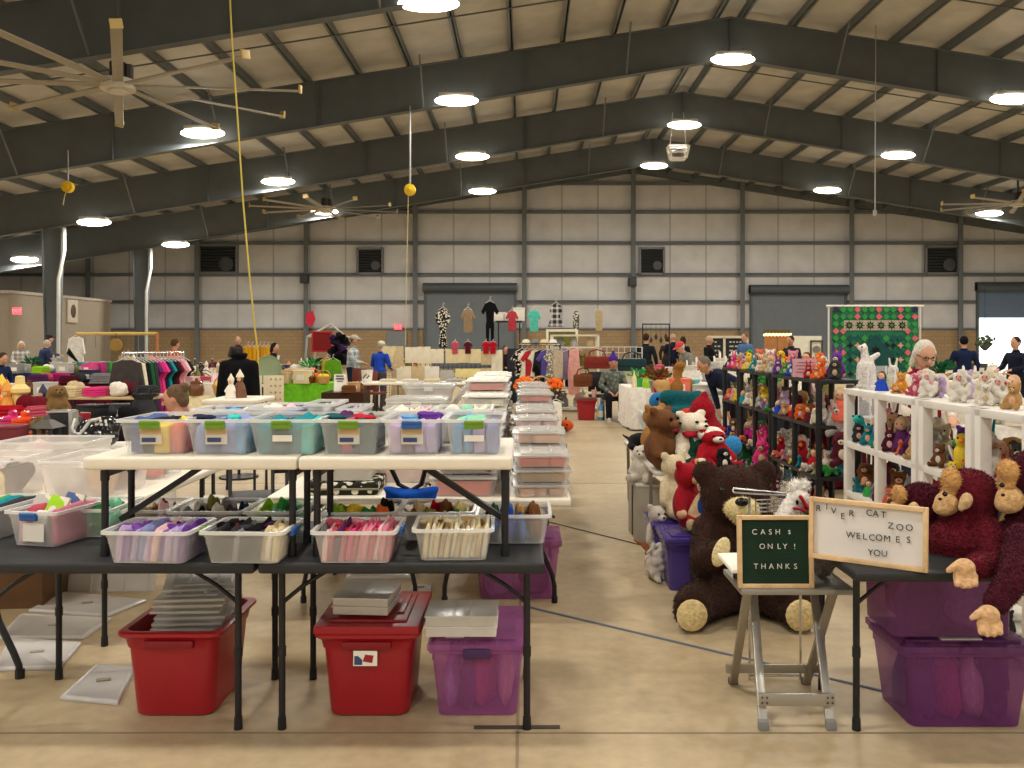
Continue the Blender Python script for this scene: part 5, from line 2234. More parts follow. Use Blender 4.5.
def ape(lab, d, head, hr, body, br, brow, muzzle, ear, arm, hand, col, base_px, furn=5000, legs=True):
    h, bd = PY(*head, d), PY(*body, d)
    base = (bd.x, d, TZ)
    sh = [('e', h, hr), ('e', bd, br), ('c', h, bd, min(hr) * .8, min(br) * .8), ('e', (bd.x, d, TZ + br[2] * .42), (br[0] * 1.05, br[1] * 1.05, br[2] * .42))]
    a0, a1, a2 = (PY(*p) for p in arm)
    sh += [('c', a0, a1, .065, .055), ('c', a1, a2, .055, .042)]
    o = big_plush('plush_ape', lab, base, sh, col, .014, furn * 3, .011)
    if brow:
        addpart(o, 'brow', [('e', PY(brow[0], brow[1], d - .03), (brow[2], .055, brow[3])), ('e', PY(brow[0] - 2, brow[1] + 14, d - .02), (brow[2] * .7, .05, brow[3] * .8))], FACE, .01, furn=500, furl=.01)
        addpart(o, 'muzzle', [('e', PY(muzzle[0], muzzle[1], d - .03), (muzzle[2], .06, muzzle[3])), ('e', PY(muzzle[0] - 4, muzzle[1] + 5, d - .03), (muzzle[2] * .8, .055, muzzle[3] * .7))], 'd2ab78', .01)
        addpart(o, 'eye', [('e', PY(brow[0] - 6, brow[1] + 14, d - .085), .010)], '0a0a0a', kind='gloss')
        addpart(o, 'nostril', [('e', PY(muzzle[0] - 7, muzzle[1] - 4, d - .085), (.008, .006, .006))], '3a2418')
    if ear:
        addpart(o, 'ear', [('e', PY(ear[0], ear[1], d - .105), (.026, .02, .036), (0, .3, 0)), ('e', PY(ear[0] - 5, ear[1] + 6, d - .105), (.012, .014, .02))], 'd8b488', .007)
    if hand:
        hx, hy, hd_ = hand
        c = PY(hx, hy, hd_)
        hs = [('e', c, (.042, .030, .036))]
        for i in range(4):
            p = c + V((-.034 + .022 * i, -.012, -.026))
            hs.append(('c', p, p + V((-.006, -.018, -.026 - .006 * (i in (1, 2)))), .013, .011))
        hs.append(('c', c + V((-.035, -.01, .012)), c + V((-.066, -.02, -.004)), .014, .011))
        addpart(o, 'hand', hs, 'd9b184', .006)
    return o


ape('maroon plush ape looking left, largest in view, just behind the welcome board', 3.50, (970, 497), (.115, .11, .115), (962, 545), (.145, .13, .12), (951, 480, .034, .055), (947, 503, .046, .048), (966, 501),
    ((985, 530, 3.42), (996, 562, 3.30), (975, 566, 3.16)), (964, 568, 3.12), '681826', None)
ape('small dark maroon plush ape half hidden behind the welcome board corner', 3.66, (921, 507), (.10, .09, .105), (924, 545), (.12, .10, .10), (899, 494, .024, .04), (896, 508, .028, .025), (913, 510),
    ((938, 535, 3.62), (944, 555, 3.56), (938, 562, 3.5)), None, '4e1222', None, 3500)
ape('dark maroon plush ape cut off by the frame edge, arm hanging over the table', 3.38, (1034, 478), (.105, .11, .11), (1036, 545), (.15, .13, .14), (1008, 471, .036, .048), (1010, 499, .05, .055), None,
    ((1022, 540, 3.26), (1014, 578, 3.10), (996, 603, 3.05)), (988, 615, 3.02), '4a1424', None)

# bench of seated bears
BEZ = .63
t = thing('bench_table', 'low white-topped bench with grey tube legs carrying the seated bears', 'bench', (1.24, 7.3, 0))
q = B()
q.box(0, 0, BEZ - .015, .58, 2.0, .03)
obj('top', q.mesh('top', mat('cfcabf', .5), bevel=.012), t)
for sy_ in (-1, 1):
    q = B()
    y = sy_ * .72
    q.path([(-.28, y, BEZ - .03), (-.27, y, .12), (-.25, y, .03), (-.2, y, .012), (.2, y, .012), (.25, y, .03), (.27, y, .12), (.28, y, BEZ - .03)], .014, 8)
    obj('leg_frame', q.mesh('legs', mat('8d8a84', .35, .6)), t)


def shelf_plush(pr, lab, px, d, z, s, col, rz, parts=None, name=None, tilt=None, x=None):
    return inst(pr, (X(px, d) if x is None else x, d, z), rz, s, col, lab, 'plush toy', None, parts, name, tilt)


big = shelf_plush(TEDDY, 'brown teddy bear in profile at the front of the white bench', 660, 6.52, BEZ, (.70, .66, .51), '6c4526', .9, {'muzzle': '7a5230', 'belly': '6e4828'}, 'teddy_bear')
shelf_plush(TEDDY, 'light tan teddy bear behind the brown one on the bench', 645, 7.05, BEZ, (.62, .6, .49), 'a8783c', .8, {'muzzle': 'b88a50', 'belly': 'a8783c'}, 'teddy_bear', x=1.06)
wbear = shelf_plush(TEDDY, 'white bear in dark green overalls and red scarf on the bench', 690, 6.62, BEZ, (.70, .66, .47), 'ede2cc', .6, {'muzzle': 'f2e8d4', 'belly': '1e4a38'}, 'teddy_bear')
base = V(wbear.location)


def dress(root, name, shapes, col, s, rz, voxel=.02):
    """clothing part given in the toy's own unit frame"""
    q = B()
    for k in shapes:
        if k[0] == 'e':
            q.ell(k[1], k[2], k[3] if len(k) > 3 else None, n=14)
        else:
            q.cap(k[1], k[2], k[3], k[4], n=12)
    return obj(name, fuse(q, voxel, name, objcol('cloth'), 2), root, col)


dress(wbear, 'overalls', [('e', (0, 0, .22), (.245, .205, .21)), ('c', (.12, -.08, .10), (.19, -.28, .10), .115, .105), ('c', (-.12, -.08, .10), (-.19, -.28, .10), .115, .105), ('c', (.1, -.16, .3), (.11, -.13, .5), .03, .03), ('c', (-.1, -.16, .3), (-.11, -.13, .5), .03, .03)], '17402f', 1, 0)
dress(wbear, 'scarf', [('c', (-.14, -.12, .54), (.14, -.12, .54), .05, .05), ('c', (.1, -.16, .5), (.2, -.2, .36), .05, .05), ('c', (-.14, -.12, .54), (-.1, .12, .56), .045, .045), ('c', (.14, -.12, .54), (.1, .12, .56), .045, .045)], 'b8283a', 1, 0)
rs = shelf_plush(TEDDY, 'small white-faced toy in a bright red suit beside the green-overalled bear', 712, 6.52, BEZ, (.52, .5, .34), 'b41a28', .3, {'muzzle': 'f2ece0', 'belly': 'b41a28'}, 'plush_toy')
dress(rs, 'hood', [('e', (0, .03, .74), (.215, .18, .185))], 'efe8dc', 1, 0)
shelf_plush(DOG, 'black and white toy at the end of the bench by the red suit', 723, 6.36, BEZ, .20, '18181a', .3, {'muzzle': 'efe8dc', 'belly': 'efe8dc'}, 'plush_toy')
shelf_plush(LYING, 'black plush toy with a rounded back behind the teddies', 650, 7.55, BEZ, .5, '141416', .9, None, 'plush_toy', x=1.1)
rb = PY(706, 420, 7.3)
sh = [('e', (rb.x, 7.3, BEZ + .16), (.16, .15, .17)), ('e', (rb.x - .03, 7.3, BEZ + .36), (.11, .12, .13)), ('c', (rb.x - .03, 7.3, BEZ + .42), (rb.x - .01, 7.3, BEZ + .52), .07, .03), ('c', (rb.x, 7.2, BEZ + .1), (rb.x + .12, 7.0, BEZ + .09), .08, .075)]
o = big_plush('plush_toy', 'large red plush figure with a pointed hood at the back of the bench', (rb.x, 7.3, BEZ), sh, '9c1424', .022, 2500, .015)
addpart(o, 'boot', [('e', (rb.x + .15, 6.98, BEZ + .11), (.075, .075, .085))], '3a8ed0', kind='plush')
addpart(o, 'cuff', [('e', (rb.x - .12, 7.2, BEZ + .26), (.035, .05, .05))], 'f0e8dc')
tb = PY(682, 408, 7.9)
sh = [('c', (tb.x - .14, 7.9, BEZ + .44), (tb.x + .14, 7.88, BEZ + .43), .075, .07), ('c', (tb.x + .14, 7.88, BEZ + .43), (tb.x + .15, 7.8, BEZ + .2), .08, .07), ('c', (tb.x - .1, 7.8, BEZ + .30), (tb.x + .12, 7.8, BEZ + .32), .07, .06), ('e', (tb.x, 7.92, BEZ + .2), (.22, .16, .22))]
o = big_plush('plush_toy', 'dark teal long-limbed plush folded over behind the white bear', (tb.x, 7.9, BEZ), sh, '155a62', .022, 1500, .012)
addpart(o, 'cap', [('e', (tb.x + .02, 7.7, BEZ + .3), (.09, .06, .06))], 'd83a24')
shelf_plush(BIRD, 'blue plush bird with a white belly at the far left of the bench', 660, 8.1, BEZ, .56, '2a78b4', .3, {'wing': 'dfe6e8'}, 'plush_toy', x=1.24)
shelf_plush(DRAGON, 'yellow-green plush creature between the blue bird and the teal plush', 668, 8.2, BEZ, .62, 'c8c832', .2, {'crest': 'e8d838'}, 'plush_toy', x=1.38)
shelf_plush(BIRD, 'small yellow plush bird on the floor by the black shelving post', 723, 8.0, 0, .3, 'ecc82a', .3, None, 'plush_toy', x=1.72)
# things below the bench and beside it
t = thing('storage_box', 'pale grey upright storage box under the bench end', 'box', (X(646, 7.0), 7.0, 0), .05)
q = B()
q.box(0, 0, .22, .22, .42, .44)
obj('box_body', q.mesh('box', mat('a8a294', .6), bevel=.01), t)
q = B()
q.box(0, -.0, .445, .23, .43, .02)
obj('lid', q.mesh('lid', mat('c4beb0', .6), bevel=.006), t)
q = B()
q.box(-.112, 0, .22, .004, .05, .40)
obj('strap', q.mesh('strap', mat('3a3834', .6), smooth=False), t)
shelf_plush(DOG, 'white shaggy dog plush with black ears lying on the grey storage box', 630, 6.95, .455, .34, 'e6ded0', -.5, {'muzzle': 'efe8dc', 'belly': 'e6ded0'}, 'plush_toy', x=X(643, 6.95))
shelf_plush(LYING, 'reddish brown plush lying on the concrete beneath the bench', 650, 6.35, 0, .42, '9a5a34', 1.2, None, 'plush_toy', x=1.05)
# purple bin of plush
t = purple_tote('opaque purple bin full of seated toys before the bench', X(680, 5.95), 5.93, .36, .42, .30, 0, 0, handle=False, m=PURPLEP)
t2 = purple_tote('second opaque purple bin right behind the giant bear', X(694, 5.46), 5.46, .34, .38, .31, 0, 0, handle=False, m=PURPLEP)
TOPZ = .355
hb = shelf_plush(TEDDY, 'toy in a hooded red suit with tan paws on the purple bin', 686, 5.72, TOPZ + .01, .48, 'a01424', .7, {'muzzle': 'd8a878', 'belly': 'a01424'}, 'plush_toy')
for s in (-1, 1):
    dress(hb, 'paw', [('e', (s * .27, -.15, .22), (.075, .075, .075))], 'd8b088', 1, 0)
dress(hb, 'ear', [('e', (.17, -.05, .86), (.05, .03, .07))], 'd8a878', 1, 0)
shelf_plush(TEDDY, 'cream teddy bear behind the red hooded toy', 673, 6.15, TOPZ - .01, .50, 'd8c8a4', .5, {'muzzle': 'e0d2b0', 'belly': 'd8c8a4'}, 'teddy_bear')
bv = shelf_plush(TEDDY, 'cream toy wearing a royal blue vest on the second purple bin', 709, 5.62, .365, .40, 'd8be94', -.4, {'muzzle': 'e0cca4', 'belly': '24408e'}, 'plush_toy')
dress(bv, 'vest', [('e', (0, 0, .36), (.235, .195, .22))], '24408e', 1, 0)
shelf_plush(TEDDY, 'small white spotted plush sitting beside the purple bin', 657, 6.05, .12, .36, 'd8d0c4', .4, {'muzzle': 'e8e2d8', 'belly': 'd8d0c4'}, 'plush_toy', x=X(657, 6.05))
shelf_plush(LAMB, 'white lamb plush on the floor beside the purple bin', 664, 5.75, 0, .26, 'e0d8cc', .5, None, 'plush_toy', x=X(655, 5.8))
# white hen toy and wire rack behind the cash board
hp = V((X(786, 3.86), 3.86, SZ))
sh = [('c', hp + V((-.07, 0, .06)), hp + V((.02, 0, .30)), .075, .04), ('e', hp + V((-.07, 0, .08)), (.10, .07, .08)), ('e', hp + V((.055, 0, .34)), (.05, .045, .045))]
o = big_plush('plush_horse', 'white plush with tufted mane and red bridle leaning behind the cash board', hp, sh, 'f0ece4', .010, 1500, .012)
addpart(o, 'mane', [('e', hp + V((.03 + .018 * i, .0, .385 + .012 * (i % 2))), .022) for i in range(4)], 'f6f2ec', furn=500, furl=.02, voxel=.008)
addpart(o, 'bridle', [('c', hp + V((.05, -.05, .35)), hp + V((.075, -.045, .31)), .008, .008), ('c', hp + V((.02, -.05, .30)), hp + V((.07, -.05, .29)), .006, .006)], 'b82030')
addpart(o, 'eye', [('e', hp + V((.035, -.048, .325)), (.007, .005, .012))], '0a0a0a')
t = thing('wire_rack', 'silver wire rack with long prongs standing behind the cash board', 'rack', (X(775, 4.05), 4.05, 0))
bx = t.location.x
q = B()
for s in (-1, 1):
    q.path([(s * .12, 0, 0), (s * .12, 0, .86)], .006, 6)
q.path([(-.12, 0, .02), (.12, 0, .02)], .006)
obj('upright', q.mesh('upright', CHROME), t)
q = B()
zt = PY(735, 490, 4.0).z
xa, xb = X(734, 4.0) - bx, X(790, 4.0) - bx
q.path([(xb, -.03, zt - .02), (xa, -.05, zt + .008), (xa - .006, -.05, zt - .005), (xa, -.05, zt - .012), (xb, -.03, zt - .03)], .005, 6)
obj('prong', q.mesh('prong', CHROME), t)
q = B()
for i in range(4):
    z = PY(735, 500 + i * 4, 4.0).z
    q.path([(X(756, 4) - bx, -.05, z), (.12, -.02, z)], .0035, 5)
for i in range(5):
    xx = X(756 + i * 6, 4) - bx
    q.path([(xx, -.045, PY(0, 500, 4).z), (xx, -.045, PY(0, 512, 4).z)], .003, 5)
obj('basket', q.mesh('basket', CHROME), t)
q = B()
q.ell((0, 0, .07), (.055, .05, .07), n=14)
q.ell((.01, 0, .15), (.04, .04, .04), n=12)
o = obj('plush_toy', fuse(q, .009, 'grey', PL, 3), color='8a8078', loc=(X(822, 3.80), 3.80, SZ))
fur(o.data, 900, .012, 9)
tag(o, 'small grey plush tucked between the cash board and the black table', 'plush toy')
# ================================================================== people
SKIN = objcol('skin')


def hand_shapes(q, w, d, up, s):
    """palm, four curled fingers and a thumb at a wrist"""
    d = d.normalized()
    side = d.cross(up).normalized()
    c = w + d * .05
    rot = Matrix((side, d, side.cross(d))).transposed()
    q.ell(c, (.040, .052, .018), rot, n=10)
    for i in range(4):
        o = c + side * (-.029 + .0195 * i) + d * .042
        ln = (.030, .036, .034, .026)[i]
        k = o + d * ln + up * -.008
        q.cap(o, k, .0098, .0092, n=6)
        q.cap(k, k + d * ln * .55 - up * .018, .0092, .008, n=6)
    b0 = c + side * s * .034 - d * .015
    b1 = b0 + side * s * .022 + d * .03 - up * .006
    q.cap(b0, b1, .012, .0105, n=6)
    q.cap(b1, b1 + d * .026 - up * .01, .0105, .009, n=6)


ARMS = dict(down=((.255, .01, 1.13), (.25, -.10, .90)), front=((.25, -.05, 1.13), (.14, -.30, 1.08)), reach=((.24, -.16, 1.16), (.16, -.40, 1.0)), lap=((.25, -.02, 1.13), (.10, -.24, 1.02)), hip=((.28, .02, 1.14), (.22, -.12, .93)))


def person(lab, loc, rz, top, bottom, hair, pose='stand', lean=0.0, nod=0.1, turn=0.0, arms=('down', 'down'), skin='c99a7c', hstyle='short', hat=None, shoe='2a2622', s=1.0, vest=None, print_top=False, skirt=False, wide=1.0):
    t = thing('person', lab, 'person', loc, rz)
    t.scale = (s, s, s)
    hz = .92 if pose == 'stand' else .50
    RL = Matrix.Rotation(lean, 3, 'X')
    hip0 = V((0, 0, .92))

    def T(p):
        return V((0, 0, hz)) + RL @ (V(p) - hip0)
    neck = T((0, .0, 1.44))
    RH = Matrix.Rotation(turn, 3, 'Z') @ Matrix.Rotation(lean * .6 + nod, 3, 'X')

    def H(p):
        return neck + RH @ V(p)
    hips, knees, ankles = [], [], []
    for sd in (-1, 1):
        hips.append(V((sd * .10, 0, hz - .02)))
        if pose == 'stand':
            knees.append(V((sd * .11, -.02, .50)))
            ankles.append(V((sd * .11, .02, .09)))
        else:
            knees.append(V((sd * .13, -.43, .50)))
            ankles.append(V((sd * .12, -.42, .10)))
    sh = [T((sd * .178 * wide, .01, 1.352)) for sd in (-1, 1)]
    el, wr = [], []
    for i, sd in enumerate((-1, 1)):
        e, w = ARMS[arms[i]]
        el.append(T((sd * e[0] * wide, e[1], e[2])))
        wr.append(T((sd * w[0], w[1], w[2])))
    # continuous body
    q = B()
    q.ell(T((0, 0, .98)), (.15 * wide, .105, .13), RL, n=14)
    q.cap(T((0, 0, 1.0)), T((0, .0, 1.30)), .12, .13, n=12)
    q.ell(T((0, 0, 1.30)), (.17 * wide, .10, .14), RL, n=14)
    q.cap(T((0, .01, 1.36)), H((0, 0, .06)), .055, .052, n=10)
    q.ell(H((0, -.01, .155)), (.078, .094, .112), RH, n=16)
    q.ell(H((0, -.04, .10)), (.056, .056, .058), RH, n=12)
    q.cap(H((0, -.100, .165)), H((0, -.118, .128)), .011, .016, n=8)
    for sd in (-1, 1):
        q.ell(H((sd * .080, .0, .145)), (.014, .022, .032), RH, n=8)
    for i, sd in enumerate((-1, 1)):
        q.cap(hips[i], knees[i], .088, .058, n=10)
        q.cap(knees[i], ankles[i], .056, .038, n=10)
        q.cap(ankles[i] + V((0, .02, -.045)), ankles[i] + V((0, -.13, -.055)), .036, .03, n=8)
        q.cap(sh[i], el[i], .050, .040, n=10)
        q.cap(el[i], wr[i], .039, .027, n=10)
        hand_shapes(q, wr[i], wr[i] - el[i], RL @ V((0, 0, 1)) if arms[i] != 'down' else V((0, -1, 0)), -sd)
    obj('body', fuse(q, .0105, 'body', SKIN, 2), t, skin)
    # face
    for sd in (-1, 1):
        q = B()
        q.ell(H((sd * .032, -.094, .165)), (.013, .008, .008), RH, n=8)
        obj('eye', q.mesh('eye', mat('221a18', .3), recalc=False), t)
    q = B()
    q.ell(H((0, -.094, .088)), (.024, .010, .006), RH, n=8)
    obj('mouth', q.mesh('mouth', mat('8a4a44', .5), recalc=False), t)
    # top garment
    q = B()
    q.cap(T((0, 0, .95)), T((0, 0, 1.28)), .135 * wide, .145, n=14)
    q.ell(T((0, 0, 1.31)), (.205 * wide, .125, .125), RL, n=14)
    q.ell(T((0, 0, 1.38)), (.11 * wide, .085, .06), RL, n=12)
    q.ell(T((0, 0, .98)), (.185 * wide, .14, .12), RL, n=14)
    for i in range(2):
        q.cap(sh[i], el[i], .064, .056, n=10)
        q.cap(el[i], el[i].lerp(wr[i], .9), .056, .042, n=10)
    obj('jacket', fuse(q, .016, 'jacket', objcol(print_top if print_top else 'cloth'), 4), t, top)
    q = B()
    q.lathe([(.062, 0), (.075, .03), (.066, .05), (.055, .045)], n=14)
    me = q.mesh('collar', objcol('cloth'))
    me.transform(Matrix.Translation(T((0, .0, 1.41))) @ RL.to_4x4())
    obj('collar', me, t, vest or top)
    if vest:
        q = B()
        q.ell(T((0, 0, 1.26)), (.20 * wide, .140, .19), RL, n=14)
        q.ell(T((0, 0, 1.05)), (.192 * wide, .148, .2), RL, n=14)
        obj('vest', fuse(q, .016, 'vest', objcol('cloth'), 3), t, vest)
        q = B()
        q.prism([(-.05, 1.42), (.05, 1.42), (.03, 1.16), (-.03, 1.16)], -.152, -.13)
        me = q.mesh('shirt_front', objcol('cloth'))
        me.transform(Matrix.Translation((0, 0, hz)) @ RL.to_4x4() @ Matrix.Translation(-hip0))
        obj('shirt_front', me, t, 'f0e4dc')
    # trousers
    q = B()
    q.ell(V((0, 0, hz)), (.178 * wide, .135, .12), n=14)
    for i in range(2):
        q.cap(hips[i], knees[i], .102, .078, n=12)
        q.cap(knees[i], ankles[i], .075, .062, n=12)
    if skirt:
        q.lathe([(.26, .25), (.22, .6), (.17, .95)], n=18)
    obj('trousers', fuse(q, .016, 'trousers', objcol('cloth'), 3), t, bottom)
    for i in range(2):
        q = B()
        q.cap(ankles[i] + V((0, .03, -.045)), ankles[i] + V((0, -.15, -.05)), .045, .04, n=10)
        q.box(ankles[i].x, ankles[i].y - .06, .012, .085, .27, .024)
        obj('shoe', fuse(q, .012, 'shoe', objcol('paint'), 2), t, shoe)
    # hair
    q = B()
    q.ell(H((0, .018, .180)), (.088, .098, .104), RH, n=16)
    if hstyle in ('bob', 'long'):
        for sd in (-1, 1):
            q.cap(H((sd * .075, .01, .17)), H((sd * .085, .02, .05 if hstyle == 'bob' else -.06)), .032, .028, n=8)
        q.cap(H((0, .07, .17)), H((0, .075, .05 if hstyle == 'bob' else -.08)), .055, .05, n=8)
    if hstyle == 'bun':
        q.ell(H((0, .10, .235)), (.05, .05, .045), RH, n=12)
        q.ell(H((0, .06, .13)), (.075, .06, .08), RH, n=12)
    obj('hair', fuse(q, .012, 'hair', objcol('plush'), 3), t, hair)
    if hat:
        kind, hc = hat
        q = B()
        if kind == 'cap':
            q.ell(H((0, .012, .215)), (.096, .106, .075), RH, n=16)
            q.ell(H((0, -.12, .205)), (.07, .075, .012), RH, n=12)
        elif kind == 'beanie':
            q.ell(H((0, .015, .215)), (.099, .108, .09), RH, n=16)
            q.cap(H((0, .02, .28)), H((0, .05, .36)), .055, .03, n=10)
        elif kind == 'crown':
            q.lathe([(.09, .2), (.095, .26), (.07, .30)], (0, 0, 0), n=16)
            me0 = None
            for i in range(9):
                a = i * 2 * pi / 9
                q.cap((.085 * cos(a), .085 * sin(a), .25), (.10 * cos(a), .10 * sin(a), .33), .022, .012, n=6)
        me = fuse(q, .012, 'hat', objcol('cloth'), 2)
        if kind == 'crown':
            me.transform(Matrix.Translation(neck) @ RH.to_4x4())
        obj('hat', me, t, hc)
    return t


def chair_simple(lab, loc, rz, col):
    t = thing('chair', lab, 'chair', loc, rz)
    q = B()
    q.box(0, 0, .435, .46, .44, .05)
    obj('seat', q.mesh('seat', objcol('paint'), bevel=.015), t, col)
    q = B()
    q.box(0, .22, .72, .46, .04, .42)
    obj('backrest', q.mesh('back', objcol('paint'), bevel=.015), t, col)
    for sx_ in (-1, 1):
        for sy_ in (-1, 1):
            q = B()
            q.tube((sx_ * .2, sy_ * .19, 0), (sx_ * .2, sy_ * .19, .43), .014, n=8)
            obj('leg', q.mesh('leg', METAL_BLACK), t)
    return t


def at(px, d, z=0):
    return (X(px, d), d, z)


# the white-haired seller behind the white shelving
person('white-haired woman in a maroon vest and glasses looking down behind the white shelving', at(918, 7.15), 0, 'e6dccc', '2a3048', 'dcd6c8', lean=.12, nod=.35, arms=('front', 'front'), hstyle='bob', vest='8a1c34', skin='d0a084', s=.94)
g = [o for o in THINGS if o['label'].startswith('white-haired woman')][0]
q = B()
for sd in (-1, 1):
    pts = []
    for i in range(13):
        a = i * 2 * pi / 12
        pts.append((sd * .034 + .024 * cos(a), -.108, .165 + .018 * sin(a)))
    q.path(pts, .003, 5)
    q.path([(sd * .058, -.108, .168), (sd * .084, -.01, .165)], .003, 5)
q.path([(-.01, -.11, .168), (.01, -.11, .168)], .003, 5)
me = q.mesh('glasses', mat('5a4030', .4))
RLg = Matrix.Rotation(.12, 3, 'X')
nk = V((0, 0, .92)) + RLg @ (V((0, 0, 1.44)) - V((0, 0, .92)))
me.transform(Matrix.Translation(nk) @ Matrix.Rotation(.12 * .6 + .35, 4, 'X'))
obj('glasses', me, g)

chair_simple('black chair under the woman with the hair bun', (-2.98, 7.55, 0), -pi / 2 + .15, '1c1c1e')
person('seated woman with a brown hair bun and white blouse, in profile by the white tables', (-2.98, 7.55, -.02), -pi / 2 + .15, 'e6e2dc', '2a2c34', '6a5440', 'sit', lean=.1, nod=.2, arms=('lap', 'lap'), hstyle='bun', skin='c48e70', s=.95)
chair_simple('dark chair under the seated man with the purple hat', at(613, 17.35), 0, '1f2022')
person('seated man in a purple hat and camouflage jacket facing down the aisle', at(613, 17.35, -.02), 0, '56605a', '1c1e24', '8a8076', 'sit', lean=.05, nod=.15, arms=('lap', 'lap'), hat=('beanie', '4a2a86'), skin='b98268', shoe='c8c4bc', print_top='camo')
person('man in a grey jacket and red cap bending over the white tables', at(697, 19.5), -1.2, '8a8880', '3a3a3c', 'd8d0c4', lean=.75, nod=.1, arms=('reach', 'reach'), hat=('cap', 'd84a4a'), skin='d09a80')
person('person in a dark jacket standing beside the white wire grid', at(646, 22.0), 2.6, '22262c', '4a4238', '3a2a20', arms=('down', 'hip'), s=1.03)
person('tall person in navy with bald head seen from behind near the middle column', at(673, 28.0), 2.9, '1c2336', '20222a', 'c8a088', arms=('down', 'front'), s=1.05)
person('person in a dark navy coat and brown hair next to the bald man', at(683, 27.0), 2.4, '1a1e30', '1c1e24', '3a2a24', arms=('down', 'down'), hstyle='bob')
person('person in a dark brown coat at the left of the bald man', at(667.5, 30.0), 2.8, '3a2c28', '2a2a2c', '3a2a24', arms=('down', 'down'), s=1.0)
person('man in black standing before the double menu board', at(709, 24.0), .9, '1a1a1c', '22222a', 'b8a890', arms=('front', 'front'), skin='c89474')
person('man in a blue shirt beside the right half of the menu board', at(745, 25.0), -.9, '54739c', '3a4252', '7a5a44', arms=('down', 'down'), s=1.05)
person('man in a dark navy sweater bending low beyond the teddy bench', at(738, 12.6), -1.35, '1a2036', '2a2a30', '7a7068', lean=1.15, nod=-.2, arms=('reach', 'reach'), skin='c08a6c', s=.98)
person('man with dark hair and dark top behind the far black shelving, by the cork doors', at(793, 21.0), -.9, '2a2c34', '2a2a30', '4a3a30', lean=.15, arms=('front', 'front'), skin='c89070')
person('person in a navy jacket seen from behind before the bright doorway', at(964, 17.5), 2.9, '1c2748', '1c1e26', '141416', arms=('down', 'front'), hstyle='short', s=.98)
person('person in dark clothing at the right frame edge by the doorway', at(1016, 16.0), -1.2, '1d2234', '1c1e26', '3a2a22', arms=('front', 'front'), s=.97)
person('man in a checked grey-blue shirt and dark jeans in the left stalls', at(352, 20.5), 1.5, '8a9aa4', '20283c', '6a5a48', arms=('front', 'down'), hat=('cap', 'b8b4ac'), print_top='plaid', skin='c08a6c', lean=.08)
person('man in a bright blue jacket and pale cap seen from behind', at(379, 19.5), 2.7, '2448b0', '4a4a4e', 'b0a898', lean=.15, arms=('front', 'front'), hat=('cap', 'd8d0b8'), s=.92)
person('woman with dark hair and a black and grey top by the gold scarves', at(271, 19.5), 1.3, '5a5a60', '24242a', '2a1e1a', lean=.15, arms=('front', 'front'), hstyle='bob', vest='1c1c20', s=.9)
person('person in an orange top browsing behind the clothing rack', at(172, 19.0), 2.6, 'd86a3c', '3a3a40', '5a4030', lean=.12, arms=('front', 'front'), s=.95)
person('person in a dark cap and grey jacket in front of the tan block room', at(49, 27.5), 2.2, '4a4c56', '2a2a30', '3a2a22', arms=('front', 'front'), hat=('cap', '2a2426'), s=1.03)
person('grey-haired person in a navy jacket leaning over the navy-cloth table', at(41, 25.0), 2.6, '2c3654', '2a2a30', 'b8b0a4', lean=.3, arms=('front', 'front'), s=.95)
person('white-haired person in a checked shirt near the tan block room corner', at(21, 24.8), .6, '8c8c88', '3a3a40', 'c8c0b0', lean=.2, arms=('front', 'front'), hstyle='bob', print_top='plaid', s=.92)
person('person in a navy coat cut off by the left frame edge', at(-3, 14.6), 1.2, '1f2a4c', '22242c', '4a3a30', lean=.2, nod=.3, arms=('front', 'front'), s=.82)
person('dark-haired person with gold scarf stall behind, far left of the hall', at(238, 26.0), .4, '3a3434', '2a2a2e', '8a7a6a', arms=('front', 'front'))
person('red-haired person in dark clothes beside the grid wall end', at(505, 21.5), .5, '2a1a1e', '1c1c22', '6a3020', arms=('front', 'front'), hstyle='long', s=.85)
# ================================================================== stalls across the hall
CL = objcol('cloth')
PT = objcol('paint')
GL = objcol('gloss')


def p_stack():
    q = B()
    for i in range(4):
        q.box(.02 * (i % 2), .01 * (i % 3), .06 + .12 * i, 1 - .06 * (i % 2), .8, .105)
    p = proto('folded_clothes', q.mesh('stack', CL, bevel=.04))
    q = B()
    q.box(.05, 0, .50, .8, .7, .06)
    sub(p, 'top_garment', q.mesh('top', CL, bevel=.025), k=False)
    return p


def p_box():
    q = B()
    q.box(0, 0, .36, 1, .7, .72)
    p = proto('goods_box', q.mesh('box', PT, bevel=.02))
    q = B()
    q.box(0, 0, .74, 1.04, .74, .12)
    sub(p, 'lid', q.mesh('lid', PT, bevel=.02), k=False)
    q = B()
    q.box(0, -.355, .36, .5, .01, .3)
    sub(p, 'paper_label', q.mesh('label', PT), 'efe8da')
    return p


def p_bottle():
    q = B()
    q.lathe([(.12, 0), (.14, .03), (.14, .55), (.11, .66), (.05, .76), (.045, .92), (.06, .93)], n=14)
    p = proto('bottle', q.mesh('bottle', GL))
    q = B()
    q.lathe([(.055, .92), (.055, 1.0)], n=10)
    sub(p, 'cap', q.mesh('cap', PT), 'c8b890')
    q = B()
    q.lathe([(.143, .15), (.143, .45)], n=14)
    sub(p, 'paper_label', q.mesh('label', PT), 'e8e0cc')
    return p


def p_jar():
    q = B()
    q.lathe([(.30, 0), (.36, .05), (.40, .35), (.34, .62), (.30, .66)], n=16)
    p = proto('jar', q.mesh('jar', GL))
    q = B()
    q.lathe([(.33, .66), (.33, .74), (.2, .80), (.06, .82), (.09, .90), (.03, .94)], n=16)
    sub(p, 'lid', q.mesh('lid', GL), k=False)
    return p


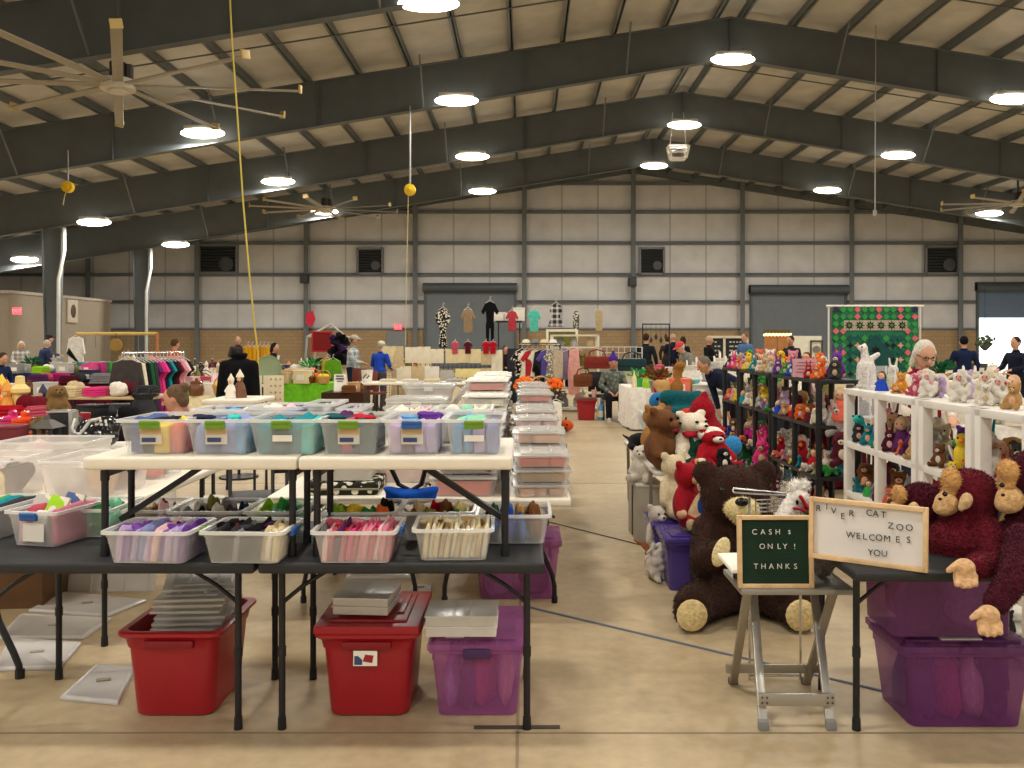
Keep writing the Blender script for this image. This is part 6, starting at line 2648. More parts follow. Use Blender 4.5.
def p_basket():
    q = B()
    prof = []
    for i in range(9):
        z = i / 8 * .45
        prof.append((.34 + .12 * i / 8 + .018 * (i % 2), z))
    q.lathe(prof, n=18)
    p = proto('basket', q.mesh('basket', CL))
    q = B()
    q.path([(.44 * cos(a), 0, .42 + .42 * sin(a)) for a in [pi * i / 10 for i in range(11)]], .03, 6)
    sub(p, 'handle', q.mesh('handle', CL), k=False)
    q = B()
    for i in range(5):
        q.ell((.2 * cos(i * 1.26), .2 * sin(i * 1.26), .44), .17, n=8)
    sub(p, 'filling', q.mesh('filling', CL), 'e08040', k=False)
    return p


def p_hat():
    q = B()
    q.lathe([(.5, 0), (.52, .03), (.30, .05), (.28, .25), (.2, .36), (.05, .38)], n=20)
    p = proto('hat', q.mesh('hat', CL))
    q = B()
    q.lathe([(.302, .05), (.296, .13)], n=20)
    sub(p, 'hat_band', q.mesh('band', CL), '2a2420')
    return p


def p_book():
    q = B()
    q.box(0, 0, .5, .18, .7, 1)
    p = proto('book', q.mesh('cover', PT, bevel=.02))
    q = B()
    q.box(0, .02, .5, .13, .7, .94)
    sub(p, 'pages', q.mesh('pages', PT), 'efe8da')
    return p


def p_figurine():
    q = B()
    q.lathe([(.26, 0), (.24, .1), (.18, .42), (.12, .55), (.06, .6)], n=16)
    q.ell((0, 0, .70), (.13, .13, .14))
    for s in (-1, 1):
        q.cap((s * .12, 0, .5), (s * .22, -.1, .3), .05, .045)
    p = proto('figurine', fuse(q, .03, 'figurine', PT, 2))
    q = B()
    q.lathe([(.15, .76), (.13, .84), (.06, .96), (.01, 1.06)], n=14)
    sub(p, 'hat', q.mesh('hat', PT), k=False)
    sub(p, 'face', ball((0, -.10, .69), (.075, .05, .08), 8, 'skin'), 'e0b090')
    return p


def p_plant():
    q = B()
    q.lathe([(.18, 0), (.26, .34), (.28, .35), (.28, .40), (.2, .40)], n=14)
    p = proto('potted_plant', q.mesh('pot', PT))
    q = B()
    rr = random.Random(8)
    for i in range(26):
        a, e = rr.uniform(0, 6.28), rr.uniform(.2, 1.3)
        d = V((cos(a) * cos(e), sin(a) * cos(e), sin(e)))
        c = V((0, 0, .42)) + d * rr.uniform(.25, .5)
        q.ell(c, (.05, .12, .05), d.to_track_quat('Y', 'Z').to_matrix(), n=6)
        q.tube((0, 0, .38), c, .012, n=4)
    sub(p, 'foliage', q.mesh('foliage', CL), '3c8a3a', k=False)
    return p


def p_bag():
    q = B()
    q.lathe([(.30, 0), (.36, .05), (.34, .40), (.22, .60), (.30, .75)], n=14)
    p = proto('plastic_bag', q.mesh('bag', CL))
    for i, v in enumerate(p.data.vertices):
        v.co.x *= 1 + .12 * sin(i * 1.7)
        v.co.y *= .7 + .1 * sin(i * 2.3)
    for s in (-1, 1):
        q = B()
        q.path([(s * .16, .06 * cos(a), .70 + .2 * sin(a)) for a in [pi * k / 6 for k in range(7)]], .03, 5)
        sub(p, 'handle', q.mesh('handle', CL), k=False)
    return p


def p_frame():
    q = B()
    for s in (-1, 1):
        q.box(s * .46, 0, .5, .08, .06, 1)
        q.box(0, 0, .5 + s * .46, .84, .06, .08)
    p = proto('picture_frame', q.mesh('frame', PT, bevel=.01))
    q = B()
    q.box(0, .01, .5, .86, .02, .86)
    sub(p, 'picture', q.mesh('picture', CL), 'd8ccb0', k=False)
    return p


def p_bundle():
    return proto('cloth_bundle', CRUMP[0]), proto('cloth_bundle', CRUMP[2])


G = dict(f=(p_stack(), 'folded clothes stack', 'clothes'), x=(p_box(), 'lidded box', 'box'), b=(p_bottle(), 'bottle', 'bottle'), j=(p_jar(), 'lidded jar', 'jar'), k=(p_basket(), 'basket', 'basket'), h=(p_hat(), 'brimmed hat', 'hat'),
         o=(p_book(), 'book', 'book'), g=(p_figurine(), 'pointed-hat figurine', 'figurine'), v=(p_plant(), 'potted plant', 'plant'), p=(p_bag(), 'plastic bag', 'bag'), s=(p_frame(), 'framed picture', 'picture'), c=(p_bundle()[0], 'crumpled cloth', 'cloth'))


def good(code, col, loc, s, where, rz=None, parts=None, lab=None, group=None):
    pr, nm, cat = G[code]
    rz = rnd.uniform(-.4, .4) if rz is None else rz
    pp = dict(parts or {})
    for k in ('filling', 'foliage', 'picture'):
        pp.setdefault(k, {'filling': rnd.choice(['orange', 'yellow', 'red', 'olive']), 'foliage': rnd.choice(['green', 'dark_green', 'olive']), 'picture': rnd.choice(['beige', 'slate_blue', 'olive'])}[k])
    return inst(pr, loc, rz, s, col, lab or '%s %s %s' % (col.replace('_', ' '), nm, where), cat, group, pp)


SIZE = dict(f=.30, x=.26, b=.36, j=.26, k=.32, h=.30, o=.26, g=.28, v=.40, p=.42, s=.32, c=.26)


def row(z, px0, px1, d, spec, where, scale=1.0, dj=.25, group=None):
    ks = spec.split()
    for i, k_ in enumerate(ks):
        code, col = k_.split(':')
        px = px0 + (px1 - px0) * (i + .5) / len(ks)
        dd = d + (dj * ((i * 7) % 3 - 1))
        good(code, col, (X(px, dd), dd, z), SIZE[code] * scale * rnd.uniform(.85, 1.15), where, group=group)


def stall(lab, px0, px1, d0, dep, z=.74, cloth=None, drop=None):
    x0, x1 = X(px0, d0), X(px1, d0)
    if cloth:
        return cloth_table(lab, x0, x1, d0, d0 + dep, z, cloth, drop)
    return folding_table(lab, x0, x1, d0, d0 + dep, z, mat('c2ab84', .5), inset=(.12, .12, .12, .12), brace=False)


# ---- far left ---------------------------------------------------------------
stall('tan-topped folding table of clothing piles before the clothing rack', 62, 152, 13.0, .85)
row(.74, 64, 150, 13.35, 'f:cream c:beige h:white f:hot_pink f:rose f:navy c:white c:maroon f:burgundy f:charcoal', 'on the tan-topped table before the rack')
stall('tan-topped folding table at the far left frame edge', -12, 60, 13.1, .8)
row(.74, -8, 58, 13.4, 'g:red g:amber f:white c:grey j:brown f:pale_pink x:light_grey c:dark_red', 'on the tan table at the left frame edge')
stall('navy-cloth table of grey and bright goods by the block room', 8, 112, 22.0, .9, cloth='navy')
row(.74, 12, 110, 22.4, 'x:grey x:light_grey v:olive f:lime c:white p:light_grey x:light_grey j:olive x:teal x:hot_pink x:magenta x:green', 'on the navy-cloth table', 1.3)
stall('dark-skirted table between the two tan tables and the navy one', 30, 108, 17.0, .8, cloth='burgundy')
row(.74, 32, 106, 17.3, 'f:plum c:rose f:magenta f:maroon c:charcoal x:navy f:grey', 'on the dark-skirted table', 1.1)
# wooden rack with hanging bits
d = 24.5
t = thing('wooden_rack', 'wide wooden display rack with a gold top rail in the far left stalls', 'rack', (X(117, d), d, 0))
w = X(157, d) - X(77, d)
zt = PY(0, 333, d).z
for s in (-1, 1):
    q = B()
    q.tube((s * w / 2, 0, 0), (s * w / 2, 0, zt), .05, n=8)
    q.box(s * w / 2, 0, .03, .1, .6, .06)
    obj('post', q.mesh('post', mat('b87848', .6)), t)
q = B()
q.tube((-w / 2, 0, zt - .02), (w / 2, 0, zt - .02), .045)
obj('rail', q.mesh('rail', mat('cfae62', .5)), t)
q = B()
for i in range(7):
    x = -w * .4 + w * .8 * i / 6
    q.tube((x, 0, zt), (x, 0, zt - .35 - .08 * (i % 3)), .012, n=5)
obj('hook', q.mesh('hook', mat('8a8478', .5)), t)


def garment(kind, col, lab, loc, rz, s=1.0, pole=None, fabric='cloth', cat='garment', sx=1.0):
    t = thing('hanging_garment', lab, cat, loc, rz)
    if kind == 'tee':
        half = [(.07, 0), (.20, -.04), (.34, -.24), (.25, -.31), (.19, -.22), (.20, -.68)]
    elif kind == 'coat':
        half = [(.07, 0), (.22, -.05), (.30, -.55), (.22, -.60), (.21, -.35), (.25, -1.02)]
    elif kind == 'dress':
        half = [(.07, 0), (.17, -.04), (.28, -.22), (.20, -.27), (.15, -.36), (.26, -1.0)]
    elif kind == 'suit':
        half = [(.07, 0), (.20, -.04), (.36, -.26), (.27, -.34), (.17, -.24), (.14, -.5), (.17, -.6), (.15, -1.35), (.07, -1.35), (.02, -.7)]
    elif kind == 'flare':
        half = [(.07, 0), (.2, -.04), (.27, -.2), (.20, -.26), (.18, -.35), (.36, -.62)]
    elif kind == 'slim':
        half = [(.05, 0), (.13, -.04), (.14, -.3), (.12, -.75)]
    elif kind == 'top_tail':
        half = [(.07, 0), (.2, -.05), (.3, -.2), (.26, -.36), (.15, -.42), (.12, -.62), (.16, -.95), (.06, -1.15)]
    else:
        half = [(.1, 0), (.14, -.5), (.12, -1.0)]
    pts = half + [(-x, z) for x, z in reversed(half)]
    q = B()
    q.prism([(x * s * sx, z * s) for x, z in pts], -.045 * s, .045 * s)
    me = q.mesh('garment', objcol(fabric), bevel=.02 * s)
    obj('cloth', me, t, col)
    q = B()
    q.path([(-.19 * s * sx, 0, -.04 * s), (0, 0, .06 * s), (.19 * s * sx, 0, -.04 * s)], .008, 5)
    q.path([(0, 0, .06 * s), (0, 0, .13 * s), (.02 * s, 0, .16 * s), (.045 * s, 0, .13 * s)], .006, 5)
    obj('hanger', q.mesh('hanger', mat('d8d4cc', .4)), t)
    if pole:
        q = B()
        q.tube((0, .06, pole - loc[2]), (0, .06, .14 * s), .012, n=6)
        obj('pole', q.mesh('pole', mat('d4d0c8', .4)), t)
    return t


p = PY(76, 337, 24.3)
garment('coat', 'efeae2', 'white shirt hanging at the end of the wooden display rack', (p.x, 24.3, p.z), 0, .85)
p = PY(116, 345, 24.3)
t = thing('wall_basket', 'yellow round wicker plaque hanging on the wooden display rack', 'plaque', p)
q = B()
q.lathe([(.05, -.03), (.17, -.02), (.18, .0), (.17, .02), (.05, .03)], n=20)
me = q.mesh('disc', mat('a8843a', .6))
me.transform(Matrix.Rotation(pi / 2, 4, 'X'))
obj('disc', me, t)
q = B()
q.tube((0, 0, .17), (0, 0, zt - p.z), .01, n=5)
obj('cord', q.mesh('cord', METAL_BLACK), t)

# clothing rack
d0, d1 = 13.9, 15.6
xa, xb = X(122, d0), X(184, d1)
zr = 1.38
t = thing('clothing_rack', 'chrome clothing rack packed with coats and tops, left of the bun-haired woman', 'rack', ((xa + xb) / 2, (d0 + d1) / 2, 0), math.atan2(d1 - d0, xb - xa))
L = math.hypot(xb - xa, d1 - d0)
q = B()
q.tube((-L / 2, 0, zr), (L / 2, 0, zr), .016)
obj('rail', q.mesh('rail', CHROME), t)
for s in (-1, 1):
    q = B()
    q.tube((s * L / 2, 0, .06), (s * L / 2, 0, zr), .016)
    q.tube((s * L / 2, -.25, .06), (s * L / 2, .25, .06), .016)
    obj('upright', q.mesh('upright', CHROME), t)
ang_r = t.rotation_euler.z
cols = ['charcoal', 'black', 'ivory', 'black', 'dark_green', 'charcoal', 'plum', 'magenta', 'hot_pink', 'navy', 'teal', 'black', 'maroon', 'pink', 'pale_pink', 'black']
for i, c in enumerate(cols):
    f = (i + .6) / (len(cols) + .4)
    kind = 'coat' if i < 6 else 'dress'
    garment(kind, c, '%s garment hanging in the packed chrome clothing rack' % c.replace('_', ' '), (xa + (xb - xa) * f, d0 + (d1 - d0) * f, zr - .12), ang_r + pi / 2 + (-.55 if i == 0 else 0), .92 if i else 1.0)
p = PY(126, 356, 13.6)
garment('coat', '45413e', 'dark grey coat facing out at the end of the packed clothing rack', (X(127, 13.72), 13.72, zr - .10), .1, .95)

# ---- left middle -------------------------------------------------------------
stall('long pale table of small white goods behind the orange-topped person', 184, 250, 20.5, .9, cloth='ivory')
row(.74, 186, 250, 20.9, 'x:white b:charcoal j:black g:white b:maroon g:ivory x:beige j:white s:ivory k:tan g:grey', 'on the long pale table', 1.2)
stall('dark red-topped table before the long pale table', 186, 216, 17.2, .8, cloth='dark_red')
row(.74, 187, 216, 17.5, 'k:red c:dark_red k:burgundy x:white', 'on the dark red-topped table')
stall('green-cloth table beside the rack end', 186, 213, 15.4, .8, cloth='7a9a5a')
row(.74, 188, 213, 15.7, 'x:pale_pink b:olive k:brown x:rose', 'on the pale green-cloth table')
stall('cream-cloth table just behind the bun-haired woman', 190, 229, 13.2, .8, cloth='cream')
row(.74, 192, 228, 13.5, 'j:brown x:white b:pale_pink k:tan', 'on the cream-cloth table behind the woman')
# black coat on a stand
t = thing('coat_stand', 'black coat displayed on a slim stand left of the folded cards', 'coat stand', at(239, 10.0))
q = B()
q.lathe([(.22, 0), (.22, .02), (.03, .04)], n=20)
q.tube((0, 0, .03), (0, 0, 1.5), .018)
obj('stand', q.mesh('stand', METAL_BLACK), t)
q = B()
q.cap((0, 0, 1.25), (0, .02, .72), .15, .17, n=14)
q.ell((0, 0, 1.3), (.19, .12, .10))
q.ell((0, 0, .62), (.19, .15, .25))
for s in (-1, 1):
    q.cap((s * .16, 0, 1.30), (s * .20, -.03, .95), .07, .06)
obj('coat', fuse(q, .016, 'coat', CL, 3), t, '101014')
q = B()
q.lathe([(.07, 0), (.10, .07), (.085, .09), (.06, .04)], (0, 0, 1.36), n=14)
obj('collar', q.mesh('collar', CL), t, '101014')
t = good('g', 'white', at(231, 8.9, 1.0), .24, '', lab='white pointed figurine standing before the black coat', parts={'hat': 'ivory'})
t = good('g', 'brown', at(240, 8.95, 1.0), .28, '', lab='brown and white figurine lit bright before the black coat', parts={'hat': 'ivory'})
folding_table('low white table carrying the pointed figurines before the black coat', X(205, 8.7), X(258, 8.7), 8.6, 9.3, 1.0, TABLE_WHITE, brace=False)
# green table
stall('bright lime-green cloth table with a fringe, mid left of the hall', 275, 327, 17.0, .9, cloth='6fbc2a', drop=.42)
row(.74, 279, 307, 17.3, 'x:beige x:tan x:beige x:cream', 'on the lime-green table', 1.25)
row(.74, 306, 326, 17.3, 'k:brown k:orange b:dark_green k:tan', 'on the lime-green table')
p = PZ(269, 400, 0)
t = thing('round_tray', 'round olive-grey tray standing upright left of the lime-green table', 'tray', at(268, 16.8, .74))
q = B()
q.lathe([(.0, 0), (.25, .0), (.28, .03), (.26, .03), (.24, .012), (.0, .012)], n=24)
me = q.mesh('tray', mat('8a9a74', .5))
me.transform(Matrix.Translation((0, 0, .28)) @ Matrix.Rotation(1.35, 4, 'X'))
obj('dish', me, t)
q = B()
q.box(0, .08, .01, .2, .16, .02)
obj('foot', q.mesh('foot', WOOD_MID), t)
folding_table('small stand table under the round olive-grey tray', X(258, 16.6), X(275, 16.6), 16.5, 17.1, .74, TABLE_WHITE, brace=False)
# card boards with small patterns
t = thing('card_board', 'cream folded card board with rows of tiny earrings beside the black coat', 'board', at(263, 11.0, 0))
for k, x in enumerate((-.13, .13)):
    q = B()
    q.box(x, .02 * k, .92, .25, .02, .45, Matrix.Rotation(.25 * (1 if k else -1), 3, 'Z'))
    pn = obj('panel', q.mesh('panel', mat('ded2b4', .7), bevel=.004), t)
    q = B()
    for i in range(4):
        for j in range(5):
            q.ell((x - .09 + .06 * i, .02 * k - .016, .76 + .085 * j), .012, n=6)
    obj('earrings', q.mesh('dots', mat('9a8468', .4)), pn)
q = B()
for s in (-1, 1):
    q.path([(s * .2, .0, 0), (s * .1, .05, .72)], .012, 6)
q.path([(0, .35, 0), (0, .05, .9)], .012, 6)
q.box(0, .03, .69, .5, .06, .02)
obj('easel', q.mesh('easel', WOOD_MID), t)
# gold scarves rack
d = 22.0
t = thing('scarf_rack', 'rack of gold and mustard scarves in the left stalls', 'rack', at(258, d))
w = X(274, d) - X(245, d)
q = B()
q.tube((-w / 2, 0, 1.45), (w / 2, 0, 1.45), .015)
for s in (-1, 1):
    q.tube((s * w / 2, 0, 0), (s * w / 2, 0, 1.45), .015)
    q.tube((s * w / 2, -.25, .02), (s * w / 2, .25, .02), .015)
obj('frame', q.mesh('frame', WOOD_MID), t)
for i, c in enumerate(('d8a020', 'c88a18', 'e0b030', 'c07a1a', 'd09a28', 'e0a838', 'b87420')):
    garment('x', c, '%s scarf draped on the gold scarf rack' % ('mustard' if i % 2 else 'golden'), (X(248 + i * 4, d - .06), d - .06, 1.43), rnd.uniform(-.3, .3), .8, cat='scarf')
stall('black-skirted table by the woman at the gold scarves', 262, 312, 20.6, .9, cloth='16161c')
row(.74, 276, 312, 20.9, 'k:magenta x:navy g:amber j:white x:ivory p:white v:white', 'on the black-skirted table', 1.1)
# canopy frame with dark hats
d = 23.5
t = thing('canopy_frame', 'light metal canopy frame over the hat stall', 'frame', at(331, d))
w, h = X(356, d) - X(308, d), PY(0, 337, d).z
q = B()
for s in (-1, 1):
    for yy in (-.5, .5):
        q.tube((s * w / 2, yy, 0), (s * w / 2 * .8, yy, h), .03, n=6)
    q.tube((s * w / 2 * .8, -.5, h), (s * w / 2 * .8, .5, h), .03, n=6)
    q.tube((s * w / 2 * .8, -.5, h), (0, 0, h + .35), .03, n=6)
for yy in (-.5, .5):
    q.tube((-w / 2 * .8, yy, h), (w / 2 * .8, yy, h), .03, n=6)
obj('tubes', q.mesh('tubes', mat('b4b0a4', .4)), t)
t = thing('display_tree', 'dark stand heaped with black and purple hats beside the checked-shirt man', 'stand', at(339, 21.8))
q = B()
q.lathe([(.3, 0), (.28, .03), (.03, .06)], n=16)
q.tube((0, 0, 0), (0, 0, 1.72), .025)
obj('pole', q.mesh('pole', METAL_BLACK), t)
for i in range(11):
    a, z = i * 2.4, 1.05 + .06 * i
    r_ = .14
    o = obj('hat', G['h'][0].data, t, ['18161c', '3a2450', '1c1c22', '2a1a30'][i % 4], loc=(r_ * cos(a), r_ * sin(a), z))
    o.scale = (.30, .30, .42)
    o.rotation_euler = (.6 * cos(a), .6 * sin(a), a)
garment('coat', '6aa828', 'lime green garment hanging under the dark hats', (X(333, 21.2), 21.2, 1.12), 0, .8)
garment('slim', 'c8b030', 'mustard garment hanging left of the lime green one', (X(327, 21.3), 21.3, 1.12), 0, .9)
t = good('s', 'red', at(322, 22.5, 1.28), .55, '', lab='red framed poster in the canopy stall', parts={'picture': '8a2a2a'}, rz=0)
row(.74, 311, 325, 21.95, 'g:peach v:brown b:black k:charcoal j:black', 'by the hat stand', 1.3)
stall('cluttered dark table beside the hat stand', 310, 325, 21.6, .8, cloth='2a2420')
# notice sign on brown table
stall('brown-skirted table carrying the white notice', 322, 362, 14.3, .7, cloth='3a2418', z=.72)
t = thing('notice_stand', 'white notice in a clear stand with lines of print on the brown-skirted table', 'sign', at(340, 14.45, .725))
q = B()
q.box(0, 0, .16, .20, .012, .28, Matrix.Rotation(-.12, 3, 'X'))
obj('sheet', q.mesh('sheet', STICKER, smooth=False), t)
q = B()
for i, wd in enumerate((.13, .14, .10, .12)):
    q.box(0, -.024 + i * .006, .27 - i * .045, wd, .004, .022 if i < 2 else .01, Matrix.Rotation(-.12, 3, 'X'))
obj('print', q.mesh('print', mat('4a4a48', .6), smooth=False), t)
q = B()
q.box(0, 0, .01, .2, .1, .02)
obj('foot', q.mesh('foot', clear('foot', 'e8e8e8', .6), smooth=False), t)
row(.72, 346, 362, 14.6, 'f:brown x:tan j:brown', 'on the brown-skirted table', .9)
# mid-hall white table goods
t = thing('bucket', 'white printed bucket on the mid-hall white table', 'bucket', at(367, 17.5, .74))
q = B()
q.lathe([(.10, 0), (.12, .24), (.125, .25), (.11, .25), (.095, .02)], n=18)
obj('pail', q.mesh('pail', WHITE_PAINT), t)
q = B()
for i in range(5):
    q.ell((.11 * cos(-1.57 + .25 * (i - 2)), .112 * sin(-1.57 + .25 * (i - 2)), .1 + .03 * (i % 3)), .018, n=6)
obj('print', q.mesh('print', mat('4a3a3a', .6)), t)
for i in range(4):
    good('f', ['ivory', 'white', 'cream', 'light_grey'][i], at(388 + 22 * i, 17.6, .74), (.34, .3, .12), 'lying flat on the mid-hall white table', rz=0)
chair_simple('rust-red chair standing under the mid-hall white table', at(373, 18.9), 2.8, '7a3226')
chair_simple('rust-red chair, its back against the brown-skirted table', at(366, 20.4), 2.6, '6e2c22')

# ---- centre: grid wall with packets ------------------------------------------
d = 19.6


def gridwall(lab, px0, px1, d, z0, z1, col, step=.1, feet=True, name='wire_grid'):
    xa, xb = X(px0, d), X(px1, d)
    t = thing(name, lab, 'display grid', ((xa + xb) / 2, d, 0))
    w = xb - xa
    q = B()
    n = int(w / step)
    for i in range(n + 1):
        q.tube((-w / 2 + w * i / n, 0, z0), (-w / 2 + w * i / n, 0, z1), .008, n=4)
    m_ = int((z1 - z0) / step)
    for j in range(m_ + 1):
        q.tube((-w / 2, 0, z0 + (z1 - z0) * j / m_), (w / 2, 0, z0 + (z1 - z0) * j / m_), .008, n=4)
    obj('grid', q.mesh('grid', col), t)
    if feet:
        for s in (-1, 1):
            q = B()
            q.tube((s * w / 2, 0, 0), (s * w / 2, 0, z1), .014, n=6)
            q.tube((s * w / 2, -.3, .015), (s * w / 2, .3, .015), .014, n=6)
            obj('foot_post', q.mesh('foot', col), t)
    return t


gridwall('long dark wire grid hung with cream packets before the blue-grey roller door', 398, 503, d, .55, 1.42, mat('4a4844', .5))


def packet(col, lab, px, py, w, h, d):
    p = PY(px, py, d)
    t = thing('hanging_packet', lab, 'packet', p, rnd.uniform(-.06, .06))
    q = B()
    q.sheet(lambda u, v: ((u - .5) * w, -.02 - .015 * sin(pi * u) * sin(pi * v), (v - .5) * h), 4, 4)
    q.sheet(lambda u, v: ((.5 - u) * w, .0, (v - .5) * h), 4, 4)
    obj('sheet', q.mesh('sheet', objcol('paper')), t, col)
    q = B()
    q.tube((0, .03, h * .46), (0, -.05, h * .46), .008, n=5)
    obj('hook', q.mesh('hook', METAL_BLACK), t)


for i, (px, py, w, h, c) in enumerate(((389, 356, .45, .5, 'cream'), (397, 357, .4, .55, 'beige'), (412, 355, .42, .4, 'ivory'), (424, 355, .4, .42, 'ivory'), (437, 356, .42, .36, 'ivory'), (452, 356, .40, .36, 'cream'), (464, 356, .42, .34, 'cream'), (475, 356, .36, .36, 'cream'), (486, 358, .32, .34, 'beige'),
                                      (497, 357, .34, .36, 'ivory'), (404, 374, .45, .40, 'ivory'), (418, 374, .4, .38, 'beige'), (432, 373, .45, .34, 'white'), (447, 376, .4, .3, 'light_grey'), (462, 373, .4, .22, 'pale_yellow'), (474, 373, .4, .22, 'pale_yellow'), (486, 374, .32, .3, 'beige'), (497, 374, .34, .5, 'ivory'))):
    packet(c, '%s packet hooked on the long dark wire grid' % c.replace('_', ' '), px, py, w * .74, h * .9, d - .06)
row(1.42, 440, 500, d, 'c:rose c:red c:rose', 'on the grid wall top') if False else None
for px, c in ((455, 'rose'), (468, 'maroon'), (486, 'red'), (493, 'red')):
    garment('tee', c, '%s small garment hanging at the grid wall top' % c, (X(px, d - .1), d - .1, 1.56), 0, .40, sx=.8)
gridwall('tan slatted panel screen at the left end of the wire grid', 381, 398, 20.9, .2, 1.4, mat('b8a076', .6), .06)
# garments hanging high on poles
d = 20.4
for px, py, kind, c, fab, s, lab in ((443, 309, 'top_tail', '2a2826', 'print', .98, 'black and white floral outfit hanging high before the roller door'), (468, 309, 'tee', '9a8468', 'cloth', .88, 'tan top hanging high before the roller door'),
                                     (490, 302, 'suit', '121214', 'cloth', .95, 'black short-sleeved jumpsuit hanging highest before the roller door'), (512, 311, 'tee', 'b8404a', 'cloth', .74, 'red tee shirt hanging at the roller door edge'),
                                     (534, 310, 'tee', '5cc8b4', 'cloth', .80, 'turquoise tee shirt hanging against the white wall'), (556, 304, 'flare', '2c2e34', 'plaid', .92, 'dark plaid flared top hanging against the white wall'),
                                     (576, 311, 'slim', '55524c', 'print', .62, 'small patterned slim garment hanging against the white wall'), (599, 310, 'slim', 'b8a880', 'cloth', .70, 'tan slim garment hanging at the end of the high row')):
    p = PY(px, py, d)
    garment(kind, c, lab, (p.x, d, p.z), rnd.uniform(-.15, .15), s * .94, pole=0.0, fabric=fab, sx=.66 if kind != 'slim' else .95)
# white boxes on a shelf beside the jumpsuit
p = PZ(505, 380, .74)
folding_table('tall dark shelf table behind the jumpsuit with white boxes', X(496, 22.3), X(522, 22.3), 22.2, 22.7, 2.1, METAL_BLACK, brace=False)
for px, hgt in ((500, .22), (509, .2), (519, .34)):
    good('x', 'white', at(px, 22.4, 2.1), (.3, .4, hgt / .8), 'on the tall dark shelf beside the jumpsuit', rz=0)
t = thing('screen_panel', 'dark navy screen panel right of the wire grid', 'screen', at(516, 20.5))
q = B()
q.box(0, 0, .75, .42, .04, 1.3)
obj('panel', q.mesh('panel', mat('1a1e2c', .7), bevel=.01), t)
for s in (-1, 1):
    q = B()
    q.box(s * .2, 0, .06, .05, .4, .12)
    obj('foot', q.mesh('foot', METAL_BLACK, bevel=.01), t)
# clothes stall
d = 18.6
xa, xb = X(520, d), X(560, d)
t = thing('clothing_rack', 'black clothing rack of printed tops beyond the flower cart', 'rack', ((xa + xb) / 2, d, 0))
w = xb - xa
q = B()
q.tube((-w / 2, 0, 1.5), (w / 2, 0, 1.5), .016)
obj('rail', q.mesh('rail', METAL_BLACK), t)
for s in (-1, 1):
    q = B()
    q.tube((s * w / 2, 0, .03), (s * w / 2, 0, 1.5), .016)
    q.tube((s * w / 2, -.3, .03), (s * w / 2, .3, .03), .016)
    obj('upright', q.mesh('upright', METAL_BLACK), t)
for i, (c, k, fab) in enumerate((('18181a', 'tee', 'print'), ('e8e2d4', 'dress', 'cloth'), ('b83038', 'tee', 'cloth'), ('e4ded2', 'dress', 'print'), ('2a2a2e', 'coat', 'cloth'), ('5a50a0', 'tee', 'cloth'), ('8a8478', 'dress', 'print'), ('c8b8a0', 'slim', 'cloth'))):
    nm = ['black printed', 'cream', 'red', 'white printed', 'charcoal', 'violet', 'grey printed', 'beige'][i]
    garment(k, c, '%s garment hanging on the black clothing rack beyond the flowers' % nm, (xa + .05 + (w - .1) * i / 7, d - .05, 1.38), .35, .82, fabric=fab)
for i in range(4):
    good('h', ['ivory', 'grey', 'cream', 'white'][i], at(526 + i * 9, d, 1.5), .3, 'on top of the black clothing rack', rz=0)
# white shelf with bags
d = 19.2
shelf_unit('white open shelf of handbags behind the wire grid', X(552, d), X(598, d), d, d + .4, (.1, .55, 1.0, 1.45, 1.72), mat('dcd4c2', .6), post=.06, th=.04)
for px, z, c, s in ((558, 1.0, 'slate_blue', .34), (570, 1.0, 'brown', .36), (582, 1.0, 'olive', .34), (594, 1.0, 'beige', .36), (558, .55, 'plum', .36), (570, .55, 'navy', .34), (583, .55, 'brown', .4), (593, .55, 'tan', .34), (560, 1.45, 'grey', .26), (574, 1.45, 'light_grey', .26), (590, 1.45, 'beige', .26),
                    (562, .1, 'grey', .4), (580, .1, 'light_grey', .42)):
    t = inst(G['p'][0], at(px, d + .15, z), rnd.uniform(-.3, .3), s, c, '%s handbag on the white open shelf' % c.replace('_', ' '), 'handbag', None, name='handbag')
garment('x', 'e8a8a0', 'peach scarf hanging at the white open shelf corner', (X(574, 18.9), 18.9, 1.40), 0, 1.0, cat='scarf')
garment('slim', '9a8aa8', 'grey-lilac garment hanging left of the peach scarf', (X(563, 18.95), 18.95, 1.40), 0, .9)
t = good('s', 'ivory', at(562, 20.2, 1.1), .75, '', lab='pale framed mirror above the white open shelf', rz=0)
gridwall('white wire grid standing behind the purple-hatted man', 601, 642, 18.2, .35, 1.45, mat('d8d6d0', .4), .12)
for px, z, c, w_, lab in ((597, 1.0, '8a3a30', .55, 'rust-red satchel hanging on the white wire grid'), (583, .62, '7a4a30', .4, 'brown satchel hanging below the rust-red one'), (632, .95, '2a4448', .6, 'dark teal satchel on the white wire grid')):
    p = at(px, 18.05, z)
    t = thing('satchel', lab, 'satchel', p)
    q = B()
    q.box(0, 0, .13, w_, .12, .26)
    obj('bag_body', q.mesh('bag', CL, bevel=.04), t, c)
    q = B()
    q.box(0, -.065, .17, w_ * .96, .02, .15)
    obj('flap', q.mesh('flap', CL, bevel=.01), t, c)
    q = B()
    q.path([(-w_ * .35, 0, .24), (-w_ * .25, 0, .36), (0, 0, .40), (w_ * .25, 0, .36), (w_ * .35, 0, .24)], .014, 6)
    obj('handle', q.mesh('handle', CL), t, c)
t = tote('red tote with a brown lid and cup, beside the seated man', X(586, 17.3), 17.1, .40, .42, .40, lid=mat('6a3a2a', .5))
t = thing('cup', 'pink cup standing on the red tote beside the seated man', 'cup', at(594, 17.25, .452))
q = B()
q.lathe([(.04, 0), (.055, .15), (.05, .15), (.035, .01)], n=14)
obj('cup_body', q.mesh('cup', mat('d8a8a0', .5)), t)
q = B()
q.tube((.01, 0, .02), (.03, 0, .2), .006, n=6)
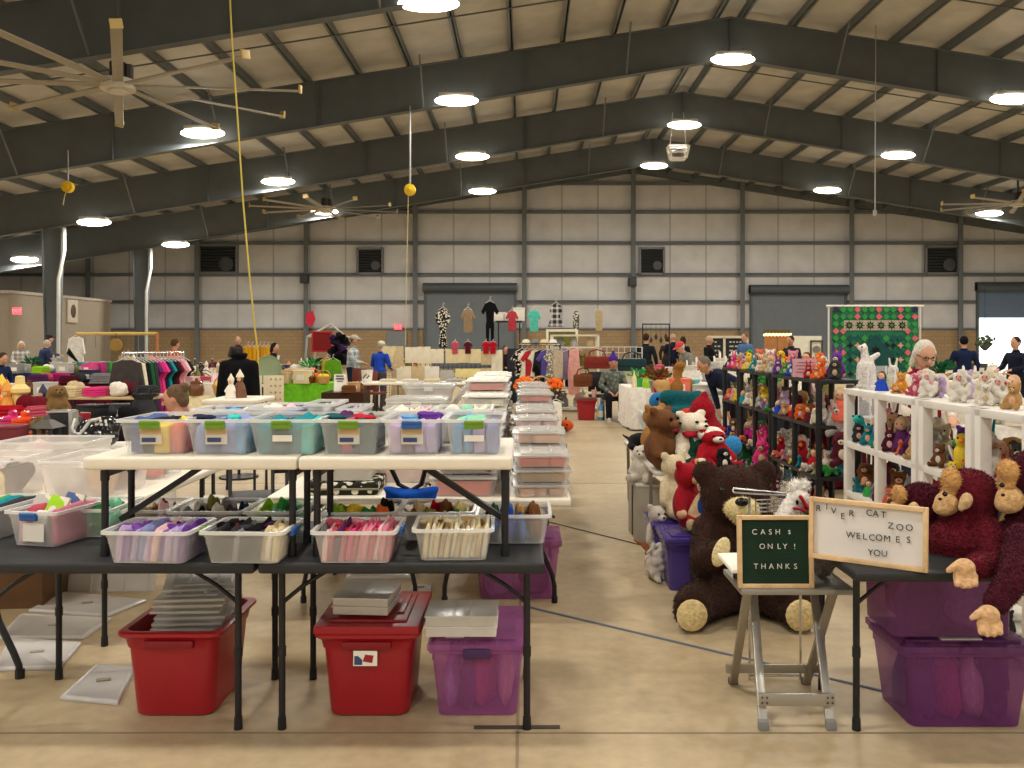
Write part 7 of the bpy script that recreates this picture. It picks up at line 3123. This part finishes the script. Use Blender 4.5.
obj('straw', q.mesh('straw', WHITE_PAINT), t)
t = good('b', 'sky_blue', at(601, 17.2), .42, '', lab='blue water bottle on the floor by the seated man')
t = tote('small dark red tote at the right of the seated man', X(627, 17.6), 17.5, .30, .35, .40, m=mat('6a1018', .4))
chair_simple('black slatted chair empty beside the seated man', at(600, 17.95), 0, '1c1e20')
# flower cart
d = 14.6
t = thing('flower_cart', 'dark metal cart holding orange flower baskets at the aisle end', 'cart', at(540, d))
w = X(562, d) - X(518, d)
zt = .62
q = B()
q.box(0, 0, zt - .02, w, .5, .04)
q.box(0, 0, .22, w * .9, .45, .03)
obj('shelf', q.mesh('shelf', mat('2a2422', .6), bevel=.005), t)
for sx_ in (-1, 1):
    for sy_ in (-1, 1):
        q = B()
        q.path([(sx_ * w * .46, sy_ * .22, 0), (sx_ * w * .42, sy_ * .22, .3), (sx_ * w * .46, sy_ * .22, zt)], .015, 6)
        obj('leg', q.mesh('leg', METAL_BLACK), t)
q = B()
for i in range(5):
    a = i * .5 - 1
    q.path([(-.1 + .15 * cos(k * .6), -.26, .4 + .15 * sin(k * .6)) for k in range(11)], .010, 5)
obj('scrollwork', q.mesh('scroll', METAL_BLACK), t)
for px, py, s, c, lab in ((524, 388, .30, 'f07828', 'large round orange flower bunch at the left of the flower cart'), (555, 388, .27, 'f0702a', 'orange flower bunch at the right of the flower cart'), (536, 384, .20, 'e88a30', 'small amber flower bunch in the middle of the flower cart')):
    t = thing('flower_basket', lab, 'flowers', at(px, d - .05, zt))
    q = B()
    q.lathe([(.3 * s / .3 * .28, 0), (.4 * s, .08), (.42 * s, .1), (.3 * s, .1)], n=16)
    obj('basket', q.mesh('basket', mat('5a3a22', .8)), t)
    q = B()
    rr = random.Random(int(px))
    for i in range(34):
        a, e = rr.uniform(0, 6.28), rr.uniform(-.1, 1.5)
        c_ = V((cos(a) * cos(e), sin(a) * cos(e), sin(e))) * s * .5 + V((0, 0, .12 + s * .18))
        q.ell(c_, (s * .17, s * .17, s * .09), (e, a, 0), n=7)
    obj('blossoms', q.mesh('blossoms', CL), t, c)
    q = B()
    for i in range(14):
        a = i * .45
        q.ell((s * .48 * cos(a), s * .48 * sin(a), .11), (s * .16, s * .08, s * .03), (0, 0, a), n=6)
    obj('leaves', q.mesh('leaves', CL), t, '2c4a2a')
for px, c in ((531, 'tan'), (541, 'beige'), (546, 'olive'), (527, 'brown')):
    good('k', c, at(px, d + .22, zt), .42, 'on the back of the flower cart', parts={'filling': rnd.choice(['amber', 'orange', 'olive'])})
for px, c, lab in ((549, 'pale_pink', 'pale pink rolled cloth hanging on the flower cart side'), (556, 'white', 'white rolled cloth leaning on the flower cart side')):
    garment('slim', c, lab, (X(px, d - .32), d - .32, .58), 0, .7)
t = inst(PUMPKIN, at(565.5, 15.0), -.2, .36, 'e8602a', 'orange pumpkin pail on the aisle floor by the flower cart', 'pumpkin pail', None, {}, 'pumpkin_pail')
t = good('x', 'white', at(513, 13.2), (.5, .6, .55), '', lab='white lidded bin on the floor left of the flower cart', rz=0)

# ---- right of the aisle -------------------------------------------------------
stall('white-cloth table with glass and green bottles, right of the seated man', 630, 668, 15.2, 1.6, cloth='eae4da')
row(.74, 632, 668, 15.7, 'b:pale_yellow v:green b:green j:lime b:olive k:yellow v:dark_green b:ivory', 'on the white-cloth table', .9, .4)
good('v', 'grey', at(657, 14.0, .74), .5, '', lab='tall brown-leaved plant at the corner of the white-cloth table', parts={'foliage': 'brown'})
good('k', 'red', at(661, 13.9, .74), .3, '', lab='red and yellow basket at the corner of the white-cloth table', parts={'filling': 'yellow'})
stall('pale table of plush giraffes behind the bench', 660, 692, 13.2, 1.3, cloth='d8d2c6')
gp = V(at(677, 13.5, .74))
sh = [('c', gp + V((0, 0, .12)), gp + V((.02, 0, .42)), .09, .06), ('e', gp + V((.04, -.05, .46)), (.09, .07, .06)), ('e', gp + V((0, 0, .12)), (.13, .11, .13)), ('c', gp + V((.01, 0, .48)), gp + V((.0, 0, .56)), .015, .018), ('c', gp + V((.06, 0, .48)), gp + V((.07, 0, .56)), .015, .018)]
big_plush('plush_giraffe', 'brown and gold plush giraffe standing behind the bench', gp, sh, '9a6a34', .016, 0)
row(.74, 662, 692, 13.8, 'c:tan c:amber c:brown x:coral c:olive x:aqua', 'beside the plush giraffe', 1.2)
stall('white-cloth table covered in white plastic bags, mid right', 682, 738, 14.8, 1.6, cloth='e6e2da')
for px, dz, s, c in ((692, 15.1, .55, 'white'), (702, 15.4, .6, 'white'), (712, 15.2, .5, 'light_grey'), (720, 15.5, .62, 'white'), (730, 15.2, .5, 'white'), (726, 16.0, .7, 'white'), (736, 15.8, .6, 'ivory'), (697, 16.0, .5, 'light_grey')):
    good('p', c, at(px, dz, .74), s, 'on the white-cloth table', group='white plastic bags')
stall('grey-skirted table in front of the white bags', 697, 718, 12.9, .8, cloth='b8b4aa')
row(.74, 698, 717, 13.2, 'x:light_grey c:white x:grey', 'on the grey-skirted table', 1.0)
stall('tan table of small jars by the bending man in the red cap', 655, 700, 20.2, .9, cloth='beige')
row(.74, 656, 696, 20.5, 'j:rose x:white j:maroon k:tan s:ivory x:aqua', 'on the tan table by the bending man', 1.2)
# hanging rail of dark ornaments
t = thing('ornament_stand', 'thin stand hung with small dark ornaments by the middle column', 'stand', at(656, 26.0))
q = B()
q.tube((-.4, 0, 0), (-.4, 0, 2.1), .02)
q.tube((.4, 0, 0), (.4, 0, 2.1), .02)
q.tube((-.4, 0, 2.08), (.4, 0, 2.08), .02)
obj('frame', q.mesh('frame', METAL_BLACK), t)
for i in range(5):
    q = B()
    q.tube((-.3 + .15 * i, 0, 2.08), (-.3 + .15 * i, 0, 1.75 - .1 * (i % 2)), .006, n=4)
    q.ell((-.3 + .15 * i, 0, 1.7 - .1 * (i % 2)), (.05, .05, .09), n=8)
    obj('ornament', q.mesh('ornament', mat('3a3430', .5)), t)
# menu boards
d = 31.0
t = thing('menu_board', 'pair of black menu boards in one cream frame, with rows of chalk-white writing', 'menu board', at(728.5, d))
w, z0, z1 = X(748, d) - X(709, d), .9, PY(0, 337, d).z
q = B()
q.box(0, .03, (z0 + z1) / 2, w, .05, z1 - z0)
obj('board', q.mesh('board', mat('1d2024', .7), smooth=False), t)
q = B()
for s in (-1, 0, 1):
    q.box(s * (w - .07) / 2 - (.12 if s == 0 else 0) * 1.3, -.01, (z0 + z1) / 2, .08, .07, z1 - z0)
for z in (z0, z1):
    q.box(0, -.01, z, w, .07, .09)
for s in (-1, 1):
    q.box(s * w * .4, .1, z0 / 2, .08, .08, z0)
obj('frame', q.mesh('frame', mat('d8d0b8', .6), smooth=False), t)
rr = random.Random(4)
for c_, (a, b_) in enumerate(((-w / 2 + .12, -.28), (-.05, w / 2 - .12))):
    q = B()
    for j in range(9):
        z = z1 - .18 - j * .155
        x = a + .08
        while x < b_ - .1:
            l = rr.uniform(.05, .16)
            q.box(x + l / 2, -.005, z, l, .01, .05)
            x += l + .05
    obj('writing', q.mesh('writing', mat('b8b8b4', .7), smooth=False), t)
# cork doors
d = 29.0
t = thing('folding_screen', 'brown two-leaf cork screen with fairy lights along its top', 'screen', at(777, d))
w, z1 = X(790, d) - X(764, d), PY(0, 335, d).z
for s in (-1, 1):
    q = B()
    q.box(s * w / 4, 0, z1 / 2, w / 2 - .03, .06, z1, None)
    obj('leaf', q.mesh('leaf', mat('a8703c', .7, noise=.2), bevel=.01), t)
q = B()
for i in range(16):
    q.ell((-w / 2 + w * i / 15, -.05, z1 + .02 * (i % 2)), .045, n=6)
obj('fairy_light', q.mesh('bulbs', mat('ffe9a8', .5, emit=1.5)), t)
q = B()
q.box(0, .02, z1 + .12, w, .06, .14)
obj('top_board', q.mesh('top', mat('5a4a30', .7), bevel=.01), t)
# white partition
t = thing('white_partition', 'cream board partition with a tall framed notice, right of the cork screen', 'partition', at(806, d))
w, z1 = X(822, d) - X(790, d), PY(0, 336, d).z
q = B()
q.box(0, .05, z1 / 2, w, .05, z1)
obj('board', q.mesh('board', mat('ddd8c4', .6), bevel=.01), t)
q = B()
for s in (-1, 1):
    q.box(w * .33 + s * .19, 0, z1 - .85, .05, .04, 1.4)
q.box(w * .33, 0, z1 - .17, .4, .04, .05)
q.box(w * .33, 0, z1 - 1.53, .4, .04, .05)
obj('notice_frame', q.mesh('nf', mat('4a463e', .6), smooth=False), t)
q = B()
q.tube((w * .33, .02, z1 - .45), (w * .33, -.02, z1 - .45), .12, n=16)
obj('notice_disc', q.mesh('disc', mat('77736a', .6)), t)
# quilt
d = 18.3
t = thing('quilt', 'large patchwork quilt of green, teal, coral and black stars hanging on a white rail', 'quilt', at(875, d))
w = X(918, d) - X(832, d)
zt, zb = PY(0, 306, d).z, .75
q = B()
q.tube((-w / 2 - .12, 0, zt), (w / 2 + .12, 0, zt), .025)
for s in (-1, 1):
    q.tube((s * (w / 2 + .06), .03, 0), (s * (w / 2 + .06), .03, zt), .02)
    q.tube((s * (w / 2 + .06), -.3, .02), (s * (w / 2 + .06), .3, .02), .02)
obj('rail', q.mesh('rail', WHITE_PAINT), t)


def quilt_patch(polys, col, y=-.03, name='patch_pattern'):
    q = B()
    for pts in polys:
        n = len(pts)
        q.add([(x, y, z) for x, z in pts] + [(x, y + .008, z) for x, z in pts], [tuple(range(n)), tuple(reversed(range(n, 2 * n)))] + [((i + 1) % n, i, i + n, (i + 1) % n + n) for i in range(n)])
    obj(name, q.mesh(name, mat(col, .9, noise=.12, scale=12), smooth=False), t)


q = B()
q.sheet(lambda u, v: ((u - .5) * w, .012 * sin(u * 18), zb + (zt - zb) * v), 30, 6)
q.sheet(lambda u, v: ((.5 - u) * w, .02 + .012 * sin((1 - u) * 18), zb + (zt - zb) * v), 30, 6)
obj('backing', q.mesh('backing', mat('2c7a5a', .9, noise=.25, scale=8), recalc=False), t)


def sq(cx, cz, r):
    return [(cx - r, cz - r), (cx + r, cz - r), (cx + r, cz + r), (cx - r, cz + r)]


def dia(cx, cz, r, k=1.0):
    return [(cx - r * k, cz), (cx, cz - r), (cx + r * k, cz), (cx, cz + r)]


def star(cx, cz, r, n=8, f=.5):
    return [((cx + r * (1 if i % 2 == 0 else f) * cos(pi * i / n)), cz + r * (1 if i % 2 == 0 else f) * sin(pi * i / n)) for i in range(2 * n)]


u = w / 12
ctr = lambda i, j: (-w / 2 + u * (i + .5), zt - u * (j + .5))
pol = {'e0707a': [], '3f9a4e': [], '1a5a58': [], '14182c': [], 'd8a890': [], '2a2440': []}
rr = random.Random(21)
for i in range(12):
    for j in range(11):
        cx, cz = ctr(i, j)
        if cz - u / 2 < zb:
            continue
        edge = i in (0, 11) or j == 0
        if edge:
            pol['e0707a' if (i + j) % 3 == 0 else '3f9a4e'].append(dia(cx, cz, u * .46))
        elif i in (1, 10) or j == 1:
            pol['e0707a' if (i + j) % 3 == 1 else '3f9a4e'].append(dia(cx, cz, u * .46))
        elif j > 3:
            c = ('1a5a58', '14182c', '3f9a4e', 'd8a890', '1a5a58', '2a2440')[(i * 2 + j * 3) % 6]
            pol[c].append(star(cx, cz, u * .5, 4, .45) if c in ('d8a890', '14182c') else dia(cx, cz, u * .5))
for c, ps in pol.items():
    if ps:
        quilt_patch(ps, c)
quilt_patch([sq(*ctr(0, 0), u * .36), sq(*ctr(11, 0), u * .36)], '2a3450', -.04)
quilt_patch([[(-w / 2 + u * 1.6, zt - u * 2), (w / 2 - u * 1.6, zt - u * 2), (w / 2 - u * 1.6, zt - u * 3.4), (-w / 2 + u * 1.6, zt - u * 3.4)]], 'b9b0a0', -.034)
quilt_patch([star(-w / 2 + u * (2.3 + 1.48 * i), zt - u * 2.7, u * .66) for i in range(6)], '1a1a20', -.044)
quilt_patch([dia(-w / 2 + u * (2.3 + 1.48 * i), zt - u * 2.7, u * .28) for i in range(6)], '5a8a3a', -.052)
quilt_patch([[(0, zt - u * 4.0), (u * 2.2, zt - u * 6.4), (u * 2.2, zb + .05), (-u * 2.2, zb + .05), (-u * 2.2, zt - u * 6.4)]], '16504c', -.038)
quilt_patch([star(0, zt - u * 6.3, u * .8)], '14161c', -.046)
# white plush lamb/horse near the far end and tables beyond white shelving
lp = V(at(866, 7.6, 1.205))
K = .54
sh = [('e', lp + K * V((0, 0, .30)), (.08, .055, .068)), ('c', lp + K * V((.0, 0, .32)), lp + K * V((-.03, 0, .56)), .043, .03), ('e', lp + K * V((-.06, -.02, .60)), (.046, .03, .03)), ('c', lp + K * V((-.1, 0, .28)), lp + K * V((-.12, 0, .02)), .03, .025), ('c', lp + K * V((.1, 0, .28)), lp + K * V((.12, 0, .02)), .03, .025), ('c', lp + K * V((.05, 0, .40)), lp + K * V((.2, 0, .5)), .03, .02),
      ('e', lp + K * V((-.02, 0, .64)), (.02, .012, .025))]
o = big_plush('plush_horse', 'white winged plush standing tall between the black and white shelving', lp, sh, 'f0ece6', .010, 800, .008)
addpart(o, 'eye', [('e', lp + K * V((-.09, -.06, .615)), .008)], '0a0a0a')
folding_table('narrow table carrying the white winged plush', X(852, 7.6), X(882, 7.6), 7.45, 7.75, 1.2, TABLE_WHITE, brace=False)
stall('white table of porcelain-white goods to the right of the woman', 935, 1030, 8.6, .9, cloth='ece8e2')
row(.74, 938, 1028, 8.9, 'k:white x:white p:white j:white k:ivory p:light_grey x:white', 'on the white table beyond the white shelving', 1.15)
stall('white table before the bright doorway', 935, 1010, 12.5, .9, cloth='e6e2dc')
row(.74, 940, 1010, 12.8, 'x:white k:white p:white x:light_grey j:white k:tan', 'on the white table before the doorway', 1.2)
stall('grey-cloth table of black items low behind the white shelving', 975, 1040, 6.3, .6, .60, cloth='a8a49c')
row(.60, 980, 1035, 6.5, 'x:charcoal c:black x:grey c:charcoal', 'on the grey-cloth table behind the white shelving', .8)
row(.74, 905, 945, 16.3, 'g:peach g:rose k:beige v:tan', 'on the tan stall behind the woman', 1.3)
stall('tan-cloth stall behind the white-haired woman', 900, 948, 16.0, .9, cloth='tan')
row(.74, 940, 1000, 20.8, 'x:navy v:olive x:charcoal j:white', 'on the dark stall by the bright doorway', 1.2)
stall('dark-skirted stall by the bright doorway', 938, 1004, 20.5, .9, cloth='22242c')
stall('maroon-cloth table glimpsed behind the near end of the black shelving', 826, 862, 9.2, .8, cloth='5a1424')
row(.74, 828, 862, 9.4, 'c:maroon g:grey k:white c:charcoal', 'on the maroon-cloth table', 1.2)
stall('dark stall beyond the black shelving', 760, 830, 13.0, .9, cloth='2a2a30')
row(.74, 762, 830, 13.3, 'v:dark_green s:beige k:tan p:white j:rose x:white v:olive', 'on the dark stall beyond the shelving', 1.2)
t = thing('hanging_plant', 'hanging plant basket silhouetted in the bright doorway', 'plant', PY(985, 343, 46.0))
t.scale = (.6, .6, .6)
q = B()
q.lathe([(.1, -.7), (.4, -.4), (.5, -.1), (.3, -.1)], n=12)
obj('basket', q.mesh('basket', mat('5a564e', .8)), t)
q = B()
rr = random.Random(2)
for i in range(40):
    q.ell((rr.uniform(-.7, .7), rr.uniform(-.4, .4), rr.uniform(-.2, .6)), (.2, .1, .16), (rr.uniform(0, 3), 0, rr.uniform(0, 3)), n=6)
obj('foliage', q.mesh('foliage', CL), t, '6a7a5a')
q = B()
q.tube((0, 0, .2), (0, 0, 5.0), .02, n=5)
obj('cord', q.mesh('cord', METAL_BLACK), t)

# ---- left foreground stall of bric-a-brac -------------------------------------
stall('white-covered table of bric-a-brac at the left, with the lantern and black boxes', -30, 106, 6.1, 1.15, cloth='e2dcd0')
Z = .744


def lathe_thing(name, lab, cat, loc, parts):
    t = thing(name, lab, cat, loc)
    for nm, prof, m_, col in parts:
        q = B()
        q.lathe(prof, n=18)
        obj(nm, q.mesh(nm, m_), t, col)
    return t


t = thing('storage_case', 'dark red box at the left frame edge on the bric-a-brac table', 'box', at(6, 6.25, Z), .15)
q = B()
q.box(0, 0, .11, .24, .2, .22)
obj('case_body', q.mesh('case', mat('6a1a26', .5), bevel=.012), t)
q = B()
q.box(0, 0, .225, .245, .205, .02)
obj('lid', q.mesh('lid', mat('7a2430', .5), bevel=.006), t)
for px, d, s, c, lab in ((4, 6.9, .15, 'white', 'white cup behind the dark red box'), (17, 6.85, .16, 'ivory', 'ivory cup with dark top behind the dark red box'), (28, 6.4, .15, 'white', 'white mug between the red box and the lantern'), (35, 6.3, .13, 'cream', 'cream mug tight against the lantern')):
    t = lathe_thing('mug', lab, 'mug', at(px, d, Z), [('mug_body', [(.25 * s, 0), (.33 * s, .1 * s), (.35 * s, .9 * s), (.30 * s, .9 * s), (.28 * s, .15 * s)], GL, c)])
    q = B()
    q.path([(.33 * s, 0, .25 * s), (.55 * s, 0, .35 * s), (.55 * s, 0, .65 * s), (.33 * s, 0, .75 * s)], .05 * s, 6)
    obj('handle', q.mesh('handle', GL), t, c)
good('p', 'red', at(22, 6.3, Z), .10, '', lab='tiny red cloth scrap by the white mug')
for px, c, nm, d in ((13, 'c8206e', 'magenta', 7.2), (25, 'e8502a', 'bright orange', 7.1)):
    lathe_thing('canister', nm + ' plastic canister with knob lid on the bric-a-brac table', 'canister', at(px, d, Z + .04), [('jar', [(.08, -.04), (.095, .0), (.095, .14), (.085, .15)], GL, c), ('lid', [(.1, .15), (.1, .17), (.03, .185), (.035, .215), (.02, .23)], GL, c)])
lathe_thing('candle_holder', 'thin bright orange stemmed holder below the orange canister', 'candle holder', at(27, 6.75, Z), [('stem', [(.05, 0), (.05, .01), (.02, .03), (.025, .1), (.04, .13)], GL, 'f06030')])
t = thing('lantern', 'grey metal lantern with a sloped roof on the bric-a-brac table', 'lantern', at(47, 6.45, Z))
q = B()
q.lathe([(.135, .20), (.13, .205), (.05, .255), (.025, .262), (.02, .29)], n=4)
me = q.mesh('roof', mat('55504a', .5), smooth=False)
me.transform(Matrix.Rotation(pi / 4, 4, 'Z'))
obj('roof', me, t)
q = B()
for a in (-1, 1):
    for b_ in (-1, 1):
        q.box(a * .06, b_ * .06, .1, .02, .02, .2)
q.box(0, 0, .01, .15, .15, .02)
obj('cage', q.mesh('cage', mat('3a3632', .5), smooth=False), t)
q = B()
q.lathe([(.03, .02), (.03, .11), (.005, .13)], n=12)
obj('candle', q.mesh('candle', mat('efe6d0', .6)), t)
t = shelf_plush(LYING, 'brown furry plush animal lying on the box behind the lantern', 40, 7.0, Z + .12, .30, '7a6238', .9, None, 'plush_toy')
good('x', 'brown', at(40, 7.0, Z), (.34, .34, .16), '', lab='brown wooden box beneath the furry plush behind the lantern', rz=0)
t = shelf_plush(DOG, 'tan furry plush with raised back on the far side of the black machine', 57, 7.15, Z + .22, .30, '8a6a42', .8, None, 'plush_toy')
good('x', 'charcoal', at(57, 7.15, Z), (.3, .3, .27), '', lab='charcoal box under the tan furry plush', rz=0)
t = thing('coffee_machine', 'black upright appliance with a silver side on the bric-a-brac table', 'appliance', at(63, 6.75, Z), .25)
q = B()
q.box(-.01, 0, .145, .15, .2, .29)
obj('housing', q.mesh('housing', BLACK_PLASTIC, bevel=.015), t)
q = B()
q.box(.075, 0, .145, .025, .21, .30)
q.box(-.01, 0, .298, .17, .21, .014)
obj('trim_panel', q.mesh('panel', mat('b8b8b6', .3, .6), bevel=.006), t)
q = B()
q.box(-.01, -.105, .2, .1, .01, .06)
obj('display', q.mesh('display', mat('2a2c30', .2), bevel=.003), t)
t = thing('carry_seat', 'black padded carrier with a curved silver handle on the bric-a-brac table', 'carrier', at(98, 6.75, Z), .1)
q = B()
q.ell((0, 0, .10), (.16, .14, .10))
q.ell((.05, .03, .17), (.11, .11, .09))
q.ell((-.1, 0, .14), (.05, .12, .10))
obj('shell', fuse(q, .014, 'shell', objcol('gloss'), 3), t, '141416')
q = B()
q.path([(.06, -.1, .25), (-.01, -.13, .235), (-.05, -.14, .17), (-.08, -.145, .135), (-.12, -.14, .14), (-.14, -.13, .18), (-.13, -.1, .25)], .014, 8)
obj('handle', q.mesh('handle', mat('c4c2be', .3, .5)), t)
q = B()
for i in range(6):
    q.ell((.02 + .04 * (i % 3), -.09 - .005 * i, .20 + .03 * (i // 3)), .012, n=6)
obj('studs', q.mesh('studs', mat('d8d4cc', .4)), t)
good('c', 'white', at(103, 6.25, Z), (.2, .16, .1), '', lab='white crumpled cloth at the table end by the latch bins')
good('c', 'charcoal', at(99, 6.33, Z + .03), (.16, .16, .09), '', lab='charcoal crumpled cloth over the white cloth at the table end')
good('k', 'brown', at(93, 6.2, Z), (.14, .14, .14), '', lab='small brown basket at the near end of the bric-a-brac table', parts={'filling': 'tan'})
good('f', 'sky_blue', at(72, 6.2, Z), (.3, .3, .05), '', lab='pale blue folded sheet on the bric-a-brac table', rz=0)
# bright figurines behind
stall('red-cloth table of yellow and red figurines at the left frame edge', -30, 46, 9.2, .9, cloth='8a1a24')
row(.74, -12, 10, 9.5, 'g:red g:orange g:yellow g:amber', 'on the red-cloth table', 1.5)
lathe_thing('candle', 'pale yellow pillar candle with flared top on the red-cloth table', 'candle', at(20, 9.3, .745), [('pillar', [(.07, 0), (.065, .03), (.065, .26), (.1, .29), (.1, .33), (.05, .38), (.045, .46), (.02, .47)], mat('ead28a', .5), None)])
row(.74, 28, 46, 9.6, 'c:dark_red f:maroon g:navy', 'on the red-cloth table', 1.3)
row(.74, 2, 40, 9.3, 'f:red f:rose', 'lying on the red-cloth table', .9, .1)
stall('dark goods table under the tan table of clothing', 84, 150, 10.4, .8, .58, cloth='1c1c20')
row(.58, 86, 150, 10.7, 'x:black c:charcoal x:charcoal c:black p:charcoal', 'on the low dark table', 1.0)
# stalls filling the far left and far middle
for px0, px1, d, c, lab, spec in ((205, 246, 24.0, '4a3a30', 'brown-skirted table farthest in the left stalls', 'f:maroon f:burgundy k:tan x:beige b:charcoal f:navy'),
                                  (392, 430, 23.0, 'b8a888', 'beige-skirted table behind the wire grid', 'x:beige s:ivory k:tan x:cream'),
                                  (120, 182, 26.0, '3a3430', 'dark-skirted table behind the wooden rack', 's:tan g:white k:brown g:orange x:white s:brown g:tan'),
                                  (740, 792, 19.5, '2c2a2a', 'dark-skirted table before the cork screen', 'p:white x:charcoal k:brown v:dark_green s:tan')):
    stall(lab, px0, px1, d, .9, cloth=c)
    row(.74, px0 + 1, px1 - 1, d + .35, spec, 'on the ' + ' '.join(lab.split()[:2]) + ' ' + ('before the cork screen' if px0 == 740 else 'far behind'), 1.3)
bpy.context.view_layer.update()
finish_labels()
for o in PROTOS:
    bpy.data.objects.remove(o)
